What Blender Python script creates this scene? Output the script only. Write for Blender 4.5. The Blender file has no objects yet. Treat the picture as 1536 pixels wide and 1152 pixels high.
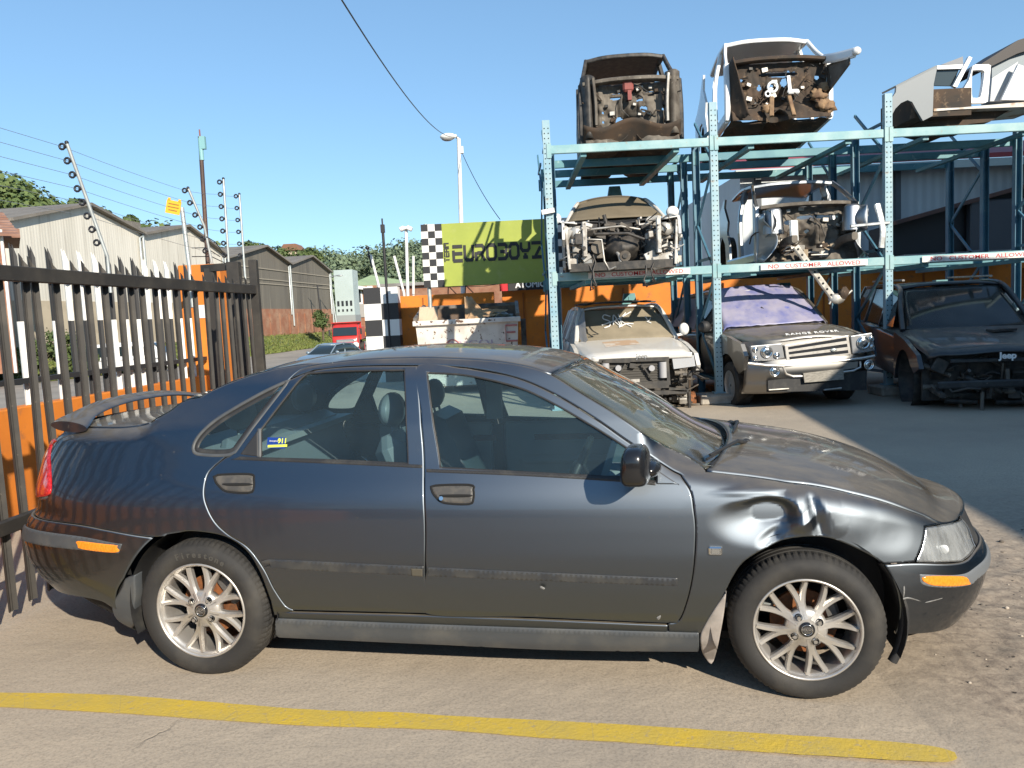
import bpy, bmesh, math, random
import numpy as np
from mathutils import Vector, Matrix, noise
from mathutils.bvhtree import BVHTree
from mathutils.geometry import delaunay_2d_cdt
PI = math.pi
R = math.radians
random.seed(7)
SC = bpy.context.scene
COL = SC.collection
# ------------------------------------------------------------------ camera
FPX, PITCH, ROLL, EYE = 1150.0, R(5.2), R(2.8), 1.56
_f = Vector((0, math.cos(PITCH), -math.sin(PITCH)))
_r0 = Vector((1, 0, 0)); _u0 = _r0.cross(_f)
CR = math.cos(ROLL) * _r0 - math.sin(ROLL) * _u0
CU = math.cos(ROLL) * _u0 + math.sin(ROLL) * _r0
CO = Vector((0, 0, EYE))
cd = bpy.data.cameras.new('camera'); cam = bpy.data.objects.new('camera', cd); COL.objects.link(cam)
cam.matrix_world = Matrix.Translation(CO) @ Matrix((CR, CU, -_f)).transposed().to_4x4()
cd.sensor_fit = 'HORIZONTAL'; cd.sensor_width = 36; cd.lens = 36 * FPX / 1536
cd.clip_start = 0.05; cd.clip_end = 6000
SC.camera = cam
def ray(px, py):                      # photo pixel -> viewing direction
    return CR * ((px - 768) / FPX) - CU * ((py - 576) / FPX) + _f
def atY(px, py, Y):
    d = ray(px, py); return CO + d * (Y / d.y)
def atZ(px, py, z=0.0):
    d = ray(px, py); return CO + d * ((z - EYE) / d.z)
# ------------------------------------------------------------------ light
SUN_TRAVEL = Vector((-0.52, 0.95, -0.56)).normalized()
ELEV = math.asin(-SUN_TRAVEL.z); AZ = math.atan2(-SUN_TRAVEL.x, -SUN_TRAVEL.y)
W = bpy.data.worlds.new('World'); SC.world = W; W.use_nodes = True
nt = W.node_tree; bg = nt.nodes['Background']
sky = nt.nodes.new('ShaderNodeTexSky'); sky.sky_type = 'NISHITA'; sky.sun_disc = False
sky.sun_elevation = ELEV; sky.sun_rotation = AZ
sky.air_density = 1.0; sky.dust_density = 0.0; sky.ozone_density = 3.0; sky.altitude = 0
gm = nt.nodes.new('ShaderNodeGamma'); gm.inputs[1].default_value = .66; nt.links.new(sky.outputs[0], gm.inputs[0])   # clear, flat blue sky
tn = nt.nodes.new('ShaderNodeMix'); tn.data_type = 'RGBA'; tn.blend_type = 'MULTIPLY'; tn.inputs[0].default_value = 1; nt.links.new(gm.outputs[0], tn.inputs[6]); tn.inputs[7].default_value = (.98, 1.30, 1.52, 1)
nt.links.new(tn.outputs[2], bg.inputs[0]); bg.inputs[1].default_value = 0.135
sd = bpy.data.lights.new('sun', 'SUN'); sd.energy = 5.0; sd.angle = R(0.53); sd.color = (1, 0.91, 0.77)
so = bpy.data.objects.new('sun', sd); COL.objects.link(so)
so.rotation_euler = SUN_TRAVEL.to_track_quat('-Z', 'Y').to_euler(); so.location = (20, -30, 40)
SC.view_settings.view_transform = 'Standard'; SC.view_settings.look = 'None'
SC.view_settings.exposure = 0.55; SC.view_settings.gamma = 1
SC.cycles.max_bounces = 8; SC.cycles.transparent_max_bounces = 16
SC.cycles.caustics_reflective = False; SC.cycles.caustics_refractive = False
try:
    SC.cycles.use_denoising = True; SC.cycles.denoiser = 'OPENIMAGEDENOISE'
except Exception: pass
# ------------------------------------------------------------------ objects
def link(name, me, parent=None):
    o = bpy.data.objects.new(name, me); COL.objects.link(o)
    if parent is not None: o.parent = parent
    return o
def tag(o, label=None, cat=None, group=None, kind=None):
    if label: o['label'] = label
    if cat: o['category'] = cat
    if group: o['group'] = group
    if kind: o['kind'] = kind
    return o
def thing(name, label, cat, loc=(0, 0, 0), rz=0, group=None):
    o = bpy.data.objects.new(name, None); COL.objects.link(o)
    o.empty_display_size = 0.1
    o.location = loc; o.rotation_euler = (0, 0, rz)
    return tag(o, label, cat, group)
def kids(o): return [c for c in COL.objects if c.parent == o]
def copy_tree(o, parent=None):
    c = o.copy(); COL.objects.link(c)
    if parent is not None: c.parent = parent
    for ch in kids(o): copy_tree(ch, c)
    return c
class MB:                              # collects geometry, then links it as ONE mesh object
    def __init__(s): s.v = []; s.f = []; s.m = []; s.sm = []; s.M = Matrix()
    def add(s, vs, fs, mi=0, smooth=False):
        b = len(s.v); s.v += [s.M @ Vector(p) for p in vs]
        s.f += [tuple(b + i for i in f) for f in fs]; s.m += [mi] * len(fs); s.sm += [smooth] * len(fs)
    def box(s, c, d, rot=None, mi=0, ch=0.0):
        x, y, z = (q / 2 for q in d); c = Vector(c)
        if ch > 0:                     # chamfered box
            h = min(ch, x * .9, y * .9, z * .9); vs = []
            for sx in (-1, 1):
                for sy in (-1, 1):
                    for sz in (-1, 1):
                        vs += [(sx * (x - h), sy * (y - h), sz * z), (sx * (x - h), sy * y, sz * (z - h)), (sx * x, sy * (y - h), sz * (z - h))]
            bm = bmesh.new()
            for p in vs: bm.verts.new(p)
            bmesh.ops.convex_hull(bm, input=bm.verts); bm.verts.index_update()
            vs = [v.co.copy() for v in bm.verts]; fs = [[v.index for v in f.verts] for f in bm.faces]; bm.free()
        else:
            vs = [Vector((sx * x, sy * y, sz * z)) for sx in (-1, 1) for sy in (-1, 1) for sz in (-1, 1)]
            fs = [(0, 1, 3, 2), (4, 6, 7, 5), (0, 4, 5, 1), (2, 3, 7, 6), (0, 2, 6, 4), (1, 5, 7, 3)]
        if rot is not None: vs = [rot @ p for p in vs]
        s.add([c + Vector(p) for p in vs], fs, mi)
    def bar(s, a, b, w, h, up=(0, 0, 1), mi=0, ch=0.0):   # beam from a to b
        a, b = Vector(a), Vector(b); d = b - a; L = d.length
        if L < 1e-6: return
        x = d / L; u = Vector(up)
        if abs(x.dot(u)) > .999: u = Vector((0, 1, 0))
        y = u.cross(x).normalized(); z = x.cross(y)
        s.box((a + b) / 2, (L, w, h), Matrix((x, y, z)).transposed(), mi, ch)
    def tube(s, pts, r, n=8, mi=0, cap=True, smooth=True, closed=False):
        pts = [Vector(p) for p in pts]; k = len(pts)
        rs = r if isinstance(r, (list, tuple)) else [r] * k
        vs = []; ref = None
        for i, p in enumerate(pts):
            if closed: t = pts[(i + 1) % k] - pts[i - 1]
            else: t = pts[min(i + 1, k - 1)] - pts[max(i - 1, 0)]
            if t.length < 1e-9: t = Vector((0, 0, 1))
            t.normalize()
            if ref is None:
                ref = Vector((0, 0, 1)) if abs(t.z) < .9 else Vector((1, 0, 0))
            a = (ref - t * ref.dot(t))
            if a.length < 1e-6: a = t.orthogonal()
            a.normalize(); ref = a; b = t.cross(a)
            vs += [p + (a * math.cos(q) + b * math.sin(q)) * rs[i] for q in (2 * PI * j / n for j in range(n))]
        fs = []
        for i in range(k if closed else k - 1):
            i2 = (i + 1) % k
            for j in range(n):
                fs.append((i * n + j, i * n + (j + 1) % n, i2 * n + (j + 1) % n, i2 * n + j))
        s.add(vs, fs, mi, smooth)
        if cap and not closed:
            s.add(vs[:n], [tuple(range(n))[::-1]], mi); s.add(vs[-n:], [tuple(range(n))], mi)
    def prism(s, poly, h0, h1, M=None, mi=0):             # 2-D outline extruded along local z
        n = len(poly); vs = [Vector((x, y, h0)) for x, y in poly] + [Vector((x, y, h1)) for x, y in poly]
        if M is not None: vs = [M @ p for p in vs]
        fs = [tuple(range(n))[::-1], tuple(range(n, 2 * n))] + [(i, (i + 1) % n, n + (i + 1) % n, n + i) for i in range(n)]
        s.add(vs, fs, mi)
    def grid(s, fn, nu, nv, mi=0, smooth=True, flip=False):
        vs = [fn(i / nu, j / nv) for i in range(nu + 1) for j in range(nv + 1)]
        fs = []
        for i in range(nu):
            for j in range(nv):
                q = (i * (nv + 1) + j, (i + 1) * (nv + 1) + j, (i + 1) * (nv + 1) + j + 1, i * (nv + 1) + j + 1)
                fs.append(q[::-1] if flip else q)
        s.add(vs, fs, mi, smooth)
    def lathe(s, prof, n=32, M=None, mi=0, smooth=True):  # (r, h) profile round local z
        vs = []
        for j in range(n):
            a = 2 * PI * j / n
            vs += [Vector((r * math.cos(a), r * math.sin(a), h)) for r, h in prof]
        if M is not None: vs = [M @ p for p in vs]
        k = len(prof); fs = []
        for j in range(n):
            j2 = (j + 1) % n
            for i in range(k - 1): fs.append((j * k + i, j2 * k + i, j2 * k + i + 1, j * k + i + 1))
        s.add(vs, fs, mi, smooth)
    def ball(s, c, r, nu=10, nv=7, mi=0, jig=0.0, seed=0):
        c = Vector(c); r = Vector(r) if not isinstance(r, (int, float)) else Vector((r, r, r)); rn = random.Random(seed)
        ph = rn.random() * 50
        def fn(a, b):
            th, fi = a * 2 * PI, (b - .5) * PI
            d = Vector((math.cos(th) * math.cos(fi), math.sin(th) * math.cos(fi), math.sin(fi)))
            k = 1 + jig * noise.noise(d * 1.7 + Vector((ph, 0, 0)))
            return c + Vector((d.x * r.x, d.y * r.y, d.z * r.z)) * k
        s.grid(fn, nu, nv, mi)
    def build(s, name, mats, parent=None, weld=False):
        me = bpy.data.meshes.new(name)
        me.from_pydata([tuple(p) for p in s.v], [], s.f)
        if not isinstance(mats, (list, tuple)): mats = [mats]
        for m in mats: me.materials.append(m)
        me.polygons.foreach_set('material_index', s.m); me.polygons.foreach_set('use_smooth', s.sm)
        me.update()
        bm = bmesh.new(); bm.from_mesh(me)
        if weld: bmesh.ops.remove_doubles(bm, verts=bm.verts, dist=weld)
        bmesh.ops.recalc_face_normals(bm, faces=bm.faces); bm.to_mesh(me); bm.free()
        return link(name, me, parent)
def solidify(o, t, off=-1):
    m = o.modifiers.new('t', 'SOLIDIFY'); m.thickness = t; m.offset = off; return o
def bevel(o, w, n=2):
    m = o.modifiers.new('b', 'BEVEL'); m.width = w; m.segments = n; m.limit_method = 'ANGLE'; m.angle_limit = R(35); return o
def lerp(a, b, t): return a + (b - a) * t
def interp(x, tab):                    # piecewise linear table
    if x <= tab[0][0]: return tab[0][1]
    for (a, p), (b, q) in zip(tab, tab[1:]):
        if x <= b: return p + (q - p) * (x - a) / (b - a)
    return tab[-1][1]
def smoothtab(tab, n=200):             # resampled, smoothed table -> fast callable
    xs = np.linspace(tab[0][0], tab[-1][0], n); ys = np.interp(xs, [a for a, _ in tab], [b for _, b in tab])
    k = max(3, n // 22); w = np.hanning(k + 2)[1:-1]; w /= w.sum()
    yp = np.concatenate([2 * ys[0] - ys[1:k][::-1], ys, 2 * ys[-1] - ys[-k:-1][::-1]]); ys2 = np.convolve(yp, w, 'same')[k - 1:k - 1 + n]
    return lambda x: float(np.interp(x, xs, ys2))
def sstep(a, b, x):
    t = min(1, max(0, (x - a) / (b - a))); return t * t * (3 - 2 * t)
def catmull(pts, step, closed=True, sharp=()):
    """smooth curve through 2-D points; indices in sharp stay corners"""
    out = []; n = len(pts); P = [Vector(p) for p in pts]
    for i in range(n if closed else n - 1):
        p1, p2 = P[i], P[(i + 1) % n]
        p0 = P[i - 1] if (closed or i > 0) and i not in sharp else p1 - (p2 - p1)
        j = (i + 1) % n
        p3 = P[(i + 2) % n] if (closed or i + 2 < n) and j not in sharp else p2 + (p2 - p1)
        k = max(1, int((p2 - p1).length / step))
        for q in range(k):
            t = q / k
            out.append(0.5 * ((2 * p1) + (p2 - p0) * t + (2 * p0 - 5 * p1 + 4 * p2 - p3) * t * t + (3 * p1 - p0 - 3 * p2 + p3) * t ** 3))
    if not closed: out.append(P[-1])
    return out
def inpoly(x, y, poly):
    c = False; n = len(poly); j = n - 1
    for i in range(n):
        xi, yi = poly[i][0], poly[i][1]; xj, yj = poly[j][0], poly[j][1]
        if (yi > y) != (yj > y) and x < (xj - xi) * (y - yi) / (yj - yi) + xi: c = not c
        j = i
    return c
# ------------------------------------------------------------------ materials
def nodes(name):
    m = bpy.data.materials.new(name); m.use_nodes = True
    return m, m.node_tree, m.node_tree.nodes['Principled BSDF']
def noise_node(t, scale, detail=4, rough=.55, coord='Object', stretch=None, ntype='noise', dist=0.0):
    tc = t.nodes.new('ShaderNodeTexCoord'); mp = t.nodes.new('ShaderNodeMapping')
    t.links.new(tc.outputs[coord], mp.inputs[0])
    if stretch: mp.inputs['Scale'].default_value = stretch
    if ntype == 'voronoi':
        n = t.nodes.new('ShaderNodeTexVoronoi'); n.feature = 'DISTANCE_TO_EDGE'
    else:
        n = t.nodes.new('ShaderNodeTexNoise'); n.inputs['Detail'].default_value = detail; n.inputs['Roughness'].default_value = rough
        n.inputs['Distortion'].default_value = dist
    n.inputs['Scale'].default_value = scale; t.links.new(mp.outputs[0], n.inputs['Vector'])
    return n
def ramp(t, src, stops):
    r = t.nodes.new('ShaderNodeValToRGB'); e = r.color_ramp.elements
    while len(e) < len(stops): e.new(.5)
    for q, (p, c) in zip(e, stops):
        q.position = p; q.color = (c, c, c, 1) if isinstance(c, (int, float)) else (*c[:3], 1)
    t.links.new(src, r.inputs[0]); return r.outputs[0]
def mixc(t, fac, a, b, mode='MIX'):
    m = t.nodes.new('ShaderNodeMix'); m.data_type = 'RGBA'; m.blend_type = mode
    for sock, v in ((m.inputs[0], fac), (m.inputs[6], a), (m.inputs[7], b)):
        if isinstance(v, (int, float)): sock.default_value = v
        elif isinstance(v, (tuple, list)): sock.default_value = (*v, 1) if len(v) == 3 else v
        else: t.links.new(v, sock)
    return m.outputs[2]
def bump(t, b, src, strength, dist=0.01):
    n = t.nodes.new('ShaderNodeBump'); n.inputs['Strength'].default_value = strength; n.inputs['Distance'].default_value = dist
    t.links.new(src, n.inputs['Height']); t.links.new(n.outputs[0], b.inputs['Normal']); return n
def mat(name, c, rough=.6, metal=0., c2=None, scale=4., lo=.4, hi=.65, c3=None, scale3=30., lo3=.55, hi3=.7, bmp=0., bscale=40., coat=0., stretch=None, detail=5, spec=None, bdist=.01):
    m, t, b = nodes(name)
    b.inputs['Base Color'].default_value = (*c, 1); b.inputs['Roughness'].default_value = rough; b.inputs['Metallic'].default_value = metal
    if coat: b.inputs['Coat Weight'].default_value = coat; b.inputs['Coat Roughness'].default_value = .08
    if spec is not None: b.inputs['Specular IOR Level'].default_value = spec
    out = None
    if c2:
        out = mixc(t, ramp(t, noise_node(t, scale, detail, stretch=stretch).outputs[0], [(lo, 0.), (hi, 1.)]), c, c2)
    if c3:
        out = mixc(t, ramp(t, noise_node(t, scale3, 6, .65, stretch=stretch).outputs[0], [(lo3, 0.), (hi3, 1.)]), out if out else c, c3)
    if out: t.links.new(out, b.inputs['Base Color'])
    if bmp: bump(t, b, noise_node(t, bscale, 4, stretch=stretch).outputs[0], bmp, bdist)
    return m
def glass(name, tint, alpha, rough=.03, dust=None):
    m, t, b = nodes(name); out = t.nodes['Material Output']
    tr = t.nodes.new('ShaderNodeBsdfTransparent'); tr.inputs[0].default_value = (*tint, 1)
    gl = t.nodes.new('ShaderNodeBsdfGlossy'); gl.inputs['Roughness'].default_value = rough; gl.inputs[0].default_value = (1, 1, 1, 1)
    fr = t.nodes.new('ShaderNodeFresnel'); fr.inputs[0].default_value = 1.5
    mx = t.nodes.new('ShaderNodeMixShader'); t.links.new(fr.outputs[0], mx.inputs[0]); t.links.new(tr.outputs[0], mx.inputs[1]); t.links.new(gl.outputs[0], mx.inputs[2])
    b.inputs['Base Color'].default_value = (*(dust[0] if dust else (.3, .28, .24)), 1); b.inputs['Roughness'].default_value = .9; b.inputs['Specular IOR Level'].default_value = .1
    m2 = t.nodes.new('ShaderNodeMixShader')
    if dust:
        t.links.new(ramp(t, noise_node(t, dust[3], 6, .6, stretch=dust[4] if len(dust) > 4 else None).outputs[0], [(.3, dust[1]), (.75, dust[2])]), m2.inputs[0])
    else: m2.inputs[0].default_value = 1 - alpha
    t.links.new(mx.outputs[0], m2.inputs[1]); t.links.new(b.outputs[0], m2.inputs[2]); t.links.new(m2.outputs[0], out.inputs[0])
    return m
def text_mesh(body, size, extrude=.002, bold=0.0, spacing=1.0, align='CENTER'):
    cu = bpy.data.curves.new('lettering', 'FONT'); cu.body = body; cu.size = size; cu.extrude = extrude; cu.offset = bold
    cu.align_x = align; cu.align_y = 'CENTER'; cu.space_character = spacing; cu.resolution_u = 3
    o = bpy.data.objects.new('lettering', cu); COL.objects.link(o); dg = bpy.context.evaluated_depsgraph_get(); dg.update()
    me = bpy.data.meshes.new_from_object(o.evaluated_get(dg)); bpy.data.objects.remove(o); bpy.data.curves.remove(cu)
    return me
def text(name, body, size, M, m, parent=None, sx=1.0, **k):
    me = text_mesh(body, size, **k); me.transform(M @ Matrix.Diagonal((sx, 1, 1, 1))); me.materials.clear(); me.materials.append(m)
    return link(name, me, parent)
def frame(o, x, z):                     # matrix with local x along x, local y along z (for flat lettering)
    x = Vector(x).normalized(); z = (Vector(z) - x * x.dot(Vector(z))).normalized(); n = x.cross(z)
    return Matrix.Translation(Vector(o)) @ Matrix((x, z, n)).transposed().to_4x4()
# =================================================================== ground, street, hills
FX = lambda y: -4.1 + .10 * (y - 6.9)           # line of the street fence
def qd(x, y): return (FX(y) - x) * .995         # metres out on the street side
def gz(x, y):
    q = qd(x, y)
    z = -.72 * sstep(.6, 9, q) - .45 * sstep(22, 60, y) * sstep(-3, 4, q)
    z += 1.9 * sstep(27.5, 33.5, q)
    return z
def axis(lo, hi, fine, far):
    v = list(np.arange(lo, hi, fine)); a = []; d = fine; x = lo
    while x > -far: d *= 1.35; x -= d; a.append(x)
    b = []; d = fine; x = v[-1]
    while x < far: d *= 1.35; x += d; b.append(x)
    return a[::-1] + v + b
def sheet(name, xs, ys, fn, m):
    vs = [fn(x, y) for x in xs for y in ys]; n = len(ys)
    fs = [(i * n + j, (i + 1) * n + j, (i + 1) * n + j + 1, i * n + j + 1) for i in range(len(xs) - 1) for j in range(n - 1)]
    b = MB(); b.add(vs, fs, 0, True); return b.build(name, m)
def concrete():
    m, t, b = nodes('dusty_yard_concrete')
    c = mixc(t, ramp(t, noise_node(t, .55, 6, .6).outputs[0], [(.35, 0.), (.68, 1.)]), (.465, .388, .295), (.36, .303, .238))
    c = mixc(t, ramp(t, noise_node(t, 2.7, 7, .68, dist=.6).outputs[0], [(.52, 0.), (.78, .45)]), c, (.49, .41, .315))
    c = mixc(t, ramp(t, noise_node(t, 75, 4, .7).outputs[0], [(.46, 0.), (.70, .55)]), c, (.17, .145, .12))
    c = mixc(t, ramp(t, noise_node(t, 1.3, 5, .6, stretch=(.25, 1.4, 1)).outputs[0], [(.60, 0.), (.72, .5)]), c, (.20, .175, .15))
    # broken, gritty patch beyond the front wheel
    tc = t.nodes.new('ShaderNodeTexCoord'); sp = t.nodes.new('ShaderNodeSeparateXYZ'); t.links.new(tc.outputs['Object'], sp.inputs[0])
    ad = t.nodes.new('ShaderNodeMath'); ad.operation = 'MULTIPLY_ADD'; t.links.new(sp.outputs[1], ad.inputs[0]); ad.inputs[1].default_value = -.02; t.links.new(sp.outputs[0], ad.inputs[2])
    wob = t.nodes.new('ShaderNodeMath'); wob.operation = 'MULTIPLY_ADD'; t.links.new(noise_node(t, 1.6, 5).outputs[0], wob.inputs[0]); wob.inputs[1].default_value = .9; t.links.new(ad.outputs[0], wob.inputs[2])
    edge = ramp(t, wob.outputs[0], [(0., 0.), (1., 0.)])
    mr = t.nodes.new('ShaderNodeMapRange'); mr.inputs[1].default_value = 1.75; mr.inputs[2].default_value = 2.25; t.links.new(wob.outputs[0], mr.inputs[0])
    my = t.nodes.new('ShaderNodeMapRange'); my.inputs[1].default_value = 6.5; my.inputs[2].default_value = 4.2; t.links.new(sp.outputs[1], my.inputs[0])
    mk = t.nodes.new('ShaderNodeMath'); mk.operation = 'MULTIPLY'; t.links.new(mr.outputs[0], mk.inputs[0]); t.links.new(my.outputs[0], mk.inputs[1])
    grit = mixc(t, ramp(t, noise_node(t, 16, 8, .8, dist=.3).outputs[0], [(.36, 0.), (.62, 1.)]), (.18, .145, .115), (.40, .325, .245))
    spots = ramp(t, noise_node(t, 26, 3, .5).outputs[0], [(.66, 0.), (.72, 1.)])
    grit = mixc(t, spots, grit, (.05, .042, .035))
    c = mixc(t, mk.outputs[0], c, grit)
    v = noise_node(t, 1.15, ntype='voronoi', stretch=(1, 1, 1)); 
    nz = noise_node(t, 3.2, 5); tcv = v.inputs['Vector'].links[0].from_socket
    ma = t.nodes.new('ShaderNodeMixRGB'); ma.blend_type = 'ADD'; ma.inputs[0].default_value = .35; t.links.new(tcv, ma.inputs[1]); t.links.new(nz.outputs['Color'], ma.inputs[2]); t.links.new(ma.outputs[0], v.inputs['Vector'])
    crack = ramp(t, v.outputs['Distance'], [(.0, 1.), (.012, 0.)])
    cm = mixc(t, 1., crack, ramp(t, noise_node(t, .9, 3).outputs[0], [(.60, 0.), (.70, .6)]), 'MULTIPLY')
    c = mixc(t, cm, c, (.09, .075, .06))
    t.links.new(c, b.inputs['Base Color']); b.inputs['Roughness'].default_value = .88; b.inputs['Specular IOR Level'].default_value = .25
    n1 = bump(t, b, noise_node(t, 130, 4, .7).outputs[0], .22, .006)
    n2 = t.nodes.new('ShaderNodeBump'); n2.inputs['Strength'].default_value = .5; n2.inputs['Distance'].default_value = .02; t.links.new(noise_node(t, 5.5, 7, .6).outputs[0], n2.inputs['Height']); t.links.new(n2.outputs[0], n1.inputs['Normal'])
    n3 = t.nodes.new('ShaderNodeBump'); n3.invert = True; n3.inputs['Strength'].default_value = .6; n3.inputs['Distance'].default_value = .01; t.links.new(cm, n3.inputs['Height']); t.links.new(n3.outputs[0], n2.inputs['Normal'])
    return m
def rough_z(x, y):                                # gentle unevenness, broken lumps at the right
    a = sstep(1.5, 2.2, x + .5 * noise.noise(Vector((x, y, 0)))) * sstep(5.5, 4.0, y) * sstep(-1, 1, y)
    return a * (.012 * noise.noise(Vector((x * 2.6, y * 2.6, 1))) + .010 * noise.noise(Vector((x * 9, y * 9, 2))) - .004)
sheet('ground', axis(-45, 40, .8, 2500), axis(-6, 120, 1.0, 2500), lambda x, y: (x, y, gz(x, y) - .012 * (1 if 1.2 < x < 5 and .5 < y < 6.5 else 0)), concrete())
# the finer sheet of broken surface at the right of the car, butted over the yard sheet
_xs = list(np.arange(1.35, 4.6, .018)); _ys = list(np.arange(1.0, 6.2, .018))
def _brk(x, y):
    e = sstep(1.35, 1.6, x) * sstep(4.58, 4.3, x) * sstep(1.0, 1.2, y) * sstep(6.18, 5.8, y)
    return (x, y, .0006 - .022 * (1 - e) + rough_z(x, y) * e)
tag(sheet('broken_ground', _xs, _ys, _brk, bpy.data.materials['dusty_yard_concrete']), kind='structure')
tag(bpy.data.objects['ground'], kind='structure')
# loose stones and grit on the broken patch
rn = random.Random(77); b = MB()
for k in range(520):
    x, y = 1.7 + 2.6 * rn.random(), 1.3 + 3.6 * rn.random() ** 1.2
    if rn.random() > .25 + .75 * sstep(1.9, 2.4, x): continue
    r = rn.choice((.004, .005, .006, .008, .012)) * rn.uniform(.7, 1.3); b.ball((x, y, rough_z(x, y) + r * .3), (r * 1.3, r, r * .7), 6, 4, rn.randrange(2), .6, k)
tag(b.build('gravel', [mat('pale_stone', (.42, .36, .29), .9), mat('dark_stone', (.10, .085, .07), .9)]), kind='stuff')
# yellow painted line
top = [(-90, 1036), (0, 1040), (156, 1043), (312, 1054), (469, 1066), (600, 1070), (673, 1075), (856, 1084), (947, 1089), (1100, 1099), (1201, 1105), (1321, 1113), (1400, 1121), (1432, 1130)]
bot = [(-90, 1062), (0, 1062), (187, 1072), (332, 1082), (461, 1090), (600, 1094), (673, 1097), (810, 1108), (947, 1116), (1100, 1127), (1195, 1133), (1331, 1141), (1421, 1145), (1436, 1138)]
_e = lambda L: [L[0] + (L[0] - L[1]).normalized() * k for k in (1.4, .7)] + L      # the line runs on past the gate side of the frame
tp = catmull(_e([atZ(*p).xy for p in top]), .02, False); bp = catmull(_e([atZ(*p).xy for p in bot]), .02, False)
b = MB(); n = 360
def _ln(f, c):
    def _at(L): k = f * (len(L) - 1); i = min(len(L) - 2, int(k)); return L[i].lerp(L[i + 1], k - i)
    a, d = _at(tp), _at(bp)
    w = .006 * noise.noise(Vector((f * 60, c * 3, 0))) + .004 * noise.noise(Vector((f * 190, c * 3, 5)))
    k = lerp(-w * 4, 1 + w * 4, c); p = a.lerp(d, k); return Vector((p.x, p.y, .0045))
b.grid(_ln, n, 6)
def yellowpaint():
    m, t, bs = nodes('worn_yellow_paint')
    c = mixc(t, ramp(t, noise_node(t, 5, 6, .6).outputs[0], [(.35, 0.), (.7, 1.)]), (.60, .415, .050), (.50, .37, .085))
    c = mixc(t, ramp(t, noise_node(t, 38, 6, .75).outputs[0], [(.56, 0.), (.68, .85)]), c, (.34, .28, .19))
    v = noise_node(t, 4.2, ntype='voronoi'); cr = ramp(t, v.outputs['Distance'], [(0., .45), (.010, 0.)])
    c = mixc(t, cr, c, (.36, .28, .14)); t.links.new(c, bs.inputs['Base Color']); bs.inputs['Roughness'].default_value = .75
    bump(t, bs, noise_node(t, 60, 5, .7).outputs[0], .5, .006); return m
tag(b.build('yellow_line', yellowpaint()), kind='structure')
# street surface, pavement and grass verge: sheets a few millimetres up
def strip(name, q0, q1, dz, m, y0=-20, y1=420, nq=14, ny=110, wav=0.):
    b = MB()
    def fn(a, c):
        y = y0 + (y1 - y0) * a ** 1.6; q = lerp(q0, q1, c) + wav * noise.noise(Vector((y * .3, c * 5, 0))) * (1 if 0 < c < 1 else 2)
        x = FX(y) - q / .995; return Vector((x, y, gz(x, y) + dz))
    b.grid(fn, ny, nq); return tag(b.build(name, m), kind='structure')
strip('road', 6.5, 25.5, .02, mat('old_asphalt', (.30, .265, .22), .9, c2=(.22, .195, .165), scale=.4, c3=(.36, .31, .25), scale3=2.5, bmp=.2, bscale=60), wav=.15)
strip('road_shoulder', 1.2, 6.4, .015, mat('dusty_shoulder', (.34, .285, .22), .95, c2=(.26, .215, .165), scale=1.2, bmp=.3, bscale=20))
strip('grass_verge', 26.0, 34.5, .03, mat('verge_soil', (.12, .13, .045), .95, c2=(.09, .12, .03), scale=.8, c3=(.20, .17, .09), scale3=3), nq=24, wav=.2)
# grass blades on the verge
rn = random.Random(5); b = MB(); vs = []; fs = []
for k in range(26000):
    y = 30 + 95 * rn.random() ** 1.1; q = 26.2 + 7.4 * rn.random(); x = FX(y) - q; z = gz(x, y); h = .08 + .22 * rn.random() ** 2; a = rn.random() * PI
    w = .05 + .07 * rn.random(); dx, dy = math.cos(a) * w, math.sin(a) * w; lx, ly = rn.uniform(-.15, .15), rn.uniform(-.15, .15); i = len(vs)
    vs += [(x - dx, y - dy, z), (x + dx, y + dy, z), (x + dx * .4 + lx, y + dy * .4 + ly, z + h), (x - dx * .5 + lx, y - dy * .5 + ly, z + h * .8)]; fs.append((i, i + 1, i + 2, i + 3))
b.add(vs, fs); tag(b.build('verge_grass', mat('grass_blades', (.10, .135, .025), .8, c2=(.17, .175, .045), scale=1.2, c3=(.05, .08, .018), scale3=6)), kind='stuff')
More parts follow.
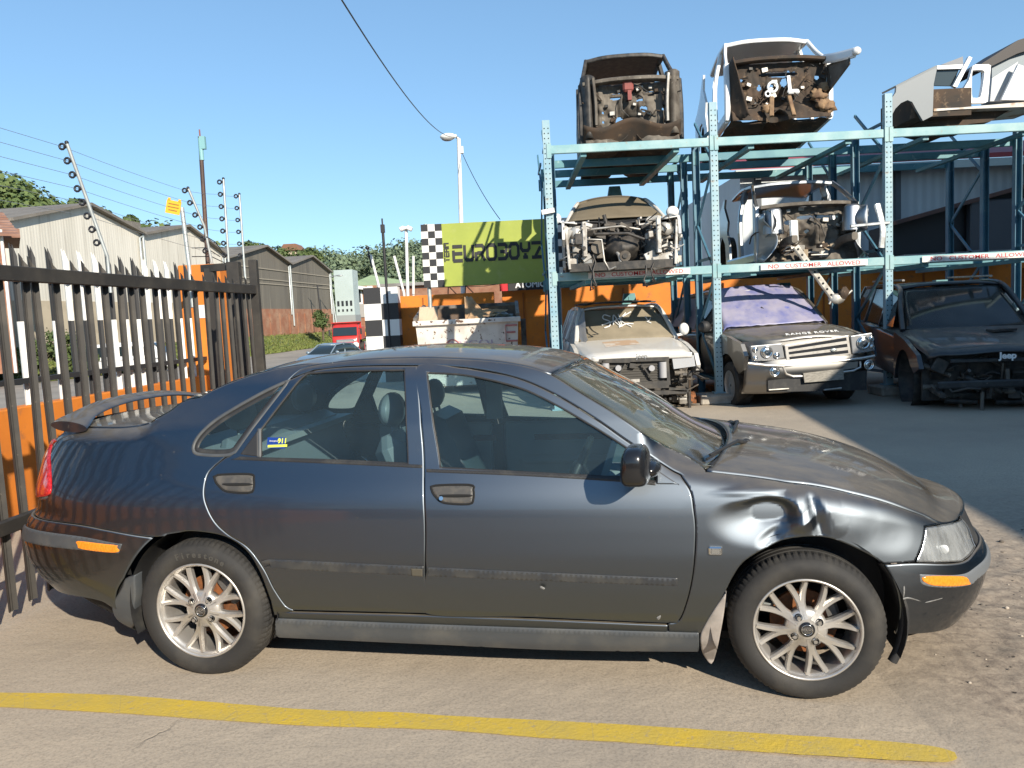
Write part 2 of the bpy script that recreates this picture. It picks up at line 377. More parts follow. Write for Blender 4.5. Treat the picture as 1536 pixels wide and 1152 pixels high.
# ------------------------------------------------------------------ hills with their woods
def leafmat(name, c1, c2, c3, sc=1.5):
    m = mat(name, c1, .75, c2=c2, scale=sc, lo=.35, hi=.65, c3=c3, scale3=sc * 6, lo3=.5, hi3=.7); return m
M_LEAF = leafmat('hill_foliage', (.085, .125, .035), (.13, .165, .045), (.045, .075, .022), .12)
M_LEAFF = leafmat('hazed_far_foliage', (.115, .16, .095), (.15, .19, .10), (.08, .115, .07), .05)  # distance haze put into the leaf colour, paler and bluer than the near hill
def hill(name, ridge, Y, depth, m, fol, ntree, rt, seed, foot=0.):
    """ridge: photo pixels of the skyline, at distance Y; a real mound that falls to both sides, covered by crowns"""
    pts = [atY(px, py, Y) for px, py in ridge]; tab = [(p.x, p.z) for p in pts]; x0, x1 = tab[0][0], tab[-1][0]
    h = smoothtab(tab, 240)
    def zf(x, y):
        d = abs(y - Y) / depth; k = max(0, 1 - d * d)
        return foot + (h(x) - foot - rt * .9) * k + .05 * (h(x)) * noise.noise(Vector((x / 40, y / 40, seed))) * min(1, d * 4)
    b = MB(); b.grid(lambda a, c: Vector((lerp(x0, x1, a), lerp(Y - depth, Y + depth, c), zf(lerp(x0, x1, a), lerp(Y - depth, Y + depth, c)))), 90, 40)
    tag(b.build(name, m), kind='structure')
    rn = random.Random(seed); vs = []; fs = []
    for _ in range(ntree):
        x = lerp(x0, x1, rn.random()); y = Y - depth * (rn.random() ** .8) * .95 if rn.random() < .8 else Y + depth * .2 * rn.random()
        z = zf(x, y); r = rt * rn.choice((.4, .6, .8, 1.0, 1.0, 1.35)) * rn.uniform(.85, 1.15)
        for _k in range(240 if fol == 'hill_woodland' else 130):
            d = Vector((rn.gauss(0, 1), rn.gauss(0, 1), rn.gauss(0, 1))).normalized(); d.z = abs(d.z) * 1.0 - .15
            p = Vector((x, y, z + r * .35)) + d * r * rn.uniform(.55, 1.0); s = r * rn.uniform(.05, .105)
            n = (d + Vector((rn.uniform(-.6, .6), rn.uniform(-.6, .6), rn.uniform(-.3, .8)))).normalized(); u = n.orthogonal().normalized(); v = n.cross(u); i = len(vs)
            vs += [p - u * s - v * s * .4, p + u * s * .3 - v * s, p + u * s + v * s * .3, p - u * s * .2 + v * s]; fs.append((i, i + 1, i + 2, i + 3))
    b = MB(); b.add(vs, fs); return tag(b.build(fol, m if fol == 'far_woodland' else M_LEAF), kind='stuff')
hill('hill', [(-420, 215), (-200, 240), (-80, 262), (0, 279), (30, 288), (70, 306), (100, 318), (140, 328), (175, 338), (205, 350), (240, 352), (300, 380), (380, 420), (450, 460)], 165, 55, M_LEAF, 'hill_woodland', 900, 4.2, 3)
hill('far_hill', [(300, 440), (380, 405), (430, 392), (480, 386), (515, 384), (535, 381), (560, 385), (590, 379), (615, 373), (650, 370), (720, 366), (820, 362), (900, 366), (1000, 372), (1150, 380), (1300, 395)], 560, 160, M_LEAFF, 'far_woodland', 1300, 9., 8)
# =================================================================== the grey sedan
hF = atY(1211, 945, 2.87); hR = atY(301, 917, 3.35)
_a = math.atan2(hF.y - hR.y, hF.x - hR.x)
CAR_H = Vector((math.cos(_a), math.sin(_a), 0)); CAR_N = Vector((-math.sin(_a), math.cos(_a), 0))
WB = (Vector((hF.x, hF.y)) - Vector((hR.x, hR.y))).length
FACE = 0.838                              # wheel face distance from the centre plane
CAR_O = Vector((hF.x, hF.y, 0)) + CAR_N * FACE
CAR_M = Matrix((CAR_H, CAR_N, Vector((0, 0, 1)))).transposed().to_4x4(); CAR_M.translation = CAR_O
CAR_I = CAR_M.inverted()
sedan = thing('sedan', 'dark grey dusty four door sedan with a dented front fender and small boot spoiler', 'car', CAR_O, _a)
cray_o = CAR_I @ CO
def cray(px, py): return (CAR_I.to_3x3() @ ray(px, py)).normalized()

w0 = smoothtab([(.10, .72), (.2, .80), (.3, .832), (.42, .850), (.53, .858), (.58, .860), (.68, .856), (.75, .851), (.80, .842), (.84, .827), (.88, .807), (.92, .785), (.96, .765), (1.0, .748), (1.1, .716), (1.2, .664), (1.3, .608), (1.36, .566), (1.40, .525), (1.44, .46)])
ufr = smoothtab([(.1, .70), (.2, .785), (.28, .838), (.36, .864), (.43, .872), (.475, .866), (.505, .845), (.53, .82), (.57, .80), (.62, .78), (.66, .75), (.72, .71), (.8, .70), (1., .62)])
ufs = smoothtab([(.1, .70), (.2, .785), (.28, .838), (.36, .864), (.43, .870), (.52, .852), (.60, .80), (.66, .757), (.72, .72), (.8, .70), (1., .62)])
urr = smoothtab([(.1, -3.25), (.22, -3.52), (.30, -3.68), (.38, -3.79), (.46, -3.845), (.56, -3.855), (.63, -3.83), (.67, -3.79), (.71, -3.745), (.8, -3.745), (.95, -3.725), (1.05, -3.68), (1.12, -3.62), (1.3, -3.52)])
ztopf = smoothtab([(-.6, .965), (-.45, .935), (-.2, .888), (0, .852), (.2, .808), (.4, .752), (.55, .702), (.7, .64), (.9, .56)])
U0, UR0, LF, LM, LR = -0.05, -2.66, 1.15, 2.61, 1.40
SMAX = LF + LM + LR
def dent(u, z):
    d = 0.
    if not (-.5 < u < .62 and .45 < z < .95): return 0.
    def ell(cu, cz, ru, rz, rot=0.):
        x, y = u - cu, z - cz; c, s_ = math.cos(rot), math.sin(rot)
        x, y = x * c + y * s_, -x * s_ + y * c
        return math.hypot(x / ru, y / rz)
    wob = .30 * noise.noise(Vector((u * 7, z * 8, 3.4)))
    def fold(x0, z0, x1, z1, w):
        ax, az = x1 - x0, z1 - z0; t = max(0, min(1, ((u - x0) * ax + (z - z0) * az) / (ax * ax + az * az)))
        return max(0., 1 - math.hypot(u - x0 - ax * t, z - z0 - az * t) / w) * (1 - .35 * abs(2 * t - 1))
    e0 = ell(-.150, .738, .135, .080, .10); sl_ = sstep(-.5, .9, (-(u + .150) / .135 * .75 - (z - .738) / .080) / max(e0, .05)) * sstep(.0, .7, e0)   # soft towards lower left
    d += .040 * (1 - sstep(lerp(.55, .05, sl_), lerp(1.0, 1.7, sl_), e0 + wob * .35)) * (1 + 1.5 * (u + .15))      # the big push-in above the wheel
    d += .014 * (1 - sstep(.3, 1.0, ell(-.10, .655, .12, .045, .35) + wob))
    d -= .017 * fold(-.030, .80, -.012, .70, .045)                                     # rim thrown up beside it
    d += .020 * fold(.030, .795, .058, .665, .030)                                     # sharp valley
    d -= .016 * fold(-.075, .668, .036, .735, .036)                                    # folded lip over the arch
    d -= .010 * fold(.075, .80, .105, .70, .055)
    d += .0028 * (1 - sstep(.1, 1.0, ell(.33, .64, .09, .08)))
    d -= .006 * (1 - sstep(.0, 1.0, ell(.18, .70, .10, .10)))
    d -= .006 * (1 - sstep(.3, 1.0, ell(-.16, .835, .22, .022, .06)))
    return d
def Sf(s, z):
    """near body side: s metres round the plan from nose centre (0) to tail centre (SMAX), z height"""
    w = w0(z)
    if s < LF:
        ph = (1 - s / LF) * PI / 2; n = lerp(2.45, 2.3, sstep(.45, .75, z))
        u = U0 + (lerp(ufr(z), ufs(z), sstep(.42, .72, s)) - U0) * max(0, math.sin(ph)) ** (2 / n); k = max(0, math.cos(ph)) ** (2 / n)
    elif s > LF + LM:
        ph = (s - LF - LM) / LR * PI / 2; n = 3.3
        u = UR0 + (urr(z) - UR0) * max(0, math.sin(ph)) ** (2 / n); k = max(0, math.cos(ph)) ** (2 / n)
    else:
        u = lerp(U0, UR0, (s - LF) / LM); k = 1.
    y = w * k * (1 - .018 * ((min(u, .2) + 1.3) / 1.3) ** 2)
    if z > .95 and u < -1.6: y -= .05 * sstep(-1.9, -3.0, u) * sstep(.95, 1.3, z)
    # fender shoulder
    q = sstep(-.62, -.42, u)
    if q > 0:
        zt = ztopf(u); f = (z - (zt - .085)) / .085
        if f > 0:
            r = .10 * (1 - math.sqrt(max(0, 1 - min(f, .97) ** 2))) + (max(0, z - zt) * 3.2)
            y -= q * r * min(1, k * 1.5)
    q = sstep(-2.86, -3.0, u)
    if q > 0:
        f = (z - (1.115 - .07)) / .07
        if f > 0: y -= q * (.07 * (1 - math.sqrt(max(0, 1 - min(f, .97) ** 2))) + max(0, z - 1.115) * 3) * min(1, k * 1.5)
    y -= dent(u, z)
    return Vector((u, -y, z))
def s_of_u(u, z):
    a, b = 0., SMAX
    for _ in range(36):
        m = (a + b) / 2
        if Sf(m, z).x > u: a = m
        else: b = m
    return (a + b) / 2
NS, NZ, Z0, Z1 = 260, 110, .02, 1.43
_sv = [SMAX * i / NS for i in range(NS + 1)]; _zv = [lerp(Z0, Z1, j / NZ) for j in range(NZ + 1)]
_pts = [[Sf(s, z) for z in _zv] for s in _sv]
_bvh = BVHTree.FromPolygons([p for r in _pts for p in r], [(i * (NZ + 1) + j, (i + 1) * (NZ + 1) + j, (i + 1) * (NZ + 1) + j + 1, i * (NZ + 1) + j + 1) for i in range(NS) for j in range(NZ)])
def px2sz(px, py):
    x, y = px, py
    for _ in range(60):
        h = _bvh.ray_cast(cray_o, cray(x, y))
        if h[0] is not None: break
        x += (768 - x) * .004; y += (760 - y) * .004
    p, i = h[0], h[2] // NZ; zz = p.z
    a, b = Sf(_sv[i], zz), Sf(_sv[i + 1], zz); d = b - a
    t = (p - a).dot(d) / max(d.length_squared, 1e-12)
    return (lerp(_sv[i], _sv[i + 1], min(1, max(0, t))), zz)
def Nf(s, z, e=.004):
    a = Sf(min(SMAX, s + e), z) - Sf(max(0, s - e), z); b = Sf(s, min(Z1, z + e)) - Sf(s, max(Z0, z - e))
    n = b.cross(a)
    if n.length < 1e-9: return Vector((0, -1, 0))
    n.normalize()
    return n
def path(pts, closed=True, sharp=(), step=4):
    """mixed list of photo pixels, ('s', s, z) and ('u', u, z) -> dense (s, z) outline"""
    q = []
    for p in pts:
        if p[0] == 's': q.append((p[1], p[2]))
        elif p[0] == 'u': q.append((s_of_u(p[1], p[2]), p[2]))
        else: q.append(px2sz(*p))
    per = sum(math.dist(q[i - 1], q[i]) for i in range(1, len(q)))
    return [tuple(v) for v in catmull(q, min(step * .0025, per / 70), closed, sharp)]
def shrink(poly, g):
    n = len(poly); A = sum(poly[i - 1][0] * poly[i][1] - poly[i][0] * poly[i - 1][1] for i in range(n)); sg = 1 if A > 0 else -1
    out = []
    for i in range(n):
        a, b, c = Vector(poly[i - 1]), Vector(poly[i]), Vector(poly[(i + 1) % n])
        e, f = (b - a), (c - b)
        if e.length < 1e-7 or f.length < 1e-7: out.append(tuple(b)); continue
        e.normalize(); f.normalize(); n1 = Vector((-e.y, e.x)); n2 = Vector((-f.y, f.x)); m = n1 + n2
        if m.length < .2: out.append(tuple(b)); continue
        m.normalize(); k = min(2., 1 / max(.35, m.dot(n1)))
        out.append(tuple(b + m * (g * k * sg)))
    return out
def panel(name, poly, m, parent=None, holes=(), step=.03, gap=.0026, off=0., lip=.014, rnd=.003, bulge=0., mirror=True, label=None):
    poly = shrink(poly, gap) if gap else list(poly)
    holes = [shrink(h, -gap) for h in holes]
    pts = [Vector(p) for p in poly]; loops = [list(range(len(poly)))]
    for h in holes:
        loops.append(list(range(len(pts), len(pts) + len(h)))); pts += [Vector(p) for p in h]
    edges = [(l[i], l[(i + 1) % len(l)]) for l in loops for i in range(len(l))]
    xs = [p[0] for p in poly]; ys = [p[1] for p in poly]; bnd = [Vector(p) for p in pts]
    cell = {}
    for p in bnd: cell.setdefault((int(p.x / step), int(p.y / step)), []).append(p)
    def near(p):
        i, j = int(p[0] / step), int(p[1] / step)
        return any((q.x - p[0]) ** 2 + (q.y - p[1]) ** 2 < (step * .5) ** 2 for di in (-1, 0, 1) for dj in (-1, 0, 1) for q in cell.get((i + di, j + dj), ()))
    if not bulge and step < .3:
        for q_ in [poly] + list(holes):
            rg = shrink(q_, .0055 if q_ is poly else -.0055)
            for p in rg:
                if inpoly(p[0], p[1], poly) and not any(inpoly(p[0], p[1], h) for h in holes) and min((p[0] - q.x) ** 2 + (p[1] - q.y) ** 2 for q in bnd) > .0042 ** 2: pts.append(Vector(p))
        for p in pts[len(bnd):]: cell.setdefault((int(p.x / step), int(p.y / step)), []).append(p)
    if bulge:
        for g in (.003, .009, .019):
            rg = shrink(poly, g)
            for p in rg[::2]:
                if inpoly(p[0], p[1], poly) and min((p[0] - q.x) ** 2 + (p[1] - q.y) ** 2 for q in bnd[:len(poly)]) > (g * .8) ** 2: pts.append(Vector(p))
        for p in pts[len(poly):]: cell.setdefault((int(p.x / step), int(p.y / step)), []).append(p)
    x = min(xs) + step / 2
    while x < max(xs):
        y = min(ys) + step / 2
        while y < max(ys):
            p = (x, y)
            if inpoly(x, y, poly) and not any(inpoly(x, y, h) for h in holes) and not near(p): pts.append(Vector(p))
            y += step
        x += step
    v, e_, f, ov, oe, of = delaunay_2d_cdt(pts, edges, [], 0, 1e-6)
    f = [t for t in f if (lambda c: inpoly(c[0], c[1], poly) and not any(inpoly(c[0], c[1], h) for h in holes))(((v[t[0]].x + v[t[1]].x + v[t[2]].x) / 3, (v[t[0]].y + v[t[1]].y + v[t[2]].y) / 3))]
    N = [Nf(p.x, p.y) for p in v]; P = [Sf(p.x, p.y) for p in v]
    if bulge:
        for i, p in enumerate(v):
            d = min(((p.x - q.x) ** 2 + (p.y - q.y) ** 2) for q in bnd) ** .5
            P[i] = P[i] + N[i] * bulge * (1 - (1 - min(1, d / .02)) ** 2) ** .5
    ec = {}
    for t in f:
        for i in range(3):
            k = (t[i], t[(i + 1) % 3]); ec[k] = 1
    bd = [k for k in ec if (k[1], k[0]) not in ec]
    bi = set(i for k in bd for i in k)
    V = [p + n * (off - (rnd * .55 if i in bi and rnd else 0)) for i, (p, n) in enumerate(zip(P, N))]
    VN = [n.copy() for n in N]
    F = [tuple(t) for t in f]
    outd = {}
    for a, b in bd:                        # outward 2-D direction on each rim vertex
        d = Vector((v[b].y - v[a].y, -(v[b].x - v[a].x)))
        if d.length > 1e-9: d.normalize()
        for i in (a, b): outd[i] = outd.get(i, Vector((0, 0))) + d
    ring = {}
    for i in bi:
        d = outd[i]; p = v[i]
        o3 = (Sf(min(SMAX, max(0, p.x + d.x * .003)), p.y + d.y * .003) - Sf(p.x, p.y)) if d.length > 0 else Vector((0, 0, 0))
        if o3.length > 1e-9: o3.normalize()
        VN[i] = (N[i] + o3 * .75).normalized()
        V.append(P[i] + N[i] * (off - rnd * 1.6) + o3 * rnd * .5); VN.append((N[i] * .25 + o3).normalized()); V.append(P[i] + N[i] * (off - lip)); VN.append(o3.copy())
        ring[i] = len(V) - 2
    for a, b in bd:
        F.append((b, a, ring[a], ring[b])); F.append((ring[b], ring[a], ring[a] + 1, ring[b] + 1))
    me = bpy.data.meshes.new(name); me.from_pydata([tuple(p) for p in V], [], F); me.materials.append(m)
    me.polygons.foreach_set('use_smooth', [True] * len(F)); me.update()
    # orient outward
    k = sum(me.polygons[i].normal.dot(N[F[i][0]]) for i in range(0, len(f), 7))
    if k < 0: me.flip_normals()
    me.normals_split_custom_set_from_vertices([tuple(n) for n in VN])
    o = link(name, me, parent)
    if label: o['label'] = label
    if mirror: mir(o, parent)
    return o
def mir(o, parent):
    c = o.copy(); me = o.data.copy(); me.transform(Matrix.Diagonal((1, -1, 1, 1))); me.flip_normals(); c.data = me; COL.objects.link(c); c.parent = parent
    for ch in kids(o):
        mir(ch, c)
    return c
def at(s, z, off=0.): return Sf(s, z) + Nf(s, z) * off
def edge3(pts, n=40, off=0.):
    q = path(pts, closed=False); L = [0]
    for a, b in zip(q, q[1:]): L.append(L[-1] + (Sf(*a) - Sf(*b)).length)
    out = []; j = 0
    for i in range(n + 1):
        d = L[-1] * i / n
        while j < len(L) - 2 and L[j + 1] < d: j += 1
        t = (d - L[j]) / max(1e-9, L[j + 1] - L[j]); out.append(at(lerp(q[j][0], q[j + 1][0], t), lerp(q[j][1], q[j + 1][1], t), off))
    return out
def cross(name, edge, crown, bow, m, parent, ns=48, pw=2.2, inset=.003, thick=.012):
    """surface from a near edge curve over the centre line to its mirror image"""
    mb = MB(); n = len(edge) - 1
    def fn(a, b):
        i = min(n - 1, int(a * n)); e = edge[i].lerp(edge[i + 1], a * n - i); s = b * 2 - 1
        f = a; ye = abs(e.y) - inset
        k = 1 - abs(s) ** pw
        cz = crown(f) if callable(crown) else crown; bx = bow(f) if callable(bow) else bow
        return Vector((e.x + bx * (1 - s * s), ye * s, e.z + cz * k))
    mb.grid(fn, n, ns); o = mb.build(name, m, parent)
    # face upwards / outwards
    if sum(p.normal.z for p in o.data.polygons) < 0: o.data.flip_normals()
    solidify(o, thick)
    return o

# ---- materials
def paint(name, base, dusty=.5, rough=.34, metal=.65, dust=(.25, .215, .165)):
    m, t, b = nodes(name)
    g = t.nodes.new('ShaderNodeNewGeometry'); sx = t.nodes.new('ShaderNodeSeparateXYZ'); t.links.new(g.outputs['Normal'], sx.inputs[0])
    up = ramp(t, sx.outputs[2], [(.50, 0.), (.97, dusty)])
    nn = ramp(t, noise_node(t, 5, 7, .65, stretch=(1, 2.2, 1)).outputs[0], [(.3, .45), (.7, 1.)])
    fac = mixc(t, 1., up, nn, 'MULTIPLY')
    sp = ramp(t, noise_node(t, 42, 3, .5).outputs[0], [(.70, 0.), (.80, .18)])
    fac2 = mixc(t, 1., fac, sp, 'ADD')
    t.links.new(mixc(t, fac2, base, dust), b.inputs['Base Color'])
    b.inputs['Metallic'].default_value = metal
    md = t.nodes.new('ShaderNodeMath'); md.operation = 'MULTIPLY_ADD'; t.links.new(fac2, md.inputs[0]); md.inputs[1].default_value = -metal; md.inputs[2].default_value = metal; t.links.new(md.outputs[0], b.inputs['Metallic'])
    t.links.new(mixc(t, fac2, (rough,) * 3, (.8,) * 3), b.inputs['Roughness'])
    b.inputs['Coat Weight'].default_value = .55; b.inputs['Coat Roughness'].default_value = .07
    t.links.new(mixc(t, fac2, (.55,) * 3, (.0,) * 3), b.inputs['Coat Weight'])
    bp = bump(t, b, noise_node(t, 260, 2).outputs[0], .012, .002)
    if metal > .5:                          # flake layer with a broad soft lobe under a sharp clear coat, dust on top
        fl = t.nodes.new('ShaderNodeBsdfGlossy'); fl.distribution = 'BECKMANN'; fl.inputs['Roughness'].default_value = rough; fl.inputs[0].default_value = (*base, 1)
        df = t.nodes.new('ShaderNodeBsdfDiffuse'); df.inputs[0].default_value = (*dust, 1)
        cc = t.nodes.new('ShaderNodeBsdfGlossy'); cc.inputs['Roughness'].default_value = .06; cc.inputs[0].default_value = (1, 1, 1, 1)
        fr = t.nodes.new('ShaderNodeFresnel'); fr.inputs[0].default_value = 1.42
        m1 = t.nodes.new('ShaderNodeMixShader'); m2 = t.nodes.new('ShaderNodeMixShader')
        inv = t.nodes.new('ShaderNodeMath'); inv.operation = 'SUBTRACT'; inv.inputs[0].default_value = .9; t.links.new(fac2, inv.inputs[1]); inv.use_clamp = True
        mu = t.nodes.new('ShaderNodeMath'); mu.operation = 'MULTIPLY'; t.links.new(fr.outputs[0], mu.inputs[0]); t.links.new(inv.outputs[0], mu.inputs[1])
        t.links.new(fac2, m1.inputs[0]); t.links.new(fl.outputs[0], m1.inputs[1]); t.links.new(df.outputs[0], m1.inputs[2])
        t.links.new(mu.outputs[0], m2.inputs[0]); t.links.new(m1.outputs[0], m2.inputs[1]); t.links.new(cc.outputs[0], m2.inputs[2])
        for n_ in (fl, df, cc): t.links.new(bp.outputs[0], n_.inputs['Normal'])
        t.links.new(m2.outputs[0], t.nodes['Material Output'].inputs[0])
    return m
M_PAINT = paint('grey_metallic_paint', (.140, .160, .182), .6, rough=.51, metal=.92)
M_TRIM = mat('black_trim', (.022, .022, .023), .55, c2=(.06, .057, .05), scale=9, lo=.5, hi=.8)
M_RUB = mat('grey_plastic', (.06, .066, .072), .5, c2=(.10, .10, .095), scale=7, lo=.45, hi=.75)
M_MOULD = mat('dark_moulding', (.030, .032, .035), .42, c2=(.055, .054, .05), scale=12)
M_HAND = mat('dusty_handle_plastic', (.055, .052, .048), .55, c2=(.10, .09, .075), scale=20)
M_STRIP = mat('pale_grey_plastic_strip', (.13, .14, .15), .45)
M_DARK = mat('dark_cavity', (.006, .006, .006), .9)
M_GLASS = glass('car_glass', (.70, .86, .88), .95, .02, ((.24, .36, .40), .025, .07, 2.0))  # thin dust film coloured teal to stand for the sky reflected in the panes
M_WIND = glass('dusty_windscreen', (.60, .74, .76), .95, .05, ((.40, .36, .28), .03, .24, 3.5, (1, 3.5, 1)))
M_AMBER = mat('amber_lens', (.70, .20, .015), .18, coat=.6, c2=(.90, .33, .03), scale=170, lo=.35, hi=.75, stretch=(1, 1, .4))
M_RED = mat('red_lens', (.42, .012, .018), .12, coat=.8, c2=(.62, .03, .03), scale=70, lo=.45, hi=.6)
M_CHROME = mat('bright_metal', (.75, .75, .74), .16, 1.)
M_TYRE = mat('tyre_rubber', (.021, .020, .019), .75, c2=(.055, .050, .042), scale=7, lo=.45, hi=.8, bmp=.15, bscale=300)
M_ALLOY = mat('silver_alloy', (.58, .555, .52), .40, .75, c2=(.40, .365, .32), scale=11, lo=.5, hi=.8)
M_RUST = mat('rusty_disc', (.27, .10, .035), .75, .3, c2=(.13, .06, .03), scale=25)
M_SEAT = mat('seat_leather', (.13, .15, .16), .45)
M_INT = mat('interior_plastic', (.27, .29, .29), .6)
M_LAMP = glass('lamp_cover', (.94, .96, .97), .94, .02)
M_WHITE = mat('white_paint', (.78, .78, .76), .5)

# ---- outlines (photo pixels on the body side)
doorF_front = [(1002, 935.5), (1018, 932), (1030, 905), (1040, 860), (1044, 800), (1041, 765), (1036, 737), (1021, 712)]
gut = [(1000, 700), (940, 661), (890, 626), (830, 590), (770, 565), (700, 551.5), (626, 548)]
bgap = [(631, 620), (636, 700), (637.5, 780), (638, 860), (638, 921)]
doorR_rear = [(440, 916), (428, 909), (412, 886), (395, 853), (372, 822), (342, 802), (322, 783), (309, 757), (306, 735), (311, 712), (322, 699), (338, 686)]
arch_r = [(234, 806), (262, 799.5), (290, 797.5), (329, 803), (355, 815), (375, 834), (392, 865), (405, 900), (411, 924)]
arch_f = [(1326, 846), (1297, 829), (1258, 812), (1230, 805.5), (1195, 807), (1157, 818), (1118, 842), (1100, 866), (1087, 892)]
p_doorF = path(doorF_front + gut + bgap + [(800, 927)], sharp=(7, 13, 18))
p_glF = path([(641.5, 559.5), (700, 563.5), (775, 581), (830, 606), (890, 641), (940, 673), (984, 703), (984, 721), (925, 714.5), (780, 706.5), (661, 700), (650, 630)], sharp=(0, 6, 7, 10))
p_doorR = path(doorR_rear[::-1] + [(440, 916), (540, 918.5), (638, 921)] + [(638, 860), (637.5, 780), (636, 700), (631, 620), (626, 548)] + [(530, 549), (470, 555.5), (434, 569), (395, 617), (352, 676)], sharp=(11, 14, 19, 22))
p_glR = path([(391.5, 686), (391.5, 645), (425, 601), (455, 565), (475, 559.5), (530, 556.5), (606, 555.5), (608, 620), (611, 694), (500, 689)], sharp=(0, 1, 6, 8))
p_qg = path([(292, 676), (296, 659), (318, 636), (350, 615), (395, 590), (429, 574), (398, 614), (352, 676), (340, 680.5), (310, 680.5)], sharp=(5, 7))
door_f = panel('front_door', p_doorF, M_PAINT, sedan, [p_glF], step=.035)
door_r = panel('rear_door', p_doorR, M_PAINT, sedan, [p_glR], step=.035)
railtop = [(1058, 703), (1000, 669), (930, 625), (870, 588), (826, 561), (790, 549), (740, 541), (690, 537.5), (640, 536), (580, 537), (520, 541)]
tailc = [('u', -2.17, 1.375), ('u', -2.34, 1.352), ('u', -2.52, 1.305), ('u', -2.68, 1.243), ('u', -2.82, 1.178), ('u', -2.93, 1.128)]
trunk_e = [('u', -3.05, 1.112), ('u', -3.25, 1.110), ('u', -3.40, 1.105)]
qbot = [(58, 777), (110, 786), (160, 795)]
p_quarter = path(tailc + trunk_e + [('u', -3.47, 1.085), (73, 667), (76, 700), (75, 741), (58, 748), ('s', SMAX - .30, .715), ('s', SMAX - .30, .675)] + qbot[:] + arch_r + [(440, 917)] + doorR_rear[1:] + [(352, 676), (395, 617), (434, 569), (460, 551), (500, 543)], sharp=(8, 13, 14, 15, 18, 26, 27, 38))
quarter = panel('rear_quarter', p_quarter, M_PAINT, sedan, [p_qg], step=.03)
p_rail = path([(1040, 727), (1021, 711.5)] + gut + [(530, 549), (470, 555), (434, 568), (460, 550)] + railtop[::-1], sharp=(0, 1, 10, 11, 22))
panel('roof_rail', p_rail, M_PAINT, sedan, step=.02)
hoodedge = [(1060, 706), (1130, 714), (1200, 724), (1262, 735), (1330, 753), (1384, 773), (1412, 786)]
p_fender = path(hoodedge + [(1388, 790.5), (1373, 843)] + arch_f + [(1078, 917), (1066, 940), (1062, 951), (1003, 949)] + doorF_front, sharp=(6, 7, 8, 9, 17, 20, 21, 22, 29))
fender = panel('front_fender', p_fender, M_PAINT, sedan, step=.0085, label='front fender pushed in and creased above the wheel')
p_lamp = path([(1389, 791), (1414, 787), (1436, 782), ('s', .36, .615), ('s', .34, .575), ('s', .40, .515), (1443, 841.5), (1375, 843)], sharp=(0, 3, 5, 6, 7))
p_fb = path([(1326, 847), (1373, 844.5), (1442, 843), ('s', .40, .512), ('s', 0, .505), ('s', 0, .215), ('s', .42, .215), (1429, 946), (1342, 951), (1349, 917), (1342, 878)], sharp=(0, 4, 5, 8))
fbump = panel('front_bumper', p_fb, M_PAINT, sedan, step=.03, off=.004)
p_rb = path([('s', SMAX, .665), ('s', SMAX - .3, .668)] + qbot + [(234, 806.5), (219, 819), (205, 836), (193, 856), (188, 867), (178, 914), (129, 896), ('s', SMAX - .3, .285), ('s', SMAX, .29)], sharp=(0, 5, 9, 10, 13))
rbump = panel('rear_bumper', p_rb, M_PAINT, sedan, step=.03, off=.006)
# painted sill under the doors, then the grey sill extension
panel('sill', path([(440, 919), (540, 921.5), (638, 924), (800, 930), (1002, 938.5), (1002, 952), (700, 940), (414, 930), (420, 918)], sharp=(4, 5, 7)), M_PAINT, sedan, step=.04)
p_se = path([(414, 927), (640, 936), (850, 943), (1049, 949), (1049, 972), (850, 970), (640, 961), (414, 951)], sharp=(0, 3, 4, 7))
panel('sill_skirt', p_se, M_RUB, sedan, step=.016, off=.004, bulge=.024, lip=.05)
# mouldings
panel('door_moulding', path([(402, 838.5), (636, 849), (636, 865), (412, 853), (404, 847)], sharp=(1, 2)), M_MOULD, door_r, step=.012, off=.003, bulge=.010)
panel('door_moulding', path([(641, 850), (1017, 866.5), (1017, 880), (641, 865)], sharp=(0, 1, 2, 3)), M_MOULD, door_f, step=.012, off=.003, bulge=.010)
panel('bumper_strip', path([('s', SMAX - .2, .585), (43, 790), (110, 802), (186, 815), (181, 830), (110, 824), (45, 814), ('s', SMAX - .2, .515)], sharp=(0, 3, 4, 7)), M_RUB, rbump, step=.015, off=.009, bulge=.006)
panel('side_marker', path([(121, 809.5), (176, 816), (180, 819), (176, 828), (126, 823), (120, 818)]), M_AMBER, rbump, step=.01, off=.016, bulge=.005)
panel('bumper_strip', path([(1377, 860), (1443, 860), ('s', .46, .462), ('s', .0, .462), ('s', .0, .405), ('s', .46, .405), (1450, 878), (1388, 879)], sharp=(0, 3, 4)), M_STRIP, fbump, step=.015, off=.007, bulge=.006)
panel('side_marker', path([(1384, 863), (1440, 863), (1449, 869), (1449, 876), (1394, 877)]), M_AMBER, fbump, step=.01, off=.014, bulge=.005)
# lamps
p_tail = path([(72, 668), (75, 700), (74, 740), (58, 747), ('s', SMAX - .29, .73), ('s', SMAX - .29, 1.03), ('u', -3.50, 1.045)], sharp=(0, 3, 4, 5))
tl = panel('tail_lamp', p_tail, M_RED, sedan, step=.02, off=.002, bulge=.008)
hl = panel('headlight', p_lamp, M_LAMP, sedan, step=.02, off=.003, gap=.001, lip=.006)
panel('reflector', p_lamp, mat('lamp_reflector', (.74, .75, .76), .22, .75, c2=(.42, .43, .44), scale=22, bmp=.9, bscale=22, stretch=(1, 1, .25)), hl, step=.02, off=-.005, gap=.002, lip=.004, rnd=0)
for uu, zz, rr in ((.545, .560, .020),):
    b = MB(); c = at(s_of_u(uu, zz), zz, -.006); b.ball(c, (rr, .006, rr), 16, 8); b.build('bulb_bowl', mat('frosted_bowl', (.70, .71, .72), .35, .3), hl)
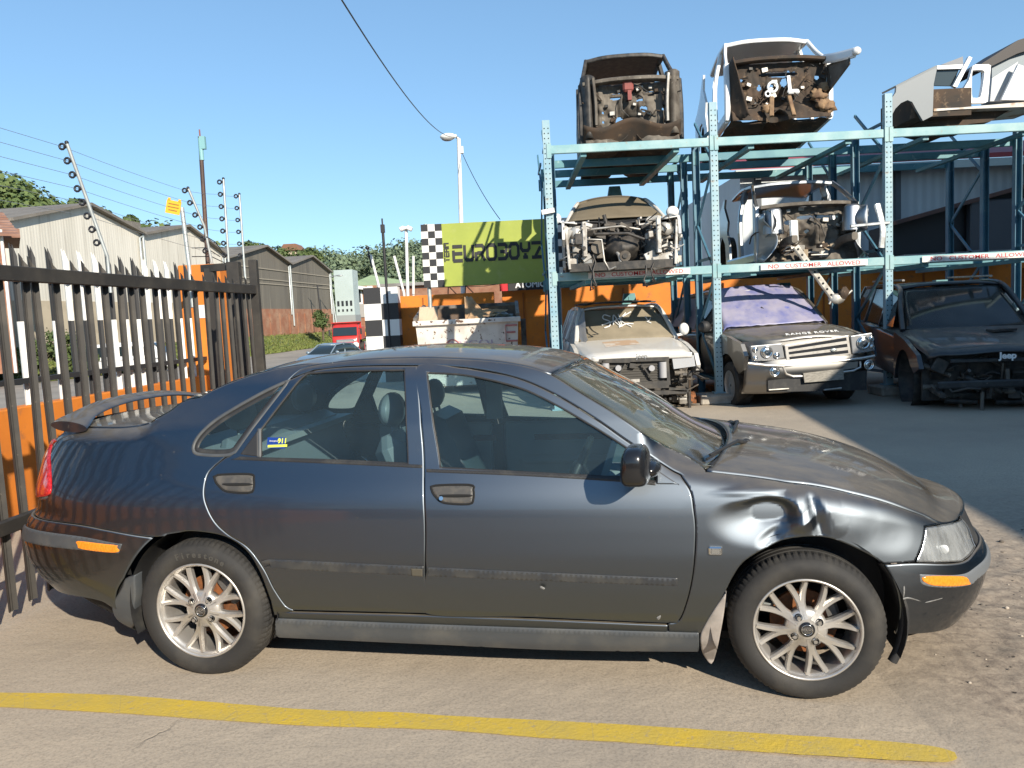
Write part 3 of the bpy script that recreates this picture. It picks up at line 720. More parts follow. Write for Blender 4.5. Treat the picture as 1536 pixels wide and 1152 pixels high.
# belt strips, quarter glass surround, glass
panel('belt_moulding', path([(639, 702.5), (780, 708), (925, 716), (984, 722.5), (984, 729), (925, 723), (780, 714.5), (639, 709)], sharp=(0, 3, 4, 7)), M_TRIM, door_f, step=.012, off=.004, bulge=.004)
panel('belt_moulding', path([(360, 684), (500, 690.5), (634, 696.5), (634, 703), (500, 696.5), (345, 690)], sharp=(0, 2, 3, 5)), M_TRIM, door_r, step=.012, off=.004, bulge=.004)
panel('window', p_glF, M_GLASS, door_f, step=.05, off=-.010, gap=-.006, lip=.002, rnd=0)
panel('window', p_glR, M_GLASS, door_r, step=.05, off=-.010, gap=-.006, lip=.002, rnd=0)
qw = panel('quarter_window', p_qg, M_GLASS, sedan, step=.05, off=-.006, gap=-.004, lip=.002, rnd=0)
panel('window_seal', path([(387.5, 686), (387.5, 643), (359, 682)], sharp=(0, 1, 2)), M_TRIM, door_r, step=.03, off=.002)
panel('glass_divider', path([(386, 686), (386, 642), (391.5, 642), (391.5, 687)], sharp=(0, 1, 2, 3)), M_RUB, door_r, step=.02, off=.003)
def ringseal(name, poly, w, m, parent, off, lip=.01):
    return panel(name, shrink(poly, -w), m, parent, [poly], step=.5, gap=0, off=off, lip=lip)
ringseal('window_seal', p_glF, .009, M_TRIM, door_f, .001); ringseal('window_seal', p_glR, .009, M_TRIM, door_r, .001)
ringseal('window_seal', p_qg, .012, M_RUB, quarter, .003); ringseal('window_border', shrink(p_qg, .020), .024, M_TRIM, quarter, -.004, .004)
# ---- top surfaces
roof_e = edge3([(826, 561), (790, 549), (740, 541), (690, 537.5), (640, 536), (580, 537), (520, 541), (485, 546), ('u', -2.17, 1.375), ('u', -2.34, 1.352)], 40)
cross('roof', roof_e, lambda f: .022 + .012 * math.sin(PI * min(1, f * 1.05)), lambda f: .085 * (1 - sstep(0, .35, f)) - .03 * sstep(.8, 1, f), M_PAINT, sedan, pw=2.6)
ws_e = edge3([(1060, 704), (1000, 669), (930, 625), (870, 588), (826, 561)], 30)
ws = cross('windscreen', ws_e, lambda f: lerp(.0, .022, f), lambda f: lerp(.17, .085, f), M_WIND, sedan, inset=.012, thick=.004, pw=2.6)
rw_e = edge3([('u', -2.34, 1.352), ('u', -2.52, 1.305), ('u', -2.68, 1.243), ('u', -2.82, 1.178), ('u', -2.93, 1.128)], 24)
cross('rear_window', rw_e, lambda f: lerp(.024, .012, f), lambda f: lerp(-.03, -.12, f), M_GLASS, sedan, thick=.004, pw=2.6)
tr_e = edge3([('u', -2.93, 1.128), ('u', -3.05, 1.112), ('u', -3.25, 1.110), ('u', -3.40, 1.105), ('u', -3.47, 1.085)], 24)
trunk = cross('boot_lid', tr_e, lambda f: .014, lambda f: lerp(-.06, -.09, f), M_PAINT, sedan, pw=2.6)
hd_e = edge3(hoodedge + [(1436, 780.5), ('s', .38, .625), ('s', .33, .615)], 50)
hcrown = lambda f: .045 * (1 - f) + .014 * math.sin(PI * f) + .011 * sstep(.05, 1, f) + .004
hbow = lambda f: lerp(.14, .105, sstep(.45, 1, f))
hood = cross('bonnet', hd_e, hcrown, hbow, M_PAINT, sedan, pw=2.6, inset=.005)
# tail panel and grille closing the ends
b = MB(); b.grid(lambda a, c: Sf(SMAX - .31 * a, lerp(.68, 1.10, c)) + Vector((.004, 0, 0)), 10, 12); b.grid(lambda a, c: (lambda p: Vector((p.x + .004, -p.y, p.z)))(Sf(SMAX - .31 * a, lerp(.68, 1.10, c))), 10, 12); b.build('tail_panel', M_PAINT, sedan)
def grf(a, c):
    s = 2 * a - 1; p = Sf(.36 * abs(s), .497); p = Vector((p.x - .012, p.y * (-1 if s > 0 else 1), p.z)); e = hd_e[-1]
    t = Vector((e.x + hbow(1) * (1 - s * s) - .008, (abs(e.y) - .004) * s, e.z + hcrown(1) * (1 - abs(s) ** 2.6) - .006)); return p.lerp(t, c)
b = MB(); b.grid(grf, 30, 8); b.build('grille', M_TRIM, sedan)
# cowl and wipers
def wsp(f, s):
    n = len(ws_e) - 1; i = min(n - 1, int(f * n)); e = ws_e[i].lerp(ws_e[i + 1], f * n - i); k = 1 - abs(s) ** 2.6
    return Vector((e.x + lerp(.17, .085, f) * (1 - s * s), (abs(e.y) - .012) * s, e.z + lerp(0, .022, f) * k))
b = MB()
b.grid(lambda a, c: (lambda p, q: p.lerp(q, c) + Vector((0, 0, .012 * math.sin(PI * c) - .004)))(wsp(0.02, a * 1.96 - .98), Vector((hd_e[0].x + .14 * (1 - (a * 1.9 - .95) ** 2) + .02, (abs(hd_e[0].y) - .03) * (a * 1.9 - .95), hd_e[0].z + .045 * (1 - abs(a * 1.9 - .95) ** 2.3)))), 30, 4)
b.build('cowl', M_TRIM, sedan)
for s0, s1 in ((-.35, -.95), (.45, -.18)):
    b = MB(); base = wsp(0, s0) + Vector((.06, 0, .02)); tip = wsp(.05, s1) + Vector((.03, 0, .03))
    mid = base.lerp(tip, .45) + Vector((.03, 0, .03)); b.tube([base, mid, tip], [.012, .009, .006], 6)
    b.tube([wsp(.04, lerp(s0, s1, t) if t > .25 else lerp(s0, s1, .25)) + Vector((.012, 0, .016)) for t in (.25, .5, .75, 1.)], .006, 6)
    b.ball(base, .02, 8, 6); b.build('wiper', M_TRIM, sedan)
# spoiler: an arched blade on two feet
b = MB()
def spf(a, c):
    y = lerp(-.61, .61, a); e = abs(y) / .61; lift = .082 * (1 - e ** 2.4); ch = lerp(.12, .20, sstep(.68, 1., e))
    th = c * 2 * PI; x0 = -3.43 + .06 * (e ** 3)
    return Vector((x0 + ch / 2 * math.cos(th), y, 1.118 + lift + lerp(.013, .026, sstep(.72, 1, e)) * math.sin(th) + .012 * math.cos(th) * (-1)))
b.grid(spf, 60, 20); b.add([spf(0, j / 20) for j in range(20)], [tuple(range(20))]); b.add([spf(1, j / 20) for j in range(20)], [tuple(range(20))])
b.build('boot_spoiler', M_PAINT, sedan)
# door handles
for (x0, y0, x1, y1), par, key in (((323, 711, 380, 738), door_r, 0), ((648.5, 727, 709.5, 755), door_f, 1)):
    yy = lambda x, f: lerp(y0, y1, f) + (x - x0) * .02
    pts = [(x0 + 4, yy(x0, .08)), (x1 - 5, yy(x1, 0.0)), (x1, yy(x1, .25)), (x1, yy(x1, .7)), (x1 - 6, yy(x1, .97)), (x0 + 18, yy(x0, .95)), (x0 + 5, yy(x0, .62)), (x0, yy(x0, .3))]
    hp = path(pts, step=4)
    panel('handle_surround', shrink(hp, -.006), M_DARK, par, [shrink(hp, .002)], step=.5, gap=0, off=.0025, rnd=0); h = panel('door_handle', hp, M_HAND, par, step=.012, off=.002, bulge=.007)
    sl = path([(x0 + 14, yy(x0, .56)), (x1 - 4, yy(x1, .50)), (x1 - 4, yy(x1, .62)), (x0 + 22, yy(x0, .68))], step=3)
    panel('handle_slot', sl, M_DARK, h, step=.02, off=.0125, gap=0, rnd=0)
    if key:
        s, z = px2sz(663, 748); c = at(s, z, .012); k = MB(); k.tube([c, c + Nf(s, z) * .003], .009, 14); k.build('lock', M_CHROME, h)
# fuel/side repeater on the fender
s, z = px2sz(1073, 826); k = MB(); k.box(at(s, z, .004), (.052, .016, .034), ch=.005); rp = k.build('side_repeater', M_CHROME, fender)
k = MB(); k.box(at(s, z, .012), (.036, .006, .020), ch=.002); k.build('lens', M_LAMP, rp)
# mud flaps
fl = panel('mud_flap', path([(1090, 886), (1087, 915), (1079, 960), (1071, 991), (1063, 994), (1053, 978), (1050, 955), (1058, 935), (1072, 912)], sharp=(0,)), mat('beige_plastic', (.36, .32, .29), .6, c2=(.22, .20, .18), scale=10), sedan, step=.02, off=.006, lip=.05)
panel('mud_flap', path([(205, 862), (204, 900), (204, 934), (197, 945), (184, 948), (177, 930), (177, 890), (188, 867)], sharp=(0,)), M_RUB, sedan, step=.02, off=.004, lip=.05)
# dark liner behind the panels
b = MB(); zs = [lerp(.17, .90, j / 24) for j in range(25)]; ss = [SMAX * i / 150 for i in range(151)]
for sg in (1, -1):
    vs = []; fs = []
    for s in ss:
        for z in zs:
            n = Nf(s, z); n = Vector((0, -1, 0)) if s < .02 or s > SMAX - .02 else n
            p = Sf(s, z) - n * .03
            p.x = min(p.x, ufr(z) - .03) if s < LF else max(p.x, urr(z) + .03) if s > LF + LM else p.x
            vs.append((p.x, p.y * sg, p.z))
    for i in range(150):
        for j in range(24):
            q = (i * 25 + j, (i + 1) * 25 + j, (i + 1) * 25 + j + 1, i * 25 + j + 1); cx = sum(vs[k][0] for k in q) / 4; cz = sum(vs[k][2] for k in q) / 4
            if math.hypot(cx, cz - .29) < .43 or math.hypot(cx + WB, cz - .29) < .43: continue
            if (cx > .28 and cz > .54) or cx < -3.4 and cz > .6: continue
            if cx > -.45 and cz > ztopf(min(.85, cx)) - .10: continue
            fs.append(q)
    b.add(vs, fs)
b.box((-1.35, 0, .20), (3.2, 1.4, .03)); b.box((-3.1, 0, .33), (.5, 1.1, .03)); b.box((.42, 0, .27), (.2, 1.0, .03))
b.build('inner_shell', M_DARK, sedan)
for ax in (0, -WB):
    for sg in (1, -1):
        b = MB(); prof = [(.01, -.53), (.365, -.53), (.365, -.80)]
        M = Matrix.Translation((ax, 0, .31)) @ Matrix(((1, 0, 0, 0), (0, 0, sg, 0), (0, 1, 0, 0), (0, 0, 0, 1)))
        vs = []; n = 28; rr = .365
        for i in range(n + 1):
            a = PI * (-.12 + 1.24 * i / n)
            vs += [(ax + rr * math.cos(a), -.53 * sg, .31 + rr * math.sin(a)), (ax + rr * math.cos(a), -.825 * sg, .31 + rr * math.sin(a))]
        b.add(vs, [(2 * i, 2 * i + 1, 2 * i + 3, 2 * i + 2) for i in range(n)], 0, True)
        b.add([v for v in vs[::2]], [tuple(range(n + 1))]); b.build('wheel_housing', M_TRIM, sedan)
b = MB(); b.tube([(.372 * math.cos(a) + .0, -.76, .31 + .372 * math.sin(a)) for a in (R(d) for d in range(-28, 40, 6))], .02, 6); b.build('arch_liner', M_TRIM, sedan)
# ---- wheels
def make_wheel():
    w = thing('wheel', None, None); w.parent = sedan
    Rr = .2965
    n = 216; prof = [(.196, -.012), (.203, .0), (.222, .010), (.246, .013), (.266, .006), (.279, -.006), (.288, -.020), (.2945, -.032), (Rr, -.048), (Rr, -.062), (Rr - .007, -.064), (Rr - .007, -.072), (Rr, -.074), (Rr + .001, -.098), (Rr - .007, -.100), (Rr - .007, -.108), (Rr + .001, -.110), (Rr, -.134), (Rr - .007, -.136), (Rr - .007, -.144), (Rr, -.146), (Rr - .002, -.165), (.285, -.185), (.26, -.198), (.20, -.19)]
    vs = []; fs = []; k = len(prof)
    for j in range(n):
        a = 2 * PI * j / n; gro = (j % 3 == 0)
        for i, (r, h) in enumerate(prof):
            if gro and 5 <= i <= 8: r -= (.0, .002, .0045, .005)[i - 5]
            if gro and i in (21, 22): r -= .004
            x, z = r * math.cos(a), r * math.sin(a)
            if z < -.268:                       # soft tyre: flattened on the ground, bulging
                e = -.268 - z; h += e * .5 * (1 if i < 9 else (-1 if i > 18 else 0)); z = -.268 - .018 * (1 - math.exp(-e / .018)) 
            vs.append((x, -h, z))
    for j in range(n):
        j2 = (j + 1) % n
        for i in range(k - 1): fs.append((j * k + i, j2 * k + i, j2 * k + i + 1, j * k + i + 1))
    b = MB(); b.add(vs, fs, 0, False); ty = b.build('tyre', M_TYRE, w)
    for p in ty.data.polygons: p.use_smooth = p.index % (k - 1) < 5
    MY = Matrix(((1, 0, 0, 0), (0, 0, -1, 0), (0, 1, 0, 0), (0, 0, 0, 1)))
    def pol(r, a, h): return Vector((r * math.cos(a), -h, r * math.sin(a)))
    rim = MB(); rim.lathe([(.2045, -.006), (.2050, .001), (.2015, .0055), (.196, .004), (.1935, -.004), (.1915, -.013), (.188, -.016), (.184, -.030), (.178, -.06), (.176, -.15)], 72, MY)
    # eight forked spokes
    for q in range(8):
        a0 = 2 * PI * q / 8 + R(90 + 11)
        for sg in (-1, 1):
            pts = []
            for t in np.linspace(0, 1, 13):
                r = lerp(.040, .1885, t); k_ = max(0., (r - .098) / .0905); d = sg * (R(11.25) * k_ ** .85 + .0042 / r * (1 - k_))
                pts.append((r, a0 + d, lerp(-.004, -.012, t) - .010 * math.sin(PI * t)))
            vs = []
            for i, (r, a, h) in enumerate(pts):
                p = pol(r, a, h); r2, a2, h2 = pts[min(i + 1, 12)]; r1, a1, h1 = pts[max(i - 1, 0)]
                d = (pol(r2, a2, h2) - pol(r1, a1, h1)).normalized(); sd_ = d.cross(Vector((0, -1, 0))).normalized()
                wt, wb = lerp(.0075, .0052, i / 12), lerp(.0145, .0105, i / 12)
                vs += [p - sd_ * wb + Vector((0, .030, 0)), p - sd_ * wb + Vector((0, .011, 0)), p - sd_ * wt, p + sd_ * wt, p + sd_ * wb + Vector((0, .011, 0)), p + sd_ * wb + Vector((0, .030, 0))]
            fs = []
            for i in range(12):
                for j in range(5): fs.append((i * 6 + j, i * 6 + j + 1, (i + 1) * 6 + j + 1, (i + 1) * 6 + j))
            rim.add(vs, fs)
    rim.lathe([(.0, -.006), (.040, -.006), (.052, -.008), (.070, -.013), (.079, -.022), (.080, -.05), (.03, -.05)], 48, MY)
    rm = rim.build('rim', M_ALLOY, w)
    b = MB()
    for q in range(4):
        a = 2 * PI * q / 4 + R(33); b.lathe([(.0135, -.002), (.0145, -.0075), (.0145, -.012)], 16, Matrix.Translation(pol(.055, a, 0)) @ MY, mi=1); c = pol(.055, a, -.008)
        b.tube([c, c + Vector((0, -.012, 0))], [.0095, .008], 6, smooth=False)
    b.build('lug_nut', [M_CHROME, M_DARK], rm)
    b = MB(); b.lathe([(.0, .001), (.026, .0005), (.029, -.001), (.0295, -.006)], 32, MY); cap = b.build('centre_cap', mat('gloss_black', (.01, .011, .013), .15, coat=.5) if 'gloss_black' not in bpy.data.materials else bpy.data.materials['gloss_black'], rm)
    b = MB(); b.tube([pol(.0205, 2 * PI * j / 24, .0012) for j in range(24)], .0014, 5, closed=True); b.box((0, -.0015, .0075), (.030, .001, .0016)); b.box((0, -.0015, -.0075), (.030, .001, .0016)); b.box((0, -.0015, .0125), (.022, .001, .0012)); b.box((0, -.0015, -.0125), (.022, .001, .0012)); b.build('badge_ring', M_CHROME, cap)
    text('badge_letters', 'VOLVO', .0115, frame((0, -.0016, 0), (1, 0, 0), (0, 0, 1)), M_CHROME, cap, extrude=.0004, bold=.0004)
    b = MB(); b.lathe([(.0, -.075), (.065, -.075), (.066, -.092), (.128, -.092), (.128, -.112), (.06, -.112)], 48, MY, smooth=False); b.build('brake_disc', M_RUST, w)
    b = MB(); b.box((.105, .10, .035), (.06, .05, .13), Matrix.Rotation(R(-18), 3, 'Y'), ch=.012); b.build('brake_caliper', mat('dull_cast_metal', (.16, .15, .14), .6, .6) if 'dull_cast_metal' not in bpy.data.materials else bpy.data.materials['dull_cast_metal'], w)
    return w
wheel = make_wheel(); wheel.location = (0, -FACE, .2855); wheel.rotation_euler = (0, 0, R(-2.0))
w2 = copy_tree(wheel, sedan); w2.location = (-WB, -FACE, .300); w2.scale = (1.07, 1., 1.07); w2.rotation_euler = (0, R(-17), 0)
for c in list(kids(w2)):
    if c.name.startswith('tyre'): c.rotation_euler = (0, R(17), 0)
for ax in (0, -WB):
    w3 = copy_tree(wheel, sedan); w3.location = (ax, FACE, .2855); w3.rotation_euler = (0, 0, PI)
# raised maker's name on the rear tyre
def tyre_word(par, word, a_mid, r, size):
    b = MB()
    for i, ch in enumerate(word):
        a = a_mid - R(6.2) * (i - (len(word) - 1) / 2); me = text_mesh(ch, size, extrude=.0012, bold=.0012)
        rad = Vector((math.cos(a), 0, math.sin(a))); tan = Vector((math.sin(a), 0, -math.cos(a)))
        me.transform(frame(rad * r + Vector((0, -.0135, 0)), tan, rad)); b.add([v.co.copy() for v in me.vertices], [tuple(p.vertices) for p in me.polygons]); bpy.data.meshes.remove(me)
    b.build('tyre_lettering', mat('tyre_lettering', (.055, .052, .046), .7), par)
ty2 = [c for c in kids(w2) if c.name.startswith('tyre')][0]
tyre_word(ty2, 'Firestone', R(84), .245, .036)
# ---- mirror
b = MB()
def sq(v, e): return math.copysign(abs(v) ** e, v)
mc = Vector((-.632, -.93, .962))
def mirf(a, c):
    th, fi = a * 2 * PI, (c - .5) * PI; e = .55
    x = sq(math.cos(th), e) * abs(math.cos(fi)) ** e; y = sq(math.sin(th), e) * abs(math.cos(fi)) ** e; z = sq(math.sin(fi), .62)
    return mc + Vector((x * lerp(.060, .045, (z + 1) / 2) + .012 * y, y * .105, z * .076))
b.grid(mirf, 28, 18); b.ball((-.585, -.83, .930), (.050, .10, .036), 14, 8)
mr = b.build('wing_mirror', mat('gloss_black_plastic', (.010, .010, .011), .22, coat=.4), sedan); mir(mr, sedan)
panel('mirror_sail', path([(984, 703), (1020, 727), (984, 727)], sharp=(0, 1, 2)), M_PAINT, door_f, step=.03, off=.004)
# ---- interior
def seat(x, y, rear=False):
    wd = 1.22 if rear else .50; s = MB()
    s.box((x, y, .44), (.52, wd, .16), ch=.05)
    Rt = Matrix.Rotation(R(-20), 3, 'Y'); s.box((x - .33, y, .76), (.15, wd, .58), Rt, ch=.06)
    for yy in ((-.36, .36) if rear else (0,)):
        hx = x - .45; s.ball((hx, y + yy, 1.13), (.055, .13, .085), 14, 10); s.tube([(hx + .02, y + yy - .05, 1.0), (hx, y + yy - .05, 1.1)], .008, 6); s.tube([(hx + .02, y + yy + .05, 1.0), (hx, y + yy + .05, 1.1)], .008, 6)
    return s
for y in (-.36, .36): bevel(seat(-1.35, y).build('seat', M_SEAT, sedan), .02)
bevel(seat(-2.15, 0, True).build('rear_seat', M_SEAT, sedan), .02)
b = MB(); b.grid(lambda a, c: Vector((lerp(-.28, -.78, a), lerp(-.70, .70, c), .90 - .10 * max(0, a - .7) * 3 + .02 * math.sin(PI * a) - (.05 if a < .05 else 0))), 10, 10); b.box((-.72, 0, .70), (.16, 1.40, .36), ch=.05); b.build('dashboard', M_INT, sedan)
b = MB(); M = Matrix.Translation((-.93, -.36, .80)) @ Matrix.Rotation(R(-65), 4, 'Y')
b.tube([M @ Vector((.185 * math.cos(a), .185 * math.sin(a), 0)) for a in (2 * PI * i / 28 for i in range(28))], .016, 8, closed=True)
for a in (R(0), R(90), R(180), R(270)): b.tube([M @ Vector((0, 0, -.02)), M @ Vector((.18 * math.cos(a), .18 * math.sin(a), 0))], .014, 6)
b.ball(M @ Vector((0, 0, -.02)), (.05, .08, .08), 10, 8); b.tube([M @ Vector((0, 0, -.02)), (-.72, -.36, .70)], .03, 8); b.build('steering_wheel', M_TRIM, sedan)
b = MB()
for x0, x1 in ((-.60, -1.48), (-1.56, -2.30)):
    b.box(((x0 + x1) / 2, .775, .62), (abs(x1 - x0), .03, .56), ch=.012); b.box(((x0 + x1) / 2 - .02, .745, .66), (abs(x1 - x0) * .75, .06, .05), ch=.02); b.box(((x0 + x1) / 2 + .1, .757, .80), (abs(x1 - x0) * .8, .012, .035), mi=1); b.box((x0 - .18, .752, .755), (.10, .015, .05), mi=2, ch=.006)
b.build('door_trim', [M_INT, mat('wood_trim', (.10, .025, .012), .35, coat=.4), M_CHROME], sedan)
b = MB(); b.box((-2.66, 0, .98), (.50, 1.25, .03)); b.box((-1.3, 0, .335), (2.6, 1.45, .02)); b.box((-1.5, 0, .42), (1.6, .22, .2), ch=.03); b.box((-1.5, .62, 1.16), (.09, .04, .44), Matrix.Rotation(R(-10), 3, 'X')); b.build('cabin_lining', M_INT, sedan)
# scuffs and scratches
M_SCUFF = mat('bare_scuff', (.22, .22, .215), .6, c2=(.12, .115, .11), scale=60)
for pts, par in (([(1352, 897), (1362, 895), (1378, 900), (1379, 901), (1362, 897.5), (1353, 899)], fbump), ([(1388, 902), (1412, 896), (1412, 896.9), (1389, 903.2)], fbump), ([(1354, 880), (1356, 880), (1355, 894), (1353.6, 894)], fbump), ([(985, 926), (991, 923), (990, 928), (987, 930)], door_f), ([(812, 877), (818, 880), (816, 882), (811, 880)], door_f)):
    panel('scuff', path(pts, step=1), M_SCUFF, par, step=.02, off=.0145 if par is door_f and pts[0][1] < 900 else .005 if par is fbump else .0008, gap=0, rnd=0, lip=.0006, mirror=False)
panel('missing_trim_end', path([(618, 851), (635, 851.5), (635, 863), (619, 862)], sharp=(0, 1, 2, 3)), mat('old_glue_patch', (.07, .062, .045), .8), door_r, step=.02, off=.0142, gap=0, rnd=0, lip=.001, mirror=False)
# the round-cornered sticker inside the rear door glass
s0, z0 = px2sz(413, 664)
stk = MB(); P0 = at(s0, z0, -.012); nn = Nf(s0, z0); tx = (Sf(s0 - .02, z0) - Sf(s0, z0)).normalized(); uz = tx.cross(nn) * -1
if uz.z < 0: uz = -uz
def onst(x, y, o=0.): return P0 + tx * x + uz * y + nn * (.004 + o)
stk.add([onst(-.045, -.022), onst(.045, -.026), onst(.045, .024), onst(-.045, .026)], [(0, 1, 2, 3)], 0)
stk.add([onst(-.04, -.020, .001), onst(.055, -.018, .001), onst(.055, -.007, .001), onst(-.04, -.009, .001)], [(0, 1, 2, 3)], 1)
st = stk.build('window_sticker', [mat('blue_sticker', (.01, .04, .22), .4), mat('yellow_sticker', (.65, .72, .08), .4)], door_r)
Ms = Matrix((tx, uz, nn)).transposed().to_4x4()
def stext(t, x, y, sz, mm, bold=0.): text('sticker_lettering', t, sz, Matrix.Translation(onst(x, y, .0015)) @ Ms, mm, st, extrude=.0002, bold=bold)
stext('911', .030, .008, .030, bpy.data.materials['yellow_sticker'], .0012); stext('Emergency', -.012, .009, .0095, M_WHITE)
# =================================================================== fences, walls, poles, sign, skip
M_BLK = mat('weathered_black_steel', (.030, .027, .024), .6, .1, c2=(.058, .051, .042), scale=5, lo=.45, hi=.7, c3=(.16, .14, .11), scale3=28, lo3=.66, hi3=.74)
M_ORANGE = mat('orange_wall_paint', (.66, .20, .020), .75, c2=(.50, .145, .018), scale=1.1, c3=(.33, .13, .05), scale3=7, lo3=.56, hi3=.74, bmp=.15, bscale=30)
M_WPALE = mat('chalky_white', (.74, .73, .70), .7, c2=(.60, .58, .54), scale=3, lo=.5, hi=.75)
M_BPALE = mat('matt_black_paint', (.022, .022, .024), .6)
M_GALV = mat('galvanised_steel', (.52, .55, .54), .45, .55, c2=(.40, .42, .41), scale=9)
M_WIRE = mat('thin_wire', (.30, .33, .36), .5, .5)
M_INS = mat('insulator_plastic', (.018, .018, .022), .4)
GA, GB = Vector((-2.78, 4.43)), Vector((-2.505, 7.55)); gd = (GB - GA).normalized(); gn = Vector((gd.y, -gd.x))     # gn points into the yard
def gp(s, o=0., z=0.): p = GA + gd * s + gn * o; return Vector((p.x, p.y, z))
gate = thing('palisade_gate', 'weathered black palisade gate of pointed steel pales on two rails, behind the parked sedan', 'gate', gp(0))
gi = Matrix.Translation(-gp(0))
def loc(p): return p - gp(0)
pale = MB(); prof = [(-.029, -.006), (-.014, .015), (0, .004), (.014, .015), (.029, -.006)]
def palemesh(tops, z0, th=.004, wd=1.0):
    b = MB(); vs = []
    for (x, y), zt in zip(prof, tops):
        for dy in (0, -th):
            vs += [(x * wd, y + dy, z0), (x * wd, y + dy, zt)]
    fs = []
    for i in range(4):
        a, c = i * 4, (i + 1) * 4
        fs += [(a, c, c + 1, a + 1), (a + 2, a + 3, c + 3, c + 2), (a + 1, c + 1, c + 3, a + 3), (a, a + 2, c + 2, c)]
    fs += [(0, 1, 3, 2), (16, 18, 19, 17)]; b.add(vs, fs); return b
proto = None; rn = random.Random(2)
Lg = (GB - GA).length
for k, s in enumerate(np.arange(-3.6, Lg - .02, .156)):
    if proto is None:
        proto = palemesh((2.00, 2.035, 2.005, 2.0, 1.965), .06).build('pale', M_BLK, gate); o = proto
    else:
        o = proto.copy(); COL.objects.link(o); o.parent = gate
    o.location = loc(gp(s)) + Vector((0, 0, rn.uniform(-.012, .012))); o.rotation_euler = (0, R(rn.gauss(0, .7)), math.atan2(gd.y, gd.x) + R(rn.uniform(-3, 3)))
for z, h in ((1.92, .085), (.545, .075)):
    b = MB(); b.bar(loc(gp(-3.7, .035, z)), loc(gp(Lg, .035, z)), .05, h, ch=.004); b.build('rail', M_BLK, gate)
b = MB(); b.bar(loc(gp(Lg + .04, .03, .04)), loc(gp(Lg + .04, .03, 2.21)), .075, .075, up=(1, 0, 0), ch=.004); b.build('end_stile', M_BLK, gate)
gpost = thing('gate_post', 'black box steel gate post with a guide bar at the end of the palisade gate', 'gate post', gp(Lg + .02, -.16))
b = MB(); b.box((0, 0, 1.1), (.12, .10, 2.2), ch=.006); b.build('post', M_BLK, gpost)
b = MB(); b.box((-.28, .12, 1.08), (.10, .09, 2.16), ch=.006); b.bar((.02, .0, 2.16), (-.36, .14, 2.16), .06, .07); b.build('guide_frame', M_BLK, gpost)
# ------------------------------------------------ street wall with painted palisade on top
f2 = Vector((.0995, .995)); n2 = Vector((.995, -.0995))
def fp(y, o=0., z=0.): return Vector((FX(y) + n2.x * o, y + n2.y * o, z))
sw = thing('street_wall', 'low orange wall with white and black painted palisade pales on top, behind the black gate', 'wall', fp(6.9))
L0 = fp(6.9)
b = MB(); b.bar(fp(-3, 0, .40) - L0, fp(9.55, 0, .40) - L0, .16, 1.18, ch=.01); b.build('wall_base', M_ORANGE, sw)
po = {}
for k, y in enumerate(np.arange(-2.5, 9.5, .215)):
    up = (k // 3) % 2
    if up not in po:
        b = palemesh((1.70,) * 5, .92, .005, 1.25); b.m = [0] * len(b.f)
        b2 = palemesh((2.26, 2.36, 2.30, 2.35, 2.25), 1.70, .005, 1.25); off = len(b.v); b.v += b2.v; b.f += [tuple(i + off for i in f) for f in b2.f]; b.m += [1] * len(b2.f); b.sm += b2.sm
        o = b.build('pale', [M_BPALE, M_WPALE] if up else [M_WPALE, M_BPALE], sw); po[up] = o
    else:
        o = po[up].copy(); COL.objects.link(o); o.parent = sw
    o.location = fp(y) - L0; o.rotation_euler = (0, 0, math.atan2(f2.y, f2.x))
for z in (1.20, 2.10):
    b = MB(); b.bar(fp(-3, .04, z) - L0, fp(9.55, .04, z) - L0, .045, .045); b.build('rail', M_BPALE, sw)
pil = thing('gate_pillar', 'square orange gate pillar at the end of the street wall', 'pillar', fp(9.85))
b = MB(); b.box((0, 0, 1.18), (.52, .52, 2.36), ch=.015); o = b.build('pillar_body', M_ORANGE, pil)
b = MB(); b.box((.262, -.06, 1.90), (.012, .10, .05)); b.box((.0, -.262, 1.78), (.12, .012, .16)); b.build('pillar_fitting', M_WPALE, pil)
def checker(name, label, p, w, d, h, s, seed=0):
    t = thing(name, label, 'pillar', p)
    b = MB(); nz = int(round(h / s)); 
    for k in range(nz):
        for i in range(int(round(w / s))):
            for j in range(max(1, int(round(d / s)))):
                b.box((-w / 2 + (i + .5) * s, -d / 2 + (j + .5) * (d / max(1, int(round(d / s)))), (k + .5) * h / nz), (s * .9995, d / max(1, int(round(d / s))) * .9995, h / nz * .9995), mi=(i + j + k + seed) % 2)
    b.build('pillar_body', [M_WPALE, M_BPALE], t); return t
checker('checkered_pillar', 'narrow black and white checkered pillar half hidden behind the palisade gate', Vector(((354 - 768) / 1150 * 11, 11.0, -.02)), .30, .30, 2.10, .30, 1)
ck = atY(580, 500, 19.6)
checker('checkered_pillar', 'broad black and white checkered pillar beside the skip at the entrance', Vector((ck.x - .06, 19.6, -.05)), .86, .43, 2.44, .43, 0)
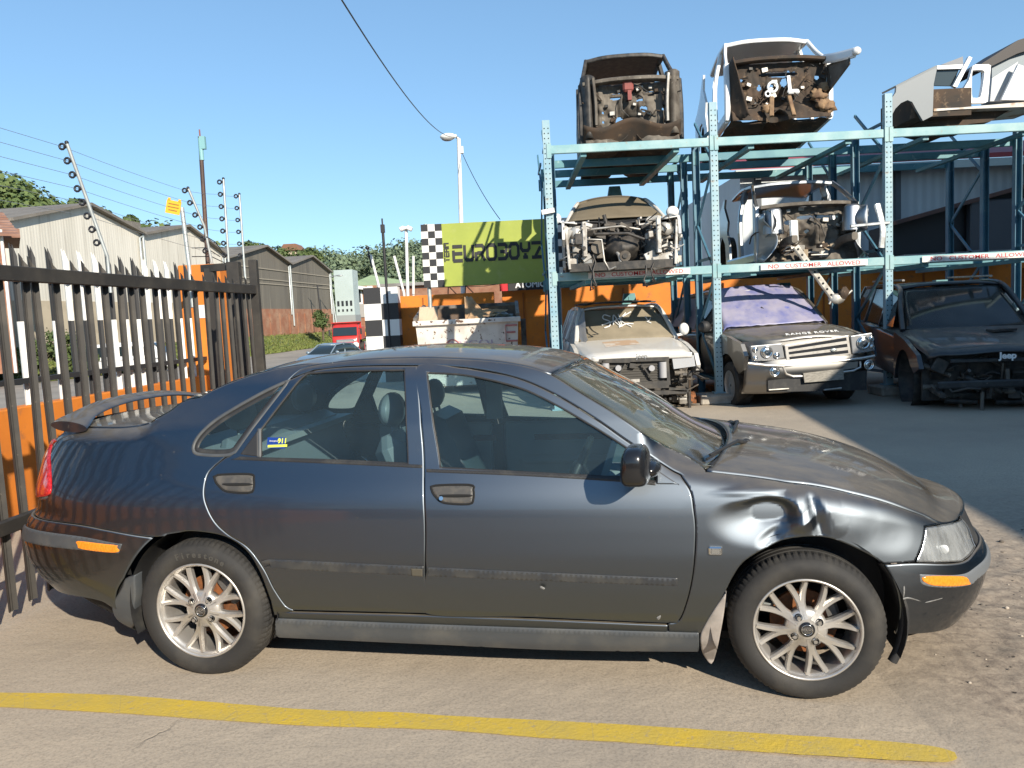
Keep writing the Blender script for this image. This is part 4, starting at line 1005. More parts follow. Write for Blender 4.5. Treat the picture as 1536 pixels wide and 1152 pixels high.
# ------------------------------------------------ orange yard wall at the back
yw = thing('yard_wall', 'long orange painted yard wall behind the skip and the rack', 'wall', (8, 20.1, 0))
b = MB(); b.box((-9.575, 0, 1.08), (2.45, .2, 2.16), ch=.01); b.box((-8 - .35 + 12, .03, 1.15), (23.6, .2, 2.36), ch=.01); b.build('wall_panel', M_ORANGE, yw)
b = MB()
for x in np.arange(-10.2, 11, 2.6): b.box((x, -.085, 1.05), (.035, .05, 2.1))
b.build('wall_joint', mat('dark_orange_joint', (.30, .085, .012), .8), yw)
b = MB()
for x, y0 in ((-9.55, 2.15), (-9.1, 2.15), (-7.2, 2.3), (-6.9, 2.3)):
    b.tube([(x, 0, y0), (x + .02, 0, y0 + .22)], .014, 6); b.tube([(x + .02, 0, y0 + .22), (x + .22, 0, y0)], .012, 6)
b.tube([(-10.4, 0, 2.36), (-8.6, 0, 2.32), (-6.5, 0, 2.5), (-4.4, 0, 2.46)], .008, 5)
b.build('wire_stay', M_BPALE, yw)
# red brown wall just beyond it
eb = thing('brick_shed', 'weathered red brick shed wall showing above the orange wall under the sign', 'shed', (-1, 34, 0))
b = MB(); b.box((0, 0, .9), (8, 6, 4.0)); b.build('wall', mat('old_red_brick', (.22, .10, .06), .9, c2=(.30, .17, .11), scale=3, c3=(.12, .07, .05), scale3=12), eb)
b = MB(); b.bar((-4.2, 0, 2.95), (4.2, 0, 2.95), 6.4, .12); b.build('roof', mat('grey_sheet_roof', (.24, .23, .22), .7, c2=(.16, .15, .14), scale=2), eb)
# ------------------------------------------------ lettered sign
SY = 17.0; sTL, sTR, sBL, sBR = atY(631, 338, SY), atY(862, 325, SY), atY(636, 430, SY), atY(862, 422, SY)
sx0, sx1, sz0, sz1 = (sTL.x + sBL.x) / 2, sTR.x, (sBL.z + sBR.z) / 2, (sTL.z + sTR.z) / 2
sg = thing('sign_board', 'lime green sign board with black lettering and checkered ends, standing on poles above the skip', 'sign', (sx0, SY, 0))
SW, SH = sx1 - sx0, sz1 - sz0; ck3 = SH / 9
M_LIME = mat('lime_board', (.32, .37, .058), .5, c2=(.28, .33, .055), scale=1.5, c3=(.36, .39, .12), scale3=5, lo3=.55, hi3=.8)
b = MB(); b.box((SW / 2, .03, (sz0 + sz1) / 2), (SW, .05, SH), ch=.004); b.build('board', M_LIME, sg)
for x00 in (0, SW - 3 * ck3):
    b = MB()
    for i in range(3):
        for k in range(9): b.box((x00 + (i + .5) * ck3, 0.0, sz0 + (k + .5) * ck3), (ck3 * .999, .012, ck3 * .999), mi=(i + k) % 2)
    b.build('checker_panel', [M_BPALE, M_WPALE], sg)
b = MB(); b.tube([(.10, .1, -.05), (.10, .1, sz1 + .02)], .045, 10); b.tube([(SW - .4, .1, -.05), (SW - .4, .1, sz1 - .1)], .045, 10); b.build('pole', M_GALV, sg)
# letters drawn as heavy strokes with the stencil gaps of the original
LT = {'E': [((0, .06), (0, .62)), ((.02, 0), (.72, 0)), ((.16, .47), (.72, .47)), ((0, .94), (.72, .94))],
      'U': [((0, .94), (0, .2)), ((0, .2), (.12, .02)), ((.12, .02), (.60, .02)), ((.60, .02), (.72, .2)), ((.72, .2), (.72, .94))],
      'R': [((0, 0), (0, .45)), ((0, .94), (.55, .94)), ((.55, .94), (.70, .80)), ((.70, .80), (.70, .6)), ((.70, .6), (.55, .46)), ((.2, .46), (.55, .46)), ((.45, .42), (.72, 0))],
      'O': [((.14, 0), (.58, 0)), ((.58, 0), (.74, .18)), ((.74, .18), (.74, .76)), ((.74, .76), (.58, .94)), ((.58, .94), (.14, .94)), ((.14, .94), (0, .76)), ((0, .76), (0, .18)), ((0, .18), (.14, 0))],
      'B': [((.0, 0), (.58, 0)), ((.58, 0), (.72, .14)), ((.72, .14), (.72, .34)), ((.72, .34), (.58, .47)), ((.2, .47), (.58, .47)), ((.58, .47), (.70, .60)), ((.70, .60), (.70, .82)), ((.70, .82), (.58, .94)), ((.0, .94), (.58, .94))],
      'Y': [((0, .94), (0, .62)), ((0, .62), (.14, .46)), ((.14, .46), (.58, .46)), ((.58, .46), (.72, .62)), ((.72, .62), (.72, .94)), ((.36, .0), (.36, .22)), ((.22, .03), (.50, .03))],
      'Z': [((0, .94), (.74, .94)), ((.62, .55), (.26, .08)), ((.0, 0), (.72, 0)), ((.20, .0), (.66, .62))],
      'T': [((0, .94), (.7, .94)), ((.35, .6), (.35, 0))], 'A': [((0, 0), (0, .94)), ((0, .94), (.7, .94)), ((.7, .94), (.7, 0)), ((.2, .45), (.7, .45))], 'M': [((0, 0), (0, .94)), ((0, .94), (.74, .94)), ((.37, .6), (.37, .94)), ((.74, .94), (.74, 0))]}
def stroke_word(word, h, adv, wgt):
    b = MB(); x = 0
    for ch in word:
        for p, q in LT[ch]:
            p, q = Vector((x + p[0] * h, 0, p[1] * h)), Vector((x + q[0] * h, 0, q[1] * h)); d = (q - p).normalized() * wgt * .32
            b.bar(p - d, q + d, .006 + .001 * len(b.f) / 400, wgt, up=Vector((0, 1, 0)).cross(q - p))
        x += adv * h
    return b, x
b, wdt = stroke_word('EUROBOYZ', .345, 1.0, .080)
T0 = atY(681, 391.5, SY) - Vector((sx0, SY, 0)); o = b.build('lettering', M_BPALE, sg); o.location = (T0.x, -.004, T0.z); o.scale = ((atY(816, 384, SY).x - sx0 - T0.x) / wdt, 1, .95)
b, wdt = stroke_word('TEAM', .10, 1.05, .026); o = b.build('lettering', M_BPALE, sg); p = atY(674, 392, SY); o.location = (p.x - sx0, -.004, p.z); o.rotation_euler = (0, R(-90), 0)
# strip sign with white capitals on the wall below
p0 = atY(775, 428, 19.8)
a2 = thing('wall_sign', 'narrow black strip sign with white capitals above the orange wall', 'sign', (p0.x + .62, 19.8, p0.z))
b = MB(); b.box((0, 0, 0), (1.7, .03, .26)); b.box((-.95, 0, 0), (.22, .03, .26), mi=1); b.build('board', [M_BPALE, mat('red_panel', (.5, .02, .03), .5)], a2)
text('lettering', 'ATOMIC DENT', .21, frame((.02, -.018, -.0), (1, 0, 0), (0, 0, 1)), M_WHITE, a2, sx=.95, extrude=.002, bold=.006)
# ------------------------------------------------ skip
KY = 15.6; k0, k1 = atY(623, 486, KY), atY(777, 478, KY)
sk = thing('skip', 'dented white waste skip streaked with rust, standing in front of the orange wall', 'skip', ((k0.x + k1.x) / 2, KY + .9, 0))
kw = k1.x - k0.x; kz = (k0.z + k1.z) / 2
M_SKIP = mat('chipped_white_skip', (.66, .62, .57), .7, c2=(.50, .45, .40), scale=3, lo=.5, hi=.7, c3=(.10, .055, .035), scale3=8.5, lo3=.60, hi3=.64, bmp=.15, bscale=12)
M_SKIPD = mat('rusted_skip_inside', (.10, .075, .06), .85, c2=(.20, .12, .07), scale=5)
b = MB(); x = kw / 2; zb = kz + .30
b.add([(-x, -.9, kz), (x, -.9, kz), (x * .93, -.72, .15), (-x * .93, -.72, .15)], [(0, 1, 2, 3)], 0)
b.add([(-x, -.86, kz), (x, -.86, kz), (x * .93, -.68, .15), (-x * .93, -.68, .15)], [(3, 2, 1, 0)], 1)
b.add([(-x, .9, zb), (x, .9, zb), (x * .93, .72, .15), (-x * .93, .72, .15)], [(3, 2, 1, 0)], 0); b.add([(-x, .86, zb), (x, .86, zb), (x * .93, .68, .15), (-x * .93, .68, .15)], [(0, 1, 2, 3)], 1)
for s in (-1, 1):
    for o_, mi in ((0, 0), (-.04, 1)):
        b.add([(s * (x + o_), -.9, kz), (s * (x + o_), .9, zb), (s * (x * .93 + o_), .72, .15), (s * (x * .93 + o_), -.72, .15)], [(0, 1, 2, 3)], mi)
b.box((0, 0, .15), (kw * .93, 1.44, .05), mi=1); b.build('bin_body', [M_SKIP, M_SKIPD], sk)
b = MB(); b.box((0, -.92, kz), (kw + .10, .09, .10), ch=.01); b.build('rim', M_SKIP, sk); 
b = MB(); b.box((0, .92, zb), (kw + .10, .08, .14), ch=.01); b.bar((-x, -.92, kz + .06), (-x, .92, zb + .05), .07, .10); b.bar((x, -.92, kz + .06), (x, .92, zb + .05), .07, .10); b.box((x + .12, .1, 1.0), (.10, .5, .9)); b.build('back_rim', mat('grimy_steel', (.20, .18, .16), .7, .2, c2=(.09, .07, .06), scale=6), sk)
b = MB(); b.grid(lambda a, c: Vector((-x * .93 + a * kw * .86, -.5 + c * 1.0, kz - .32 + .16 * noise.noise(Vector((a * 9, c * 7, 3))) + .10 * noise.noise(Vector((a * 30, c * 20, 3))))), 40, 20, smooth=False); b.build('rubbish_fill', mat('dark_rubbish', (.10, .09, .08), .9, c2=(.30, .26, .22), scale=6, c3=(.02, .02, .02), scale3=12), sk)
b = MB(); b.tube([(-x * .3 + .15 * math.cos(a), -.855, .95 + .15 * math.sin(a)) for a in (2 * PI * i / 24 for i in range(24))], .012, 5, closed=True); b.build('painted_mark', mat('faded_red_mark', (.45, .16, .15), .8), sk)
text('painted_letters', 'BRICOL', .30, frame((.08, -.862, .97), (1, 0, 0), (0, .19, 1)), mat('faded_violet_letters', (.42, .34, .40), .8), sk, extrude=.002)
b = MB()
for p, q in (((.86, 1.02), (.86, 1.34)), ((.86, 1.34), (1.12, 1.34)), ((.86, 1.02), (1.12, 1.02)), ((.88, 1.20), (1.08, 1.20))): b.bar((p[0] * kw / 2.3, -.87 - (p[1] - 1.1) * .2, p[1]), (q[0] * kw / 2.3, -.87 - (q[1] - 1.1) * .2, q[1]), .01, .035)
b.build('painted_mark', bpy.data.materials['faded_red_mark'], sk)
M_CARD = mat('cardboard', (.42, .27, .15), .85, c2=(.34, .21, .11), scale=4)
def crumple(name, label, corners, loc_, m, seed=0):
    b = MB(); P = [Vector(c) for c in corners]
    b.grid(lambda a, c: P[0].lerp(P[1], a).lerp(P[3].lerp(P[2], a), c) + Vector((0, .06 * noise.noise(Vector((a * 3, c * 3, seed))), .05 * noise.noise(Vector((a * 4, c * 3, seed + 7))))), 10, 8, smooth=False)
    o = b.build(name, m); solidify(o, .012, 0); o.location = loc_; return tag(o, label, 'cardboard')
s0 = Vector(((k0.x + k1.x) / 2, KY + .9, 0))
crumple('cardboard_sheet', 'torn brown cardboard sheet standing up out of the middle of the skip', [(-.05, -.5, kz - .2), (.45, -.4, kz + .02), (.10, -.2, kz + .50), (-.06, -.2, kz + .52)], s0, M_CARD, 1)
crumple('cardboard_sheet', 'flat brown cardboard flap lying across the front rim of the skip', [(.0, -.75, kz + .02), (.55, -.7, kz + .08), (.85, -.2, kz + .20), (.1, -.2, kz + .25)], s0, M_CARD, 5)
crumple('cardboard_sheet', 'pale brown cardboard panel leaning in the near left corner of the skip', [(-x + .03, -.8, kz - .1), (-x + .45, -.6, kz - .1), (-x + .40, -.3, kz + .32), (-x + .06, -.5, kz + .34)], s0, mat('pale_cardboard', (.50, .38, .27), .85), 9)
b = MB(); b.grid(lambda a, c: Vector((lerp(.35, 1.0, a), lerp(-.75, -.1, c), kz + .05 + .10 * math.sin(PI * a) * math.sin(PI * c) + .06 * noise.noise(Vector((a * 5, c * 5, 0))))), 14, 12); o = b.build('rubbish_bag', mat('black_bag', (.02, .02, .022), .35)); o.location = s0; solidify(o, .01); tag(o, 'crumpled black plastic rubbish bag at the right end of the skip', 'bag')
# ------------------------------------------------ poles and the electric fence
def bracket(label, base, top, n, zc, bend=0.0):
    t = thing('fence_bracket', label, 'fence bracket', base, 0, 'electric fence brackets')
    v = top - base; b = MB(); side = Vector((-1, 0, 0))
    b.tube([Vector((0, 0, -.35)), Vector((0, 0, 0)), v * .5 + Vector((bend, 0, 0)), v], .017, 8); b.ball(v, .02, 8, 6, 1); b.build('stem', [M_GALV, M_INS], t)
    ins = []
    for k in range(n):
        f = 1 - k / (n - 1) * zc - .03; c = v * f + side * .055 + Vector((bend * (1 - abs(2 * f - 1)), 0, 0)); b = MB()
        b.tube([c + Vector((.026 * math.cos(a), 0, .026 * math.sin(a))) for a in (2 * PI * j / 10 for j in range(10))], .011, 6, closed=True); b.tube([c + Vector((.02, 0, 0)), c + Vector((.05, 0, .0))], .018, 6)
        b.build('insulator', M_INS, t); ins.append(base + c)
    return ins
def pb(px, py, Y): return atY(px, py, Y)
iA = bracket('long galvanised fence bracket leaning out over the street, nearest the camera on the black post', pb(161, 385, 7.6), pb(100, 214, 7.35), 8, .84)
iB = bracket('curved galvanised fence bracket beside the tall rusty pole on the orange pillar', pb(318, 395, 9.9), pb(282, 282, 9.7), 6, .80, .05)
iC = bracket('upright galvanised fence bracket just beyond the tall rusty pole', pb(345, 424, 10.6), pb(335, 268, 10.6), 8, .82)
iD = bracket('upright galvanised fence bracket on the gate post, last before the entrance', pb(366, 392, 12.0), pb(359, 291, 12.0), 6, .88)
b = MB(); b.tube([(0, 0, -.5), (0, 0, 0), (-.03, 0, .72)], .028, 8); o = b.build('fence_stub', M_GALV); o.location = pb(284, 400, 9.6); tag(o, 'plain short galvanised stub post on top of the orange pillar', 'post')
wm = thing('electric_fence_wire', 'thin electric fence wires strung between the galvanised brackets over the street wall', 'wire', iA[0])
b = MB(); o0 = iA[0]
for k in range(6):
    pre = Vector((iA[k].x - .75, 1.5, iA[k].z + .05))
    seq = [pre, iA[k], iB[min(k, 5)], iC[min(k + 1, 7)], iD[min(k, 5)]]
    pts = []
    for p, q in zip(seq, seq[1:]):
        for t in np.linspace(0, 1, 8)[:-1]: pts.append(p.lerp(q, t) - Vector((0, 0, .012 * 4 * t * (1 - t))) - o0)
    pts.append(seq[-1] - o0); b.tube(pts, .0022, 4, cap=False)
b.build('wire', M_WIRE, wm)
b = MB(); 
for (x0, y0, x1, y1) in ((288, 372, 330, 385), (288, 385, 345, 398), (310, 355, 338, 385)): 
    p, q = pb(x0, y0, 9.8), pb(x1, y1, 10.4); b.tube([p - o0, (p + q) / 2 - o0 - Vector((0, 0, -.06)), q - o0], .006, 5)
b.build('cable', M_INS, wm)
ws_ = thing('warning_sign', 'small yellow warning plate with two tabs hanging on the electric fence wires', 'sign', pb(260, 311, 8.9))
b = MB(); b.box((0, 0, 0), (.165, .006, .15)); b.box((-.06, 0, .085), (.03, .006, .03)); b.box((.06, 0, .085), (.03, .006, .03)); b.build('plate', mat('warning_yellow', (.80, .42, .03), .5), ws_)
b = MB()
for z, w in ((.035, .12), (.0, .13), (-.035, .10)): b.box((0, -.005, z), (w, .002, .012))
b.build('print', mat('worn_print', (.30, .16, .03), .6), ws_); ws_.rotation_euler = (0, R(14), 0)
p = pb(312, 398, 10.2); v = pb(300, 205, 10.2) - p
po_ = thing('steel_pole', 'tall slim rusty steel pole with a pale blue top clamp, on the orange pillar', 'pole', p)
b = MB(); b.tube([(0, 0, -1.8), (0, 0, 0), v], .028, 10); b.build('shaft', mat('rusty_pole', (.075, .05, .042), .6, .3, c2=(.14, .08, .06), scale=6), po_)
b = MB(); b.box(v + Vector((.03, 0, -.08)), (.07, .06, .16)); b.tube([v - Vector((0, 0, .3)), v - Vector((0, 0, .02))], .032, 8); b.build('clamp', mat('pale_blue_clamp', (.20, .40, .42), .5), po_)
b = MB(); b.tube([v, v + Vector((.0, 0, .09))], .010, 6); b.build('rod', mat('red_rod', (.22, .07, .06), .5), po_)
p = pb(580, 434, 19.4); v = pb(574, 343, 19.4) - p
po2 = thing('steel_pole', 'slim black pole with a small head rising behind the broad checkered pillar', 'pole', p)
b = MB(); b.tube([(0, 0, -2.2), (0, 0, 0), v], .035, 8); b.build('shaft', M_BPALE, po2); b = MB(); b.box(v, (.10, .08, .20)); b.tube([v, v + Vector((0, 0, .25))], .02, 6); b.build('head', M_BPALE, po2)
for (x0, y0, x1, y1, Y, lab) in ((571, 440, 556, 382, 20.4, 'leaning white fence stay beside the slim black pole'), (606, 440, 591, 384, 20.4, 'leaning white fence stay left of the camera mast'), (620, 440, 620, 384, 20.4, 'short upright white post right of the camera mast')):
    p, q = pb(x0, y0, Y), pb(x1, y1, Y); b = MB(); b.tube([Vector((0, 0, -1.0)), Vector((0, 0, 0)), q - p], .035, 8); o = b.build('fence_stay', M_WPALE); o.location = p; tag(o, lab, 'post')
p = pb(551, 372, 20.4); b = MB(); b.ball((0, 0, 0), (.05, .04, .05), 8, 6); b.ball((.04, 0, -.22), (.05, .04, .05), 8, 6); b.tube([(0, 0, 0), (.08, 0, -.5)], .02, 6); o = b.build('fence_insulator', M_INS); o.location = p; tag(o, 'pair of black insulators at the tip of the leaning white stay', 'insulator')
p = pb(612, 455, 22); v = pb(609, 340, 22) - p
cm = thing('camera_mast', 'white mast with two hooded lamps at its top, left of the lime sign', 'mast', p)
b = MB(); b.tube([(0, 0, -2.3), (0, 0, 0), v], .045, 10); b.build('mast_pole', M_WPALE, cm)
for s in (-1, 1): b = MB(); b.box(v + Vector((s * .10, -.05, -.06)), (.16, .18, .12), Matrix.Rotation(R(25 * s), 3, 'Y'), ch=.02); b.build('lamp_head', M_WPALE, cm)
p = pb(693, 470, 21.0); v = pb(688, 208, 21.0) - p
sl = thing('street_lamp', 'tall white street lamp pole with one tilted lamp head, rising behind the lime sign', 'street lamp', p)
b = MB(); b.tube([(0, 0, -2.), v], [.075, .05], 12); b.build('pole', M_WPALE, sl)
hd = pb(672, 205, 20.9) - p; b = MB(); b.tube([v, v + Vector((-.08, 0, .06)), hd + Vector((.2, 0, .02))], .035, 8); b.build('arm', M_GALV, sl)
b = MB(); b.ball(hd, (.22, .13, .09), 14, 8); b.build('lamp_head', M_WPALE, sl); b = MB(); b.ball(hd + Vector((-.02, 0, -.05)), (.16, .10, .07), 12, 6); b.build('lens', mat('lamp_lens', (.30, .29, .28), .2), sl)
b = MB(); b.box(v + Vector((.06, 0, -.30)), (.10, .10, .18)); b.build('junction_box', M_WPALE, sl)
def sag(a, c, d, n=24): return [a.lerp(c, t) - Vector((0, 0, d * 4 * t * (1 - t))) for t in np.linspace(0, 1, n)]
a = p + v + Vector((-.1, 0, .05)); far = pb(488, -40, 6.5); b = MB(); b.tube([q - a for q in sag(a, far, .35)], .008, 5, cap=False); o = b.build('overhead_cable', M_INS); o.location = a; tag(o, 'black overhead cable running up from the street lamp across the sky', 'cable')
a = p + v + Vector((.06, 0, -.35)); c = pb(750, 329, SY); b = MB(); b.tube([q - a for q in sag(a, c, .12)], .009, 5, cap=False); o = b.build('service_cable', M_INS); o.location = a; tag(o, 'thin cable dropping from the street lamp to the top of the lime sign', 'cable')
# ------------------------------------------------ workshop at the right that shades the yard (outside the frame), wall behind the camera
wk = thing('workshop', 'grey workshop building along the right side of the yard', 'building', (9.5, 1, 0))
b = MB(); b.bar((-1.75, -10, 2.45), (.50, 6.0, 2.45), 1.2, 4.9); b.build('wall', mat('grey_render', (.42, .41, .39), .8), wk); b = MB(); b.bar((-1.76, -10.1, 5.0), (.505, 6.05, 5.0), 1.24, .12); b.build('roof', M_GALV, wk)
tw_ = thing('unseen_shade_block', 'tall grey block out of view at the far right, added to shade the shed', 'warehouse', (19.5, 12, 0))  # unseen block, added and sized to shade the metal shed and back wall
b = MB(); b.box((0, 0, 5.75), (9, 20, 11.5)); b.build('wall', mat('pale_cladding', (.5, .5, .48), .7), tw_); b = MB(); b.box((0, 0, 11.6), (9.4, 20.4, .2)); b.build('roof', M_GALV, tw_)
bw = thing('side_wall', 'low orange wall on the near side of the yard', 'wall', (0, -7, 0))
b = MB(); b.box((0, 0, .8), (22, .2, 1.6)); b.build('wall_panel', M_ORANGE, bw)
# =================================================================== across the street
XV, CC, D0 = 900.0, 860 * 51.0, 51.0
def wpt(px):                                     # facade pixel column -> point on the warehouse line
    d = CC / (XV - px); return Vector(((px - 768) / 1150 * d, d, 0))
def streaky(name, c, c2, c3, rough=.8):
    m, t, b = nodes(name)
    f1 = ramp(t, noise_node(t, .55, 6, .6, stretch=(1, 1, .12)).outputs[0], [(.35, 0.), (.7, 1.)]); f2_ = ramp(t, noise_node(t, 2.2, 5, .6, stretch=(1, 1, .05)).outputs[0], [(.54, 0.), (.72, .8)])
    t.links.new(mixc(t, f2_, mixc(t, f1, c, c2), c3), b.inputs['Base Color']); b.inputs['Roughness'].default_value = rough
    tc = t.nodes.new('ShaderNodeTexCoord'); w = t.nodes.new('ShaderNodeTexWave'); w.bands_direction = 'DIAGONAL'; w.inputs['Scale'].default_value = 2.2
    mp = t.nodes.new('ShaderNodeMapping'); mp.inputs['Scale'].default_value = (1, 1, .0); t.links.new(tc.outputs['Object'], mp.inputs[0]); t.links.new(mp.outputs[0], w.inputs['Vector']); bump(t, b, w.outputs[0], .16, .05)
    return m
M_CREAM = streaky('cream_corrugated', (.64, .605, .53), (.53, .50, .43), (.30, .27, .225)); M_DGREY = streaky('grey_weathered_cladding', (.145, .13, .105), (.10, .09, .075), (.22, .195, .155))
M_BRICK = mat('street_brick', (.27, .115, .065), .9, c2=(.33, .19, .12), scale=.7, c3=(.16, .08, .05), scale3=5); M_BEIGE = mat('beige_render', (.44, .37, .27), .9, c2=(.35, .29, .21), scale=.6)
M_ROOFG = mat('asbestos_roof', (.19, .17, .145), .9, c2=(.13, .115, .10), scale=.5, c3=(.27, .245, .21), scale3=4); M_WIN = mat('dark_window', (.03, .035, .04), .15)
def warehouse(label, xa, xp, xb, ye, yp, ye2, mw, mlow, hlow, vents):
    a, b_ = wpt(xa), wpt(xb); u = (b_ - a).normalized(); out = Vector((u.y, -u.x, 0)); Lw = (b_ - a).length
    base = .45; root = thing('warehouse', label, 'warehouse', (a.x, a.y, base), math.atan2(u.y, u.x), 'gabled warehouses across the street')
    pk = wpt(xp); sp_ = (pk - a).length
    zh = lambda px, py, P: EYE + (ray(px, py).z) * (P.y / ray(px, py).y) - base
    ze, zp, ze2 = zh(xa, ye, a), zh(xp, yp, pk), zh(xb, ye2, b_)
    Dp = 34
    w = MB(); w.add([(0, 0, hlow), (Lw, 0, hlow), (Lw, 0, ze2), (sp_, 0, zp), (0, 0, ze)], [(0, 1, 2, 3, 4)]); w.add([(0, 0, hlow), (0, Dp, hlow), (0, Dp, ze), (0, 0, ze)], [(0, 1, 2, 3)]); w.add([(Lw, 0, hlow), (Lw, Dp, hlow), (Lw, Dp, ze2), (Lw, 0, ze2)], [(0, 1, 2, 3)])
    w.build('wall', mw, root)
    w = MB(); w.box((Lw / 2, Dp / 2 - .06, (hlow - 2) / 2), (Lw - .02, Dp, hlow + 2))
    for k in range(6): w.box((Lw * (k + .5) / 6, -.10, hlow * .42), (.35, .14, hlow * .8), mi=0)
    w.build('base_wall', mlow, root)
    r = MB(); e = .5
    for (x0, z0), (x1, z1) in (((-.15, ze - .03), (sp_, zp)), ((sp_, zp), (Lw - .15, ze2 - .03))):
        r.add([(x0, -e, z0 + .05), (x1, -e, z1 + .05), (x1, Dp, z1 + .05), (x0, Dp, z0 + .05), (x0, -e, z0 + .25), (x1, -e, z1 + .25), (x1, Dp, z1 + .25), (x0, Dp, z0 + .25)], [(0, 1, 2, 3), (7, 6, 5, 4), (0, 4, 5, 1), (3, 2, 6, 7), (0, 3, 7, 4), (1, 5, 6, 2)])
    rf = r.build('roof', M_ROOFG, root)
    if vents:
        v = MB(); v.box((sp_, Dp * .5, zp + .5), (2.2, Dp * .7, .7)); v.build('ridge_vent', M_ROOFG, rf)
    d = MB(); d.tube([(Lw - .25, -.15, 1.0), (Lw - .25, -.15, ze2)], .12, 8); d.tube([(Lw - .75, -.15, 2.4), (Lw - .75, -.15, ze2 - .3), (Lw - .25, -.15, ze2 - .1)], .10, 8); d.build('downpipe', M_GALV, root)
    if mw is M_DGREY:
        g = MB()
        for z in (hlow + 2.9, hlow + 3.4, hlow + 4.6): g.box((Lw / 2, -.05, z), (Lw * .97, .10, .12))
        g.build('cladding_rail', mat('pale_lap', (.27, .24, .19), .8) if 'pale_lap' not in bpy.data.materials else bpy.data.materials['pale_lap'], root)
    return root, Lw
warehouse('cream corrugated warehouse with beige lower wall, nearest gable behind the palisade fences', 38, 155, 234, 331, 308, 352, M_CREAM, M_BEIGE, 3.6, False)
warehouse('cream corrugated warehouse, smaller second gable behind the tall rusty pole', 234, 298, 352, 352, 340, 383, M_CREAM, M_BEIGE, 3.6, True)
warehouse('dark grey weathered warehouse over a red brick base, beside the cream warehouse', 352, 411, 447, 388, 370, 397, M_DGREY, M_BRICK, 3.1, False)
warehouse('dark grey weathered warehouse over a red brick base, next to the pale tower', 447, 478, 506, 397, 385, 409, M_DGREY, M_BRICK, 3.1, True)
# tall thin lamp post and stay posts by the brick base
t = thing('street_lamp', 'slim pale street lamp in front of the dark grey warehouses', 'street lamp', (wpt(494).x + 3, wpt(494).y - 6, .0))
b = MB(); b.tube([(0, 0, 0), (-.6, 0, 7.6)], [.11, .07], 8); b.build('pole', M_GALV, t); b = MB(); b.tube([(-.6, 0, 7.6), (.5, -.2, 7.75)], .06, 6); b.ball((.8, -.2, 7.72), (.45, .18, .12), 10, 6); b.build('lamp_head', M_GALV, t)
t = thing('telegraph_pole', 'slim dark pole in front of the brick base of the grey warehouses', 'pole', (wpt(478).x + 2, wpt(478).y - 4, .2)); b = MB(); b.tube([(0, 0, 0), (-.3, 0, 6.4)], .09, 8); b.build('shaft', M_BPALE, t); b = MB(); b.bar((-.9, 0, 6.2), (.4, 0, 6.2), .08, .08); b.build('crossarm', M_BPALE, t)
# pale tower block
P = wpt(507); tw = thing('office_tower', 'pale blue grey office block with small dark windows, past the grey warehouses', 'building', (P.x + .2, P.y + 2, 0))
hT = EYE + ray(517, 406).z * ((P.y + 3) / ray(517, 406).y)
b = MB(); b.box((1.35, 1, hT / 2 + 1.1), (2.7, 4, hT - 2.2)); b.build('wall', mat('pale_blue_render', (.40, .47, .46), .7, c2=(.35, .42, .41), scale=.4), tw)
b = MB(); b.box((1.35, 1, 1.4), (2.85, 4.2, 2.4)); b.build('base_wall', mat('grey_plinth', (.26, .28, .28), .8), tw)
for k in range(4):
    b = MB(); b.box((.40 + k * .62, -1.02, hT * .47), (.32, .06, .75)); b.build('window', M_WIN, tw)
    b = MB(); b.box((.40 + k * .62, -1.02, hT * .36), (.24, .06, .35)); b.build('window', M_WIN, tw)
P = atY(529, 500, 128); ho = thing('green_roofed_hall', 'red brick hall under a pale green metal roof, beside the pale tower', 'building', (P.x, 128, 0)); P2 = atY(640, 500, 128); Lh = P2.x - P.x
zt = lambda px, py: EYE + ray(px, py).z * (128 / ray(px, py).y)
b = MB(); b.box((Lh / 2, 12, zt(560, 428) / 2), (Lh, 24, zt(560, 428))); b.build('wall', M_BRICK, ho)
b = MB(); zr, ze = zt(542, 407), zt(560, 428)
b.add([(-.5, -1, ze), (Lh, -1, ze - 2.0), (Lh, 16, ze + .2), (1.5, 12, zr)], [(0, 1, 2, 3)]); o = b.build('roof', mat('pale_green_roof', (.30, .38, .20), .6, c2=(.25, .33, .18), scale=.3), ho); solidify(o, .3)
b = MB(); b.box((Lh / 2, -1.1, ze - 1.0), (Lh, .2, .5), Matrix.Rotation(math.atan2(2.0, Lh), 3, 'Y')); b.build('fascia', M_WPALE, ho)
b = MB(); b.box((Lh * .5, -.05, zt(540, 466)), (Lh, .2, 2.2)); b.build('render_band', mat('grey_band', (.33, .31, .29), .8), ho)
for k in range(3):
    b = MB(); b.box((1.6 + k * 1.75, -.06, zt(540, 443)), (.9, .12, 2.9)); w = b.build('window', M_WPALE, ho); b = MB(); b.box((1.6 + k * 1.75, -.14, zt(540, 443)), (.35, .06, 2.3)); b.build('pane', M_WIN, w)
# red earth bank and a far brick block under the hill
hb = atY(617, 430, 150); t = thing('brick_block', 'distant red brown block below the wooded hill, beside the camera mast', 'building', (hb.x + 4, 160, 0)); b = MB(); b.box((0, 0, 3.4), (22, 10, 9.6)); b.build('wall', mat('far_red_brick', (.30, .15, .10), .9, c2=(.36, .22, .15), scale=.25), t); b = MB(); b.box((0, 0, 8.35), (23, 11, .3)); b.build('roof', M_ROOFG, t)
